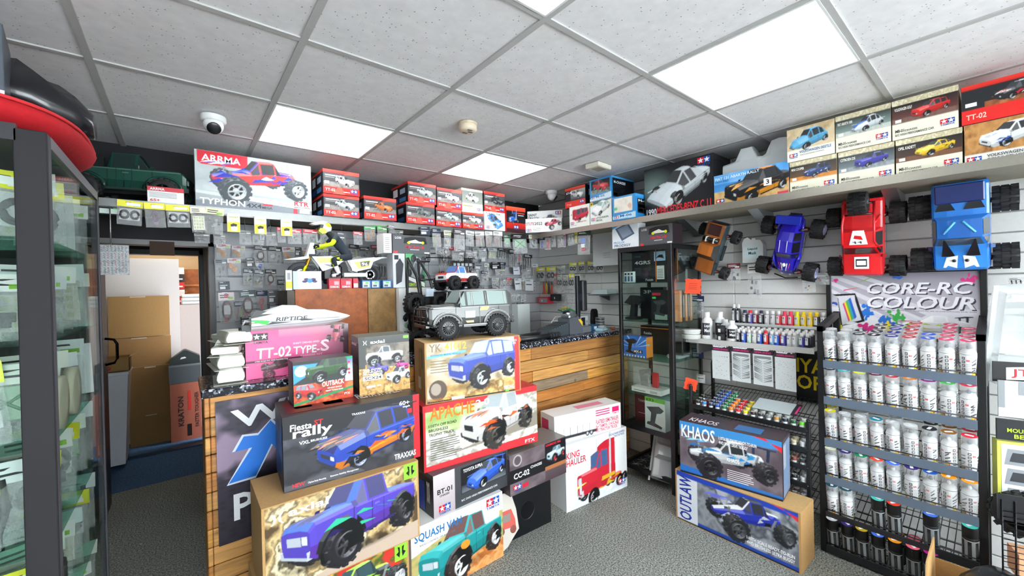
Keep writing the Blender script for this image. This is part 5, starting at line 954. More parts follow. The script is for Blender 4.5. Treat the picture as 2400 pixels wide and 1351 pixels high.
# four cars hung nose down on the right wall
def wallrot(inplane=0., tilt=0.): # nose down, roof to the room
    M0 = Matrix(((0, 0, -1), (0, -1, 0), (-1, 0, 0)))
    return (Matrix.Rotation(inplane, 3, 'X') @ Matrix.Rotation(tilt, 3, 'Y') @ M0).to_euler()
gw = 'model cars hung nose-down on the right wall'
def hook(y, z): t = thing('wall_hook', 'metal hook holding a hung model car, %s' % {1: 'behind the rusty pickup', 2: 'behind the blue racing beetle', 3: 'behind the red desert racer', 4: 'behind the blue monster truck'}[hook.n], 'hook', (3.1, y, z)); MB().cyl((0, 0, 0), (-.05, 0, -.0), .004, 6, '#c8c8c8').tube([(-.05, 0, 0), (-.054, 0, .012)], .004, 6).box(-.004, -.012, -.02, 0, .012, .02).build('arm', METAL, t); hook.n += 1
hook.n = 1
def rust(b):
    b.box(-.24, -.17, .34, -.20, .17, .36, '#15181c'); 
    for x in (-.19,): b.cyl((x, -.17, .40), (x, .17, .40), .045, 10, '#1b1e22'); b.box(x - .05, -.1, .36, x + .05, -.08, .452, '#e0e0e0'); b.box(x - .05, .08, .36, x + .05, .10, .452, '#e0e0e0')
    b.box(-.48, -.15, .33, -.27, .15, .37, '#3a1c1c', b=.01); b.box(-.1, .2, .12, .2, .25, .2, '#1c2a30', b=.01); b.box(-.1, -.25, .12, .2, -.2, .2, '#1c2a30', b=.01); b.box(.42, -.1, .1, .52, .1, .2, '#1d2226', b=.01)
rc_model('pickup_truck_model', 'rusty brown hot-rod pickup model, leftmost car hung on the wall', 'pickup', .36, (2.98, 1.305, 1.74), wallrot(math.radians(22), math.radians(-8)), '#2b3a40', '#15161a', r=.12, w=.11, tr=.32, xf=.42, xr=-.30, hood='#a05a24', roof='#b06428', glass='#3a3a3a', group=gw, deco=rust, knob=1, scale_y=.85)
def beetle_d(b):
    b.box(-.52, -.2, .42, -.38, .2, .45, '#1d2fb0', b=.005); b.box(-.47, -.15, .28, -.43, -.12, .43, '#1a1a20'); b.box(-.47, .12, .28, -.43, .15, .43, '#1a1a20'); b.text('7', 0, 0, .001, .001, '#fff')
    for s in (-1, 1):
        b.tube([(.30, s * .05, .30), (.44, s * .03, .245)], .008, 4, '#f4f4f8'); b.tube([(.30, s * .09, .29), (.43, s * .06, .24)], .006, 4, '#e83a6a'); b.tube([(.08, s * .06, .465), (-.12, s * .06, .485)], .006, 4, '#d8dcf4')
        b.tube([(.40, s * .15, .2), (.25, s * .2, .27), (.12, s * .212, .22)], .02, 6, '#2a2ad0'); b.tube([(-.2, s * .2, .22), (-.3, s * .2, .28), (-.42, s * .17, .2)], .02, 6, '#4a3ad0'); b.cyl((.5, s * .07, .12), (.53, s * .07, .12), .02, 10, '#e8ecf8')
    b.cyl((.33, 0, .29), (.33, 0, .308), .032, 14, '#f8f8f8'); b.tube([(.56, -.2, .1), (.60, 0, .12), (.56, .2, .1)], .012, 6, '#15161a')
rc_model('racing_car_model', 'blue rounded racing car model with pink flames and chunky tyres, on the wall', 'beetle', .37, (3.03, .86, 1.73), wallrot(math.radians(13), math.radians(-12)), '#2a22b8', '#c8c8f0', r=.15, w=.17, tr=.36, xf=.42, xr=-.30, glass='#15161c', group=gw, deco=beetle_d, scale_y=.9, spokes=7, hood='#2418a8', roof='#2a20b0', tread=13)
def red_d(b):
    for s in (-1, 1):
        b.tube([(.14, s * .20, .38), (.02, s * .17, .56), (-.20, s * .17, .56), (-.46, s * .15, .44), (-.46, s * .15, .30)], .014, 6, '#d81820'); b.tube([(.02, s * .03, .56), (.15, s * .03, .40)], .009, 5, '#17181a')
        b.tube([(-.2, s * .17, .56), (-.3, s * .2, .3)], .012, 6, '#d81820'); b.add([(.48, s * .2, .30), (.30, s * .22, .35), (.2, s * .225, .30), (.46, s * .21, .2)], [(0, 1, 2, 3)], False, [lin('#f0f0f0')])
        b.box(.501, s * .1, .22, .506, s * .18, .27, '#b8c0c8')
    b.box(.24, -.08, .365, .40, .08, .374, '#f4f4f4'); b.box(.27, -.06, .374, .37, .06, .38, '#22242a'); b.box(.29, -.05, .38, .35, .05, .384, '#f4f4f4'); b.prism([(.06, -.10), (.06, .10), (-.12, .06), (-.12, -.06)], .53, .538, 'z', '#f4f4f4'); b.prism([(-.02, -.05), (.0, .05), (-.05, .03), (-.06, -.04)], .538, .541, 'z', '#d81820')
    b.tube([(-.45, -.15, .44), (-.45, .15, .44)], .012, 6, '#17181a'); b.tube([(-.32, -.16, .5), (-.32, .16, .5)], .012, 6, '#17181a')
t = rc_model('desert_racer_model', 'red and white tube-framed desert racer model with a spare wheel, on the wall', 'pickup', .42, (3.03, .50, 1.74), wallrot(math.radians(2), math.radians(-10)), '#e01c24', '#2a2b2e', r=.13, w=.15, tr=.32, xf=.40, xr=-.28, glass='#1b1c1e', group=gw, deco=red_d, hood='#e01c24', roof='#e01c24', scale_y=.92, tread=13)
w_ = wheel_thing(t, (-.46 * .42, 0, .52 * .42), .055, .075, 1, '#2a2b2e'); w_.rotation_euler = (0, 0, math.radians(0)); w_.name = 'spare_wheel'
def blue_d(b):
    for s in (-1, 1):
        b.add([(.33, s * .04, .366), (.33, s * .15, .36), (.10, s * .12, .512)], [(0, 1, 2)], False, [lin('#16181c')]); b.add([(-.20, s * .03, .375), (-.20, s * .19, .37), (-.40, s * .12, .37)], [(0, 1, 2)], False, [lin('#0f1420')])
        b.add([(.47, s * .03, .352), (.46, s * .14, .35), (.34, s * .11, .368), (.32, s * .02, .372)], [(0, 1, 2, 3)], False, [lin('#eef2f4')]); b.cyl((.38, s * .05, .37), (.38, s * .05, .374), .018, 10, '#15161a')
        b.tube([(.05, s * .12, .52), (-.08, s * .03, .525)], .012, 4, '#60c0f0'); b.tube([(-.1, s * .16, .5), (.12, s * .18, .4)], .006, 4, '#a8e0ff')
        b.add([(.505, s * .05, .2), (.505, s * .19, .2), (.5, s * .17, .28)], [(0, 1, 2)], False, [lin('#f0f4f6')])
    b.box(-.49, -.19, .35, -.28, .19, .39, '#15286a', b=.01); b.box(.50, -.26, .11, .53, .26, .15, '#1b1d20', b=.01)
rc_model('monster_truck_model', 'blue monster truck model with a white shark-tooth nose, rightmost on the wall', 'pickup', .42, (3.03, .14, 1.755), wallrot(math.radians(0), math.radians(-10)), '#1d6fc8', '#1b1c1e', r=.14, w=.19, tr=.33, xf=.38, xr=-.26, glass='#4a5054', group=gw, deco=blue_d, hood='#2a80d8', roof='#1f5fb0', low='#8f989c', scale_y=1.0, tread=13)
for y, z in ((1.33, 1.82), (.85, 1.82), (.50, 1.86), (.14, 1.86)): hook(y, z)
# ------------------------------------------------------------------ boat
t = thing('speedboat_model', 'white deep-vee speedboat model with green and black flashes on the pink box', 'boat', (.24, 2.20, 1.316), math.radians(-2))
hull = MB(); st = [(0, .062, .0, .062), (.1, .064, -.0, .068), (.22, .062, .0, .070), (.32, .052, .006, .067), (.38, .034, .018, .058), (.425, .010, .036, .05), (.44, .001, .044, .047)]
R_ = []
for x, w, zk, zd in st: R_.append([(x, -w, zd), (x, -w * .97, zk + (zd - zk) * .45), (x, -w * .6, zk + (zd - zk) * .2), (x, 0, zk), (x, w * .6, zk + (zd - zk) * .2), (x, w * .97, zk + (zd - zk) * .45), (x, w, zd)])
for a_, c_ in zip(R_[:-1], R_[1:]):
    for k in range(6): hull.add([a_[k], a_[k + 1], c_[k + 1], c_[k]], [(0, 1, 2, 3)], False, [lin('#eef0f2')])
hull.add(R_[0], [tuple(range(7))], False, [lin('#e8eaec')])
for s in (-1, 1):
    for f in (.5, .75): hull.tube([(x, s * w * (.985 if f > .6 else .9), zk + (zd - zk) * (f - .1)) for x, w, zk, zd in st[:5]], .0016, 4, '#9aa0ac')
hull.build('hull', GLOSS, t)
dk = MB(); D2 = []
for (x, w, zk, zd), h in zip(st, (.0, .012, .016, .014, .008, .003, .0)): D2.append([(x, -w, zd), (x, -w * .55, zd + h), (x, 0, zd + h * 1.3), (x, w * .55, zd + h), (x, w, zd)])
for a_, c_ in zip(D2[:-1], D2[1:]):
    for k in range(4): dk.add([a_[k], a_[k + 1], c_[k + 1], c_[k]], [(0, 1, 2, 3)], False, [lin('#f2f3f4')])
dk.build('deck', GLOSS, t)
cn = MB().color('#f2f4f4'); prev = None
for x, w, h in ((.02, .02, .0), (.06, .04, .02), (.13, .045, .045), (.19, .04, .04), (.25, .02, .005)):
    s_ = [(x, -w, .078), (x, -w * .7, .078 + h * .6), (x, 0, .08 + h * .8), (x, w * .7, .078 + h * .6), (x, w, .078)]
    if prev: [cn.add([prev[k], prev[k + 1], s_[k + 1], s_[k]], [(0, 1, 2, 3)], False) for k in range(4)]
    prev = s_
cn.build('canopy', GLOSS, t)
b = MB(); b.flat([(.01, .044), (.06, .030), (.07, .048), (.02, .055)], '#1fb83a', -.0640); b.flat([(.055, .030), (.17, .036), (.08, .042)], '#15161a', -.0646); b.text('RIPTIDE', .095, .044, .13, .018, '#16171a', -.0652, .2); b.flat([(.20, .040), (.26, .040), (.22, .050), (.25, .052), (.19, .048)], '#16171a', -.0648); b.flat([(.0, .046), (.05, .052), (.0, .056)], '#2adf60', -.0652)
b.build('lettering', CARD, t); b = MB().box(-.035, -.015, .0, .0, .015, .03, '#15161a').tube([(-.03, 0, .03), (-.02, .0, .05), (0, 0, .045)], .004, 6, '#d8d8d8').cyl((-.045, 0, .01), (-.035, 0, .01), .012, 8, '#1c1d20').flat([(-.01, .05), (.09, .085), (.02, .098)], '#15161a', -.03); b.build('stern_drive', PLASTIC, t)
# clear moulded body shells
def shell(name, label, L, loc, rot, kind='pickup', mat=None, group=None, sc=(1, 1, 1)):
    o = MB().at(Matrix.Diagonal((L * sc[0], L * sc[1], L * sc[2], 1)) @ Matrix.Translation((0, 0, -.12))); 
    car_body(o, kind, '#e8ecec', glass='#e8ecec', trim='#e4e8e8', lamps=False); k = [i for i in range(len(o.f))]
    o.box(-.54, -.25, .12, .54, -.215, .135, '#e8ecec').box(-.54, .215, .12, .54, .25, .135)
    ob = o.build(name, mat or SHELL, None, loc, rot); return tag(ob, label, 'body shell', group)
gsh = 'moulded body shells stacked on the counter end'
IVORY = attr_mat('ivory_plastic', .45, 0, .03, 30)
def ishell(i, loc, rot, kind, L, sc):
    o = MB().at(Matrix.Diagonal((L * sc[0], L * sc[1], L * sc[2], 1)) @ Matrix.Translation((0, 0, -.1))); car_body(o, kind, '#dfe0d4', glass='#d2d4c8', trim='#cfd0c4', low='#d8dace', lamps=False); o.box(-.55, -.27, .10, .55, .27, .108, '#e4e4da')
    for k in range(5): o.box(-.3 + k * .13, -.228, .2, -.21 + k * .13, -.222, .30, '#c8cabc')
    return tag(o.build('body_shell', IVORY, None, loc, rot), 'ivory vacuum-formed body shell on the counter end, ' + i, 'body shell', gsh)
for i, (nm, dx, dz, ang, k, sz) in enumerate((('at the bottom of the pile', 0, 0, .0, 'suv', .65), ('second from the bottom', -.01, .065, .1, 'suv', .6), ('third from the bottom', .0, .125, -.15, 'pickup', .6), ('at the top of the pile', .01, .175, .2, 'suv', .5))):
    ishell(nm, (.165 + dx, 2.31, 1.092 + dz), (0, 0, math.radians(88) + ang), k, .26, (1, .9, sz))
shell('body_shell', 'clear moulded car body shell, left of two on the orange rally car box', .36, (2.80, 1.04, 2.170), (0, 0, math.radians(95)), 'sedan', sc=(.68, 1, 1.5))
shell('body_shell', 'clear moulded car body shell, right of two on the orange rally car box', .40, (2.80, .86, 2.170), (0, 0, math.radians(85)), 'hatch', sc=(.52, .9, 1.3))
shell('body_shell', 'clear moulded van body shell leaning under the glass cabinet', .36, (2.80, 1.66, .17), (math.radians(20), math.radians(-48), math.radians(20)), 'pickup')
shell('body_shell', 'large clear body shell cut by the right edge above the red label', .46, (2.86, -.05, 1.22), (math.radians(-8), math.radians(72), math.radians(15)), 'sedan', sc=(1, 1, 1))
# ------------------------------------------------------------------ motorbike and rider
def motorbike():
    t = thing('motorbike_model', 'white and fluorescent yellow motocross bike model on the cupboard', 'motorbike', (.56, 2.72, 1.506), 0)
    WB, r = .42, .076
    for x, nm in ((0, 'front_wheel'), (WB, 'rear_wheel')):
        w = MB(); w.lathe([(r * .72, -.016), (r * .93, -.018), (r, -.008), (r, .008), (r * .93, .018), (r * .72, .016)], 26, 'y', '#34373b', cap=False)
        o = w.build(nm, RUBBER, t, (x, 0, r + .012)); b = MB(); b.lathe([(r * .73, -.014), (r * .73, .014)], 24, 'y', '#17181a')
        for k in range(14): a = k * 2 * math.pi / 14; b.cyl((.012 * math.cos(a), .006, .012 * math.sin(a)), (r * .72 * math.cos(a + .2), 0, r * .72 * math.sin(a + .2)), .0012, 3, '#b8bcc0')
        b.lathe([(.034, -.019), (.034, -.021), (.022, -.021), (.022, -.019)], 20, 'y', '#e8eaec'); b.cyl((0, -.022, 0), (0, .022, 0), .009, 10, '#c8ccd0')
        for k in range(8): a = k * math.pi / 4; b.cyl((.028 * math.cos(a), -.0215, .028 * math.sin(a)), (.028 * math.cos(a), -.022, .028 * math.sin(a)), .003, 5, '#101112')
        b.build('hub', METAL, o)
    b = MB()
    for s in (-1, 1): b.tube([(0, s * .022, r + .01), (.035, s * .02, .15), (.07, s * .018, .235)], .0075, 8, '#d8a83c'); b.tube([(0, s * .024, r + .01), (.03, s * .022, .14)], .0105, 8, '#d8e020')
    b.box(.045, -.03, .20, .085, .03, .215, '#22242a').tube([(.07, -.07, .262), (.075, -.03, .25), (.075, .03, .25), (.07, .07, .262)], .005, 6, '#17181a'); b.build('fork', METAL, t)
    b = MB().color('#15161a'); b.box(.12, -.03, .05, .24, .03, .15, b=.012).box(.13, -.02, .03, .22, .02, .06, b=.01).tube([(.10, 0, .21), (.12, 0, .10), (.18, 0, .05)], .008, 6).ball((.19, 0, .10), .042, 10, '#1c1d20').tube([(.24, 0, .09), (WB, 0, r + .012)], .009, 6, '#a8acb0').box(.25, -.026, .075, WB - .02, -.018, .10, '#d8dce0'); b.build('engine', PLASTIC, t)
    b = MB(); P_ = lambda pts, c, y0, y1: b.prism(pts, y0, y1, 'y', c)
    P_([(-.09, .178), (-.02, .192), (.05, .205), (.055, .19), (0, .18)], '#eef0f2', -.022, .022); P_([(.03, .20), (.055, .285), (.075, .285), (.08, .21)], '#f2f4f6', -.028, .028)
    for s in (-1, 1):
        y0, y1 = s * .026, s * .036
        P_([(.06, .20), (.17, .205), (.25, .18), (.20, .14), (.12, .11), (.095, .15)], '#f0f2f4', y0, y1); P_([(.085, .195), (.19, .195), (.17, .165), (.10, .16)], '#d8f020', s * .037, s * .038); P_([(.12, .155), (.2, .15), (.17, .135)], '#17181a', s * .037, s * .038)
        P_([(.27, .18), (.44, .205), (.50, .20), (.44, .175), (.42, .13), (.33, .11), (.30, .12)], '#eff1f2', y0 * .9, y1 * .9); P_([(.31, .17), (.42, .185), (.41, .14), (.34, .125)], '#d8f020', s * .0335, s * .0345); P_([(.35, .172), (.415, .18), (.405, .148), (.355, .14)], '#17181a', s * .0346, s * .0352)
        b.tube([(.28, s * .034, .185), (.30, s * .036, .115), (.33, s * .036, .105)], .003, 5, '#f4f4f4')
    b.text('96', .36, .147, .04, .022, '#f4f4f4', -.0362); P_([(.20, .195), (.44, .208), (.44, .195), (.22, .175)], '#1c1e22', -.022, .022); P_([(.40, .20), (.52, .21), (.55, .205), (.42, .19)], '#e8ecee', -.018, .018)
    P_([(WB - .06, .155), (WB, .175), (WB + .05, .155), (WB + .06, .14), (WB, .16)], '#2a2d32', -.018, .018); b.build('bodywork', GLOSS, t)
    b = MB().color('#1d1f24'); b.box(WB - .02, -.045, 0, WB + .06, .045, .008).tube([(WB + .04, -.03, .005), (WB + .0, -.03, .088), (WB - .02, -.03, .005)], .004, 5).tube([(WB + .04, .03, .005), (WB, .03, .088), (WB - .02, .03, .005)], .004, 5); b.build('stand', PLASTIC, t)
    return t
motorbike()
def rider():
    """one continuous skinned body in riding pose, coloured by region"""
    J = {'pel': (.285, 0, .215, .030), 'spine': (.245, 0, .265, .034), 'chest': (.205, 0, .315, .036), 'neck': (.175, 0, .345, .016), 'head': (.155, 0, .368, .024)}
    E = [('pel', 'spine'), ('spine', 'chest'), ('chest', 'neck'), ('neck', 'head')]
    for s, n in ((-1, 'l'), (1, 'r')):
        J.update({'sh' + n: (.20, s * .045, .325, .019), 'el' + n: (.165, s * .085, .275, .014), 'wr' + n: (.105, s * .072, .262, .010), 'ha' + n: (.082, s * .068, .262, .012),
                  'hi' + n: (.285, s * .028, .205, .026), 'kn' + n: (.175, s * .058, .185, .019), 'an' + n: (.205, s * .052, .105, .014), 'he' + n: (.215, s * .052, .088, .014), 'to' + n: (.165, s * .055, .080, .011)})
        E += [('chest', 'sh' + n), ('sh' + n, 'el' + n), ('el' + n, 'wr' + n), ('wr' + n, 'ha' + n), ('pel', 'hi' + n), ('hi' + n, 'kn' + n), ('kn' + n, 'an' + n), ('an' + n, 'he' + n), ('he' + n, 'to' + n)]
    K = list(J); me = bpy.data.meshes.new('body'); me.from_pydata([J[k][:3] for k in K], [(K.index(a), K.index(b)) for a, b in E], [])
    o = bpy.data.objects.new('tmp', me); COL.objects.link(o); md = o.modifiers.new('s', 'SKIN'); md.use_smooth_shade = True; sv = me.skin_vertices[0].data
    for i, k in enumerate(K): sv[i].radius = (J[k][3], J[k][3])
    sv[0].use_root = True; m2 = o.modifiers.new('u', 'SUBSURF'); m2.levels = m2.render_levels = 1
    bpy.context.view_layer.update(); dg = bpy.context.evaluated_depsgraph_get(); r = bpy.data.meshes.new_from_object(o.evaluated_get(dg)); bpy.data.objects.remove(o)
    cols = {'pel': '#2b3440', 'spine': '#2b3440', 'chest': '#35404c', 'neck': '#17181a', 'head': '#17181a', 'sh': '#2f3a44', 'el': '#d4ee22', 'wr': '#cfe820', 'ha': '#17181a', 'hi': '#28313c', 'kn': '#222a34', 'an': '#e4e8ec', 'he': '#1a1b1e', 'to': '#d8dce0'}
    at = r.color_attributes.new('Col', 'FLOAT_COLOR', 'CORNER'); P_ = np.array([J[k][:3] for k in K]); buf = np.ones((len(r.loops), 4), np.float32)
    for p in r.polygons:
        k = K[int(np.argmin(((P_ - np.array(p.center)) ** 2).sum(1)))]; c = lin(cols[k if k in cols else k[:-1]])
        if k.startswith('kn') and (int(p.center.z * 400) % 3 == 0): c = lin('#cfe820')
        buf[list(p.loop_indices), :3] = c
    at.data.foreach_set('color', buf.ravel()); r.materials.append(CLOTH); r.name = 'rider_body'
    t = thing('rider_figure', 'motocross rider figure in grey and yellow kit crouched on the bike', 'figure', (.56, 2.72, 1.506)); link('body', r, t)
    b = MB(); b.ball((.152, 0, .385), .034, 14, '#e4e8ea', (1.1, .85, 1)).prism([(.06, .405), (.13, .425), (.16, .42), (.14, .405), (.08, .398)], -.024, .024, 'y', '#e8ecee').prism([(.105, .36), (.125, .345), (.15, .35), (.15, .375), (.115, .38)], -.026, .026, 'y', '#d4ee22')
    b.ball((.158, 0, .395), .0345, 14, '#c8e020', (.8, .86, .7)); b.build('helmet', GLOSS, t); MB().prism([(.112, .385), (.128, .378), (.135, .400), (.118, .402)], -.028, .028, 'y', '#1a1c20').build('goggles', GLOSS, t)
    g = MB()
    for s in (-1, 1):
        for k in range(4): y = s * (.056 + k * .007); g.tube([(.085, y, .266), (.072, y, .268), (.066, y, .260), (.070, y, .253)], .0036, 5, '#1a1b1e')
        g.tube([(.088, s * .056, .258), (.080, s * .052, .250), (.072, s * .054, .250)], .0036, 5, '#1a1b1e')
    g.build('gloved_fingers', CLOTH, t)
rider()
# red padded cushion, bag and carton heaped on the big cabinet
def cushion():
    V = []; F = []; m, n = 28, 14
    for i in range(m):
        a = 2 * math.pi * i / m
        cx = .34 * math.copysign(abs(math.cos(a)) ** .62, math.cos(a)); cy = .40 * math.copysign(abs(math.sin(a)) ** .7, math.sin(a))
        for j in range(n + 1):
            t = math.pi * j / n; k = math.sin(t) ** .55; V.append((cx * (.12 + .88 * k) * (1 + .012 * math.sin(5 * a)), cy * (.12 + .88 * k), .062 * math.cos(t) + .01 * math.sin(3 * a + 1) * k))
    for i in range(m):
        for j in range(n): a_, b_ = i * (n + 1) + j, ((i + 1) % m) * (n + 1) + j; F.append((a_, b_, b_ + 1, a_ + 1))
    b = MB().color('#b00616'); b.add(V, F, True); t = thing('seat_cushion', 'thick red velvety cushion lying on top of the big glass cabinet', 'cushion', (-.555, 1.87, 1.972), .03)
    b.build('cover', CLOTH, t); MB().tube([(.337 * math.copysign(abs(math.cos(a)) ** .62, math.cos(a)), .397 * math.copysign(abs(math.sin(a)) ** .7, math.sin(a)), .012) for a in np.linspace(0, 2 * math.pi, 60)[:-1]], .0045, 5, '#d02830', closed=True).build('piping', CLOTH, t)
cushion()
t = thing('storage_bag', 'crumpled black plastic-wrapped bundle on the red cushion', 'bag', (-.46, 1.98, 2.025), 0)
b = MB(); r2 = random.Random(2); b.color('#14151a'); V = []; F = []
for i in range(13):
    for j in range(16):
        a = 2 * math.pi * j / 16; x = -.24 + i * .04; k = math.sin(math.pi * (i + .6) / 13.2) ** .5; V.append((x, .13 * k * math.cos(a) * r2.uniform(.88, 1.1), .01 + .10 * (1 + math.sin(a)) * k * r2.uniform(.85, 1.12)))
F = [(i * 16 + j, i * 16 + (j + 1) % 16, (i + 1) * 16 + (j + 1) % 16, (i + 1) * 16 + j) for i in range(12) for j in range(16)] + [tuple(range(16)), tuple(12 * 16 + j for j in range(16))]
b.add(V, F, True); b.build('wrapping', GLOSS, t); MB().tube([(-.1, -.12, .06), (-.02, -.08, .16), (.05, 0, .2), (.08, .08, .14)], .006, 6, '#3a4454').tube([(.1, -.11, .06), (.13, -.05, .14), (.15, .03, .17)], .005, 6, '#8f98a8').build('strap', PLASTIC, t)
t = thing('carton', 'dark printed carton with a white barcode label, top left corner on the red cushion', 'box', (-.655, 1.66, 2.036), math.radians(8))
MB().box(0, 0, 0, .30, .2, .20, '#4a525c', b=.002).build('box_body', CARD, t); b = MB().flat([(.16, .06), (.285, .06), (.285, .17), (.16, .17)], '#e8e8e8', -.001)
for k in range(7): b.flat([(.168, .07 + k * .013), (.278, .07 + k * .013), (.278, .075 + k * .013), (.168, .075 + k * .013)], '#4a4c50', -.0016)
b.flat([(.0, .0), (.3, .0), (.3, .02), (0, .02)], '#d8dce0', -.001); b.build('label', CARD, t)


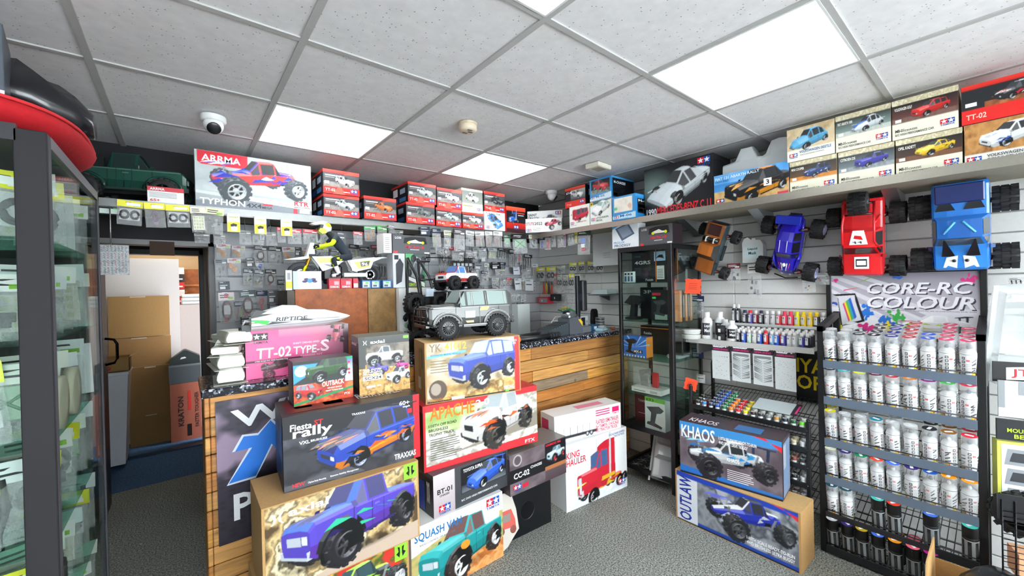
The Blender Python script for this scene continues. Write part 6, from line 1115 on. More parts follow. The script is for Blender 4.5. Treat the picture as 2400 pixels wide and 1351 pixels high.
# ------------------------------------------------------------------ bagged parts on hooks
PKS = [('rail', 'rings', '#e8e020', -0.194, 2.83, 1.978, 0.097, 0.124), ('rail', 'cable', '#e8e020', -0.102, 2.83, 1.977, 0.084, 0.128), ('rail', 'rings', '#e8e020', -0.009, 2.83, 1.976, 0.1, 0.12), ('rail', 'grid', '#e0d8c0', 0.077, 2.83, 1.974, 0.069, 0.14), ('rail', 'clear', '#d8d8b0', 0.155, 2.83, 1.975, 0.084, 0.147), ('rail', 'clear', '#b83038', 0.484, 2.83, 1.893, 0.047, 0.095), ('rail', 'clear', '#b83038', 0.553, 2.83, 1.887, 0.082, 0.094), ('rail', 'clear', '#b83038', 0.649, 2.83, 1.891, 0.091, 0.096), ('rail', 'clear', '#b83038', 0.734, 2.83, 1.894, 0.058, 0.098), ('rail', 'clear', '#c04048', 0.949, 2.83, 1.897, 0.064, 0.091), ('rail', 'amber', '#40a050', 1.032, 2.83, 1.948, 0.081, 0.114), ('rail', 'amber', '#50a850', 1.121, 2.83, 1.949, 0.078, 0.116), ('rail', 'clear', '#888888', 1.191, 2.83, 1.96, 0.048, 0.062), ('rail', 'card', '#1d2c44', 1.458, 2.83, 1.967, 0.083, 0.062), ('rail', 'rods', '#1d2c44', 1.556, 2.83, 1.961, 0.079, 0.144), ('rail', 'parts', '#c8c8b8', 1.657, 2.83, 1.952, 0.07, 0.137), ('rail', 'clear', '#4a4448', 1.771, 2.83, 1.97, 0.102, 0.178), ('rail', 'clear', '#e8e8e8', 1.873, 2.83, 1.963, 0.085, 0.128), ('rail', 'rods', '#e8e8e8', 1.968, 2.83, 1.965, 0.088, 0.127), ('rail', 'rods', '#e8e8e8', 2.064, 2.83, 1.972, 0.087, 0.133), ('rail', 'rods', '#e8e8e8', 2.164, 2.83, 1.979, 0.094, 0.139), ('rail', 'green', '#30503c', 2.264, 2.83, 1.955, 0.078, 0.115), ('rail', 'green', '#18181a', 2.41, 2.83, 1.971, 0.165, 0.177), ('rail', 'parts', '#d8d0c0', 2.585, 2.83, 1.974, 0.12, 0.129), ('under', 'clear', '#9a9a98', 0.303, 2.9, 1.868, 0.065, 0.085), ('under', 'clear', '#9a9a98', 0.371, 2.9, 1.867, 0.063, 0.084), ('under', 'clear', '#9a9a98', 0.437, 2.9, 1.866, 0.06, 0.083), ('under', 'clear', '#8a8a88', 0.096, 2.9, 1.837, 0.072, 0.054), ('under', 'clear', '#8a8a88', 0.178, 2.9, 1.839, 0.061, 0.06), ('under', 'card', '#4b4f54', 0.862, 2.9, 1.894, 0.062, 0.08), ('under', 'clear', '#9a9a98', 1.278, 2.9, 1.937, 0.068, 0.084), ('under', 'clear', '#9a9a98', 1.609, 2.9, 1.85, 0.054, 0.086), ('under', 'ring', '#6a6c70', 1.675, 2.9, 1.832, 0.064, 0.077), ('under', 'clear', '#8a8c90', 1.796, 2.9, 1.795, 0.116, 0.079), ('under', 'parts', '#9a9ca0', 1.935, 2.9, 1.8, 0.101, 0.051), ('under', 'clear', '#9a9ca0', 2.045, 2.9, 1.833, 0.082, 0.09), ('rail2', 'blue', '#1d2c50', 2.62, 2.743, 1.947, 0.063, 0.111), ('rail2', 'pink', '#1b2430', 2.62, 2.666, 1.974, 0.078, 0.153), ('rail2', 'parts', '#30a868', 2.62, 2.589, 1.972, 0.054, 0.135), ('rail2', 'parts', '#1d2c50', 2.62, 2.514, 1.975, 0.073, 0.144), ('rail2', 'purple', '#b0406a', 2.62, 2.457, 1.957, 0.031, 0.131), ('rail2', 'parts', '#1d2c50', 2.62, 2.389, 1.971, 0.084, 0.136), ('rail2', 'yellow', '#e8d820', 2.62, 2.325, 1.956, 0.034, 0.113), ('rail2', 'block', '#203028', 2.62, 2.235, 1.96, 0.129, 0.214), ('wall_a', 'amber', '#d8c8cc', 0.215, 3.2, 1.812, 0.077, 0.102), ('wall_a', 'amber', '#d8c8cc', 0.296, 3.2, 1.802, 0.073, 0.087), ('wall_a', 'amber', '#d8c8cc', 0.269, 3.2, 1.72, 0.074, 0.109), ('wall_a', 'ring', '#17181c', 0.42, 3.2, 1.81, 0.079, 0.116), ('wall_a', 'parts', '#17181c', 0.503, 3.2, 1.808, 0.082, 0.127), ('wall_a', 'amber', '#d8c8cc', 0.586, 3.2, 1.806, 0.078, 0.117), ('wall_a', 'card', '#17181c', 0.36, 3.2, 1.725, 0.053, 0.06), ('wall_a', 'blue', '#17181c', 0.414, 3.2, 1.709, 0.047, 0.061), ('wall_a', 'card', '#17181c', 0.65, 3.2, 1.808, 0.039, 0.061), ('wall_a', 'amber', '#d8c8cc', 0.717, 3.2, 1.811, 0.085, 0.093), ('wall_a', 'parts', '#c8c0c4', 0.812, 3.2, 1.809, 0.083, 0.095), ('wall_a', 'clear', '#2a2c30', 0.907, 3.2, 1.806, 0.077, 0.09), ('wall_b', 'parts', '#1c3040', 0.345, 3.2, 1.653, 0.058, 0.114), ('wall_b', 'parts', '#1c3040', 0.408, 3.2, 1.648, 0.059, 0.124), ('wall_b', 'ring', '#17181c', 0.475, 3.2, 1.649, 0.069, 0.111), ('wall_b', 'card', '#1c3040', 0.212, 3.2, 1.569, 0.058, 0.055), ('wall_b', 'parts', '#1b2420', 0.547, 3.2, 1.578, 0.068, 0.143), ('wall_b', 'parts', '#d8d8d8', 0.944, 3.2, 1.626, 0.069, 0.091), ('wall_b', 'clear', '#d0ccb8', 1.049, 3.2, 1.759, 0.085, 0.099), ('wall_c', 'bigring', '#d8c8cc', 0.221, 3.2, 1.497, 0.084, 0.199), ('wall_c', 'bigring', '#1c4048', 0.336, 3.2, 1.506, 0.088, 0.17), ('wall_c', 'pink', '#1c3050', 0.42, 3.2, 1.503, 0.065, 0.133), ('wall_c', 'card', '#1c2430', 0.483, 3.2, 1.502, 0.051, 0.085), ('wall_c', 'card', '#1c2430', 0.331, 3.2, 1.333, 0.074, 0.048), ('wall_c', 'card', '#202a3a', 0.495, 3.2, 1.413, 0.072, 0.035), ('wall_c', 'clear', '#808488', 0.548, 3.2, 1.422, 0.05, 0.06), ('wall_d', 'grid', '#c8ccd0', 2.377, 3.2, 1.873, 0.11, 0.109), ('wall_d', 'tools', '#404448', 2.494, 3.2, 1.877, 0.103, 0.107), ('wall_d', 'tools', '#2a2c30', 2.625, 3.2, 1.874, 0.085, 0.188), ('wall_d', 'pink', '#787c80', 2.72, 3.2, 1.851, 0.081, 0.115), ('wall_d', 'tools', '#2a2c30', 2.843, 3.2, 1.824, 0.121, 0.144), ('wall_d', 'card', '#8a8e94', 2.213, 3.2, 1.731, 0.109, 0.07), ('wall_d', 'parts', '#8a8c90', 2.167, 3.2, 1.669, 0.078, 0.081), ('wall_d', 'card', '#1a1b1e', 2.415, 3.2, 1.735, 0.111, 0.068), ('wall_d', 'parts', '#c0c4c8', 2.464, 3.2, 1.663, 0.129, 0.06), ('wall_d', 'card', '#d0d4e0', 2.675, 3.2, 1.691, 0.092, 0.079), ('wall_d', 'clear', '#9a9ca0', 2.803, 3.2, 1.666, 0.119, 0.09), ('wall_e', 'parts', '#c0c0c4', 2.402, 3.2, 1.578, 0.095, 0.093), ('wall_e', 'pink', '#c0444c', 2.576, 3.2, 1.577, 0.078, 0.069), ('wall_e', 'card', '#c8ccd0', 2.688, 3.2, 1.572, 0.081, 0.119), ('wall_e', 'rods', '#c8ccd0', 2.761, 3.2, 1.572, 0.053, 0.12), ('wall_e', 'card', '#d4d8dc', 2.85, 3.2, 1.562, 0.115, 0.122), ('wall_e', 'clear', '#a0a2a6', 2.496, 3.2, 1.569, 0.071, 0.094), ('wall_e', 'ring', '#404448', 2.403, 3.2, 1.494, 0.09, 0.076), ('wall_f', 'parts', '#c0b0b4', 2.596, 3.2, 1.412, 0.062, 0.07), ('wall_f', 'parts', '#c8ccd0', 2.675, 3.2, 1.41, 0.086, 0.079), ('wall_f', 'parts', '#b8bcc0', 2.763, 3.2, 1.407, 0.077, 0.08), ('wall_f', 'tools', '#303438', 2.661, 3.2, 1.322, 0.051, 0.061), ('wall_f', 'tools', '#303438', 2.734, 3.2, 1.319, 0.07, 0.062), ('wall_f', 'clear', '#9498a0', 2.681, 3.2, 1.251, 0.218, 0.07), ('wall_g', 'rings', '#e0dc30', 3.0, 3.182, 1.689, 0.134, 0.152), ('wall_g', 'rings', '#e0dc30', 3.0, 3.02, 1.686, 0.139, 0.152), ('wall_g', 'clear', '#dfe3dd', 3.0, 2.874, 1.687, 0.114, 0.078), ('wall_g', 'rings', '#e0dc30', 3.0, 2.711, 1.712, 0.095, 0.101), ('wall_g', 'rings', '#e0dc30', 3.0, 2.603, 1.714, 0.086, 0.107), ('wall_g', 'rings', '#e0dc30', 3.0, 2.487, 1.712, 0.082, 0.109), ('wall_g', 'rings', '#e0dc30', 3.0, 2.382, 1.701, 0.079, 0.099), ('wall_h', 'rings', '#dfe3dd', 3.0, 2.898, 1.597, 0.072, 0.135), ('wall_h', 'rings', '#dfe3dd', 3.0, 2.815, 1.594, 0.07, 0.142), ('wall_h', 'rings', '#e0dc30', 3.0, 2.734, 1.604, 0.068, 0.152), ('wall_h', 'clear', '#dfe3dd', 3.0, 2.656, 1.592, 0.066, 0.117), ('wall_h', 'red', '#e05a3a', 3.0, 2.964, 1.617, 0.049, 0.128), ('wall_i', 'clear', '#702830', 3.03, 1.224, 1.62, 0.086, 0.139), ('wall_i', 'clear', '#e8e8e4', 3.03, 1.09, 1.607, 0.09, 0.233), ('wall_i', 'clear', '#26305a', 3.03, 1.504, 1.389, 0.129, 0.166), ('wall_i', 'card', '#2a3a6a', 3.03, 1.496, 0.989, 0.086, 0.075), ('wall_i', 'parts', '#d8d8d8', 3.03, 0.782, 1.51, 0.071, 0.093), ('wall_i', 'parts', '#c8c8cc', 3.03, 0.711, 1.534, 0.07, 0.073), ('small_i', 'card', '#e8e8e8', 3.03, 1.473, 0.794, 0.059, 0.065), ('small_i', 'card', '#c83030', 3.03, 1.458, 0.603, 0.084, 0.065), ('hang', 'stars', '#38303a', 2.87, 1.256, 1.084, 0.123, 0.266), ('hang', 'stripes', '#38303a', 2.87, 1.125, 1.09, 0.122, 0.268), ('hang', 'stripes', '#38303a', 2.87, 0.996, 1.091, 0.121, 0.272), ('hang', 'leaves', '#38303a', 2.87, 0.87, 1.088, 0.119, 0.277), ('edge', 'tools', '#c8c8c8', 3.0, -0.026, 1.485, 0.047, 0.071), ('edge', 'clear', '#202226', 3.0, 0.007, 1.406, 0.041, 0.151)]
_pk = {}
def pack_meshes(kind, col, w, h):
    """header card, puffed clear bag and what it holds; origin at the top middle, front facing -y"""
    key = (kind, col)
    if key in _pk: return _pk[key]
    r = random.Random(hash(key[0]) % 97 + len(_pk)); W_, H_ = 1., 1.
    hd = MB().box(-.5, -.012, -.26, .5, .012, 0, col)
    lum = sum(lin(col)) / 3; ink = '#22242a' if lum > .25 else '#e8e8ea'
    for k in range(2): hd.flat([(-.4, -.10 - k * .07), (r.uniform(0, .3), -.10 - k * .07), (r.uniform(0, .3), -.07 - k * .07), (-.4, -.07 - k * .07)], ink, -.0135)
    if kind in ('rings', 'clear', 'parts', 'amber', 'ring', 'bigring'): hd.flat([(.1, -.22), (.42, -.22), (.42, -.15), (.1, -.15)], '#e8e8e8' if lum < .5 else '#88c040', -.0135)
    if col == '#d8c8cc':
        hd.flat([(-.12, -.04), (-.06, -.04), (0, -.1), (.06, -.04), (.12, -.04), (.12, -.16), (.07, -.16), (.07, -.09), (0, -.15), (-.07, -.09), (-.07, -.16), (-.12, -.16)], '#c02840', -.014)
    if col in ('#e8e020', '#e0dc30'): hd.flat([(-.48, -.24), (-.1, -.24), (-.2, -.02), (-.48, -.02)], '#f0ea30', -.0138); hd.flat([(-.15, -.2), (.4, -.2), (.4, -.08), (-.15, -.08)], '#f2f2ee', -.0139)
    if col == '#38303a': hd.text('Bittydesign', -.42, -.16, .84, .09, '#f2f2f2', -.014); hd.text('AIRBRUSHING', -.4, -.235, .8, .045, '#e83a8a', -.014); hd.flat([(.2, -.06), (.42, -.06), (.42, -.02), (.2, -.02)], '#60f060', -.014)
    hm = hd.mesh('header_card'); hm.materials.append(CARD)
    n, m = 7, 9; V = []; bag = MB(); r3 = random.Random(4)
    for sgn in (-1, 1):
        for i in range(n):
            for j in range(m):
                u, v = i / (n - 1), j / (m - 1); k = (math.sin(math.pi * u) * math.sin(math.pi * min(1, v * 1.02))) ** .5 if 0 < u < 1 and 0 < v < 1 else 0
                V.append((-.48 + .96 * u + r3.uniform(-.012, .012), sgn * (.004 + .11 * k * r3.uniform(.6, 1.15)), -.24 - .76 * v + r3.uniform(-.01, .01)))
    F = [(s * n * m + i * m + j, s * n * m + (i + 1) * m + j, s * n * m + (i + 1) * m + j + 1, s * n * m + i * m + j + 1) for s in (0, 1) for i in range(n - 1) for j in range(m - 1)]
    bag.add(V, F, True); bm = bag.mesh('clear_bag'); bm.materials.append(BAG)
    c = MB(); R = r.uniform
    def blob(cc, k=6, s=.09):
        for _ in range(k): c.box(*(lambda x, z, a, b: (x - a, -.03, z - b, x + a, .03, z + b))(R(-.3, .3), R(-.85, -.4), R(.03, s), R(.03, s)), cc, b=.01)
    if kind == 'rings':
        for x in (-.2, .2): c.tube([(x + .15 * math.cos(a), -.02, -.58 + .15 * math.sin(a)) for a in np.linspace(0, 6.283, 17)[:-1]], .06, 6, '#1d1e20', closed=True)
        c.box(-.4, .03, -.8, .4, .04, -.3, '#c8ccd0')
    elif kind in ('ring', 'bigring'):
        q = .28 if kind == 'bigring' else .24
        for o, cc in ((0, '#17181a'), (.03, '#2a2a2c'), (-.03, '#8a2828')): c.tube([((q + o) * math.cos(a) * 1., -.02 + o, -.58 + (q + o) * math.sin(a) * 1.) for a in np.linspace(0, 6.283, 19)[:-1]], .022, 5, cc, closed=True)
        c.box(-.2, .02, -.72, .2, .03, -.42, '#b8bcc0'); c.box(-.2, -.02, -.95, .0, .03, -.88, '#a83038')
    elif kind in ('cable', 'pink', 'red', 'purple', 'blue', 'green', 'yellow'):
        cc = {'cable': '#6a4a70', 'pink': '#d8405c', 'red': '#e04828', 'purple': '#8a40b0', 'blue': '#2048d8', 'green': '#48b070', 'yellow': '#f0e020'}[kind]
        if kind == 'green': c.box(-.36, -.02, -.72, .36, .02, -.28, '#9ac0a4', b=.01); c.tube([(-.36, -.03, -.28), (.36, -.03, -.72)], .02, 4, '#2f8a50'); c.tube([(.36, -.03, -.28), (-.36, -.03, -.72)], .02, 4, '#2f8a50')
        else:
            c.tube([(.22 * math.cos(a) * (1 - a / 22), R(-.04, .04), -.6 + .25 * math.sin(a) * (1 - a / 22)) for a in np.linspace(0, 14, 34)], .03, 5, cc)
            c.box(-.1, -.04, -.9, .12, .03, -.78, cc)
    elif kind == 'rods':
        for k in range(4): x = R(-.35, .35); c.tube([(x, -.02, -.35), (x + R(-.2, .2), -.02, -.92)], .022, 4, r.choice(['#c8e020', '#2a2c30', '#c82828', '#b8bcc0']))
    elif kind == 'tools':
        for k in range(3): x = -.28 + k * .28; c.tube([(x, 0, -.2), (x + .04, 0, -.55), (x - .02, 0, -.95)], [.05, .07, .03], 6, '#1b1c1f'); 
    elif kind == 'grid':
        c.box(-.38, -.02, -.9, .38, .02, -.34, '#d8d8cc', b=.01)
        for i in range(4):
            for j in range(4): c.box(-.32 + i * .17, -.03, -.84 + j * .13, -.22 + i * .17, -.021, -.76 + j * .13, '#a8b060')
    elif kind == 'amber': blob('#c07818', 7, .12); blob('#e0a848', 4, .08)
    elif kind == 'block': c.box(-.25, -.03, -.55, .1, .03, -.35, '#3a78c8', b=.01).box(-.2, -.04, -.72, .05, .02, -.58, '#e8ecee', b=.01).box(-.15, -.04, -.86, .15, .02, -.74, '#c82830', b=.01).box(.15, -.03, -.8, .36, .02, -.35, '#4a5058', b=.01)
    elif kind in ('stars', 'stripes', 'leaves'):
        c.box(-.47, -.008, -.995, .47, .008, -.25, '#dfe5e6')
        if kind == 'stars':
            for k in range(34):
                x, z, q = (R(-.38, .38), R(-.93, -.48), R(.012, .03)) if k > 5 else (-.35 + k * .14, -.40, .012 + k * .006); c.flat([(x + math.sin(a * math.pi / 5) * q * (1 if a % 2 == 0 else .4), z + math.cos(a * math.pi / 5) * q * .5 * (1 if a % 2 == 0 else .4)) for a in range(10)], '#6a7074', -.009)
        elif kind == 'stripes':
            c.flat([(-.4, -.36), (.4, -.36), (.4, -.30), (-.4, -.30)], '#8a9094', -.009)
            for k in range(13):
                for s in (-1, 1): x = s * .02; z = -.92 + k * .04; c.flat([(x, z), (x + s * .4, z + R(.04, .1)), (x + s * .4, z + .1), (x, z + .012)], '#8f9699', -.0092)
        else:
            for k in range(60): x, z = R(-.4, .4), R(-.93, -.34); a = R(0, 6.28); q = R(.02, .05); c.flat([(x, z), (x + q * math.cos(a), z + q * .5 * math.sin(a)), (x + q * .7 * math.cos(a + .9), z + q * .35 * math.sin(a + .9))], '#7a8488', -.009)
    elif kind == 'card': c.box(-.5, -.02, -1, .5, .02, -.2, col); c.flat([(-.4, -.9), (.1, -.9), (.1, -.6), (-.4, -.6)], '#d8dade', -.022); c.flat([(-.4, -.5), (.3, -.5), (.3, -.42), (-.4, -.42)], ink, -.022)
    elif kind == 'parts': blob('#b8bcc0', 6, .1); blob('#26282b', 5, .07); blob(r.choice(['#c83038', '#c8b040', '#4060b0']), 2, .06)
    else: blob('#8a8e92', 4, .09); blob('#3a3c40', 3, .08)
    cm = c.mesh('contents'); cm.materials.append(PLASTIC)
    _pk[key] = (hm, bm, cm); return _pk[key]
ROWN = {'rail': ('on the rail under the back shelf', 'bags of parts hanging along the back shelf rail'), 'under': ('in the layer behind the back shelf rail', 'bags hanging deeper under the back shelf'), 'rail2': ('under the corner end of the right shelf', 'bags under the corner of the right shelf'),
  'wall_a': ('in top row of back slatwall by the bike', 'bags on the left of the back slatwall'), 'wall_b': ('in the second row of the back slatwall, left part', 'bags on the left of the back slatwall'), 'wall_c': ('in third row of back slatwall behind speedboat', 'bags on the left of the back slatwall'),
  'wall_d': ('in the top right row of the back slatwall', 'bags on the right of the back slatwall'), 'wall_e': ('in the middle right row of the back slatwall', 'bags on the right of the back slatwall'), 'wall_f': ('in the bottom right row of the back slatwall', 'bags on the right of the back slatwall'),
  'wall_g': ('in the upper row of the corner side wall', 'bags of tyres on the side wall by the corner'), 'wall_h': ('in the lower row of the corner side wall', 'bags of tyres on the side wall by the corner'), 'wall_i': ('on the slatwall under the hung cars', 'packets on the right slatwall'), 'small_i': ('on the slatwall beside the paint pot rack', 'packets on the right slatwall'), 'hang': ('hanging in front of the paint pot rack', 'stencil packs in front of the paint pot rack'), 'edge': ('on the slatwall at the right edge', 'packets on the right slatwall')}
KN = {'rings': 'bag of two black tyres', 'cable': 'bag of coiled purple cable', 'grid': 'bag with a pale gridded sheet', 'clear': 'clear bag of small parts', 'amber': 'bag of amber metal parts', 'card': 'carded packet', 'rods': 'bag of thin rods', 'parts': 'bag of mixed small parts', 'green': 'bag with a green crossed sheet', 'ring': 'bag with a coiled ring', 'blue': 'bag with a blue coil', 'pink': 'bag with a red-pink coil', 'purple': 'bag with a purple coil', 'yellow': 'bag with a yellow coil', 'block': 'large bag of blue white and red parts', 'bigring': 'bag with a large black ring', 'tools': 'packet of black tools', 'red': 'bag with an orange coil', 'stars': 'stencil pack with stars', 'stripes': 'stencil pack with diagonal stripes', 'leaves': 'stencil pack with leaf shapes'}
fr = random.Random(17)
for k, (x0, x1, zz) in enumerate(((.75, 1.5, 1.84), (.75, 1.45, 1.70), (1.5, 2.95, 1.85), (2.15, 2.98, 1.74), (2.1, 2.98, 1.63), (1.9, 2.95, 1.53), (1.9, 2.5, 1.42), (.2, .56, 1.7), (.22, .56, 1.42))):
    x = x0
    while x < x1:
        if not any(q[0][:6] in ('wall_a', 'wall_b', 'wall_c', 'wall_d', 'wall_e', 'wall_f') and abs(q[3] - x) < .06 and abs(q[5] - zz) < .07 for q in PKS): PKS.append(('fill%d' % k, fr.choice(['clear', 'parts', 'tools', 'card', 'rods', 'ring', 'clear', 'parts']), fr.choice(['#c0c4c8', '#2a2c30', '#8a8e94', '#1c2c44', '#d8d8d8', '#a03038']), round(x, 3), 3.24, zz + fr.uniform(-.02, .02), fr.uniform(.06, .085), fr.uniform(.10, .14)))
        x += fr.uniform(.075, .11)
for k, n_ in enumerate(('highest row behind the rider', 'row behind the bike', 'highest row right of the bike', 'second row near the corner', 'third row near the corner', 'fourth row near the corner', 'lowest row near the corner', 'upper gap by the doorway', 'lower gap by the doorway')): ROWN['fill%d' % k] = ('flat on back slatwall, ' + n_, 'bags lying flat on the back slatwall')
seen = {}
for (row, kind, col, x, y, zt, w, h) in PKS:
    seen[(row, kind)] = seen.get((row, kind), 0) + 1; i = seen[(row, kind)]; same = sum(1 for q in PKS if q[0] == row and q[1] == kind)
    ext, grp = ROWN[row]; lab = '%s %s' % (KN[kind], ext); lab = lab if same == 1 else '%s %s %s' % (nth(i), KN[kind], ext)
    side = row in ('rail2', 'wall_g', 'wall_h', 'wall_i', 'hang', 'edge', 'small_i'); rr2 = random.Random(int(x * 1000) + i)
    t = thing('stencil_pack' if row == 'hang' else ('carded_packet' if kind == 'card' else 'parts_bag'), lab, 'packet', (x, y, zt), 0, grp, (rr2.uniform(-.04, .04), rr2.uniform(-.07, .07) * (row != 'hang'), (-math.pi / 2 if side else 0) + rr2.uniform(-.12, .12) * (row != 'hang')))
    t.scale = (w, max(w, .05), h); hm, bm, cm = pack_meshes(kind, col, w, h)
    link('header_card', hm, t); link('contents', cm, t)
    if row == 'under': MB().cyl((0, 0, -.02), (0, 0, (1.967 - zt) / h), .015, 4, '#999').build('hanger', METAL, t)
    if kind != 'card' and row != 'hang': link('clear_bag', bm, t)
# hooks carrying them
hb = MB().color('#b8bcbe')
hk = hb.cyl((0, 0, 0), (0, -.10, 0), .0022, 5).tube([(0, -.10, 0), (0, -.106, .01)], .0022, 5).box(-.015, -.004, -.02, .015, 0, .012, '#c8cacc').mesh('wire'); hk.materials.append(METAL)
ci = 0; hcount = {}
HR = {'wall_a': 'top row left of the bike', 'wall_b': 'second row left of the bike', 'wall_c': 'row behind the speedboat', 'wall_d': 'top right row of the back wall', 'wall_e': 'middle right row of the back wall', 'wall_f': 'lowest right row of the back wall', 'wall_g': 'upper corner side wall row', 'wall_h': 'lower corner side wall row'}
for (row, kind, col, x, y, zt, w, h) in PKS:
    if row.startswith('wall') and row not in ('wall_i',):
        side = row in ('wall_g', 'wall_h'); o = tag(link('display_hook', hk, None, (XR - .002 if side else x, y if side else YB - .002, zt - .01), (0, 0, -math.pi / 2 if side else 0)), 'chrome slatwall hook, %s in the %s' % (nth(hcount.setdefault(row, 0) + 1), HR[row]), 'hook', 'slatwall hooks'); hcount[row] += 1
# three white and yellow boxes clipped on the rail
for i, (x, z) in enumerate(((.238, 1.95), (.370, 1.946), (.508, 1.943))):
    t = thing('clip_box', 'small white and yellow boxed item on the back shelf rail, ' + ('left', 'middle', 'right')[i] + ' of three', 'packet', (x - .03, 2.81, z - .105), 0, 'white and yellow boxes on the rail')
    MB().box(0, 0, 0, .062, .015, .105, '#eceee8', b=.001).build('box_body', CARD, t); b = MB().flat([(.002, .002), (.060, .002), (.060, .06), (.002, .055)], '#f0e818', -.001).text('contact', .008, .08, .046, .012, '#a8a830', -.0014)
    b.flat([(.018, .03), (.045, .032), (.048, .045), (.03, .05), (.015, .042)], '#1a1a1a', -.0016); b.flat([(.02, .006), (.048, .006), (.05, .028), (.034, .034), (.018, .028)], '#f4f4f0', -.0016); b.build('print', CARD, t)
# blister card of springs left of the doorway and black card box above it
t = thing('blister_card', 'hanging blister of black and red springs left of the doorway top', 'packet', (-.33, 2.84, 1.60)); MB().box(0, .004, 0, .125, .008, .15, '#d0d4d8').build('backing_card', CARD, t); b = MB(); b.box(0, -.012, 0, .125, .004, .15, '#ffffff').build('blister', BAG, t); MB().cyl((.06, -.006, .14), (.06, -.006, .345), .003, 5, '#aaa').build('hook', METAL, t)
b = MB()
for i in range(9):
    for j in range(4): b.tube([(.01 + i * .013 + .004 * math.cos(a), -.003 + .004 * math.sin(a), .008 + j * .036 + a * .0016) for a in np.linspace(0, 18, 14)], .0011, 3, '#c83048' if j < 3 and i % 2 else '#2a2c30', cap=False)
b.build('springs', METAL, t)['kind'] = 'stuff'
t = thing('carded_packet', 'dark narrow card packet behind the tyre rings on the shelf rail', 'packet', (-.31, 2.862, 1.905)); MB().box(0, 0, 0, .13, .012, .06, '#1d2c34', b=.002).build('box_body', CARD, t); MB().flat([(.0, .005), (.10, .005), (.10, .03), (0, .03)], '#d8e8e0', -.001).flat([(.05, .028), (.09, .034), (.09, .042), (.05, .036)], '#38e058', -.0014).build('print', CARD, t)
t = thing('price_card', 'white and red product card in front of the dark green truck', 'card', (-.13, 2.865, 1.987)); MB().box(0, 0, 0, .15, .004, .085, '#e8e8e8').build('card_sheet', CARD, t)
b = MB().flat([(0, .062), (.15, .062), (.15, .085), (0, .085)], '#c8303c', -.001).text('ARRMA', .01, .066, .06, .013, '#fff', -.0014).text('6S+', .01, .006, .04, .014, '#c8303c', -.0014)
for k in range(5): b.flat([(.008, .052 - k * .006), (.12, .052 - k * .006), (.12, .054 - k * .006), (.008, .054 - k * .006)], '#888', -.0014)
b.build('print', CARD, t)
# ------------------------------------------------------------------ spray can rack
RX, RY0, RY1 = 2.70, .06, .665
t = thing('spray_can_rack', 'tall black stepped rack full of clear-capped spray cans', 'rack', (RX, RY0, 0))
for x, y, h in ((0, 0, 1.24), (0, RY1 - RY0 - .03, 1.24), (.33, 0, 1.30), (.33, RY1 - RY0 - .03, 1.30)): MB().box(x, y, 0, x + .03, y + .03, h, '#141518', b=.002).build('post', PLASTIC, t)
for y in (0, RY1 - RY0 - .03): MB().prism([(0, 1.21), (.36, 1.27), (.36, 1.30), (0, 1.24)], y, y + .03, 'y', '#141518').build('side_rail', PLASTIC, t)
TZ = (1.035, .838, .612, .410, .212, .03)
for k, z in enumerate(TZ):
    s = MB().color('#17181b')
    for j in range(22): yy = .03 + j * (RY1 - RY0 - .06) / 21; s.cyl((.0, yy, z), (.33, yy, z + .066), .0018, 4)
    for x in (.0, .11, .22, .33): s.cyl((x, .03, z + x * .2 - .003), (x, RY1 - RY0 - .03, z + x * .2 - .003), .003, 5)
    o = s.build('wire_tier', PLASTIC, t)
    MB().box(-.012, .028, z - .02, -.006, RY1 - RY0 - .028, z + .022, '#5d6a7a' if k < 4 else '#1c1e22', b=.001).build('label_strip', PLASTIC, t)
    MB().tube([(-.012, .028, z + .034), (-.012, RY1 - RY0 - .028, z + .034)], .003, 5, '#141518').build('front_wire', PLASTIC, t)
can_cache = {}
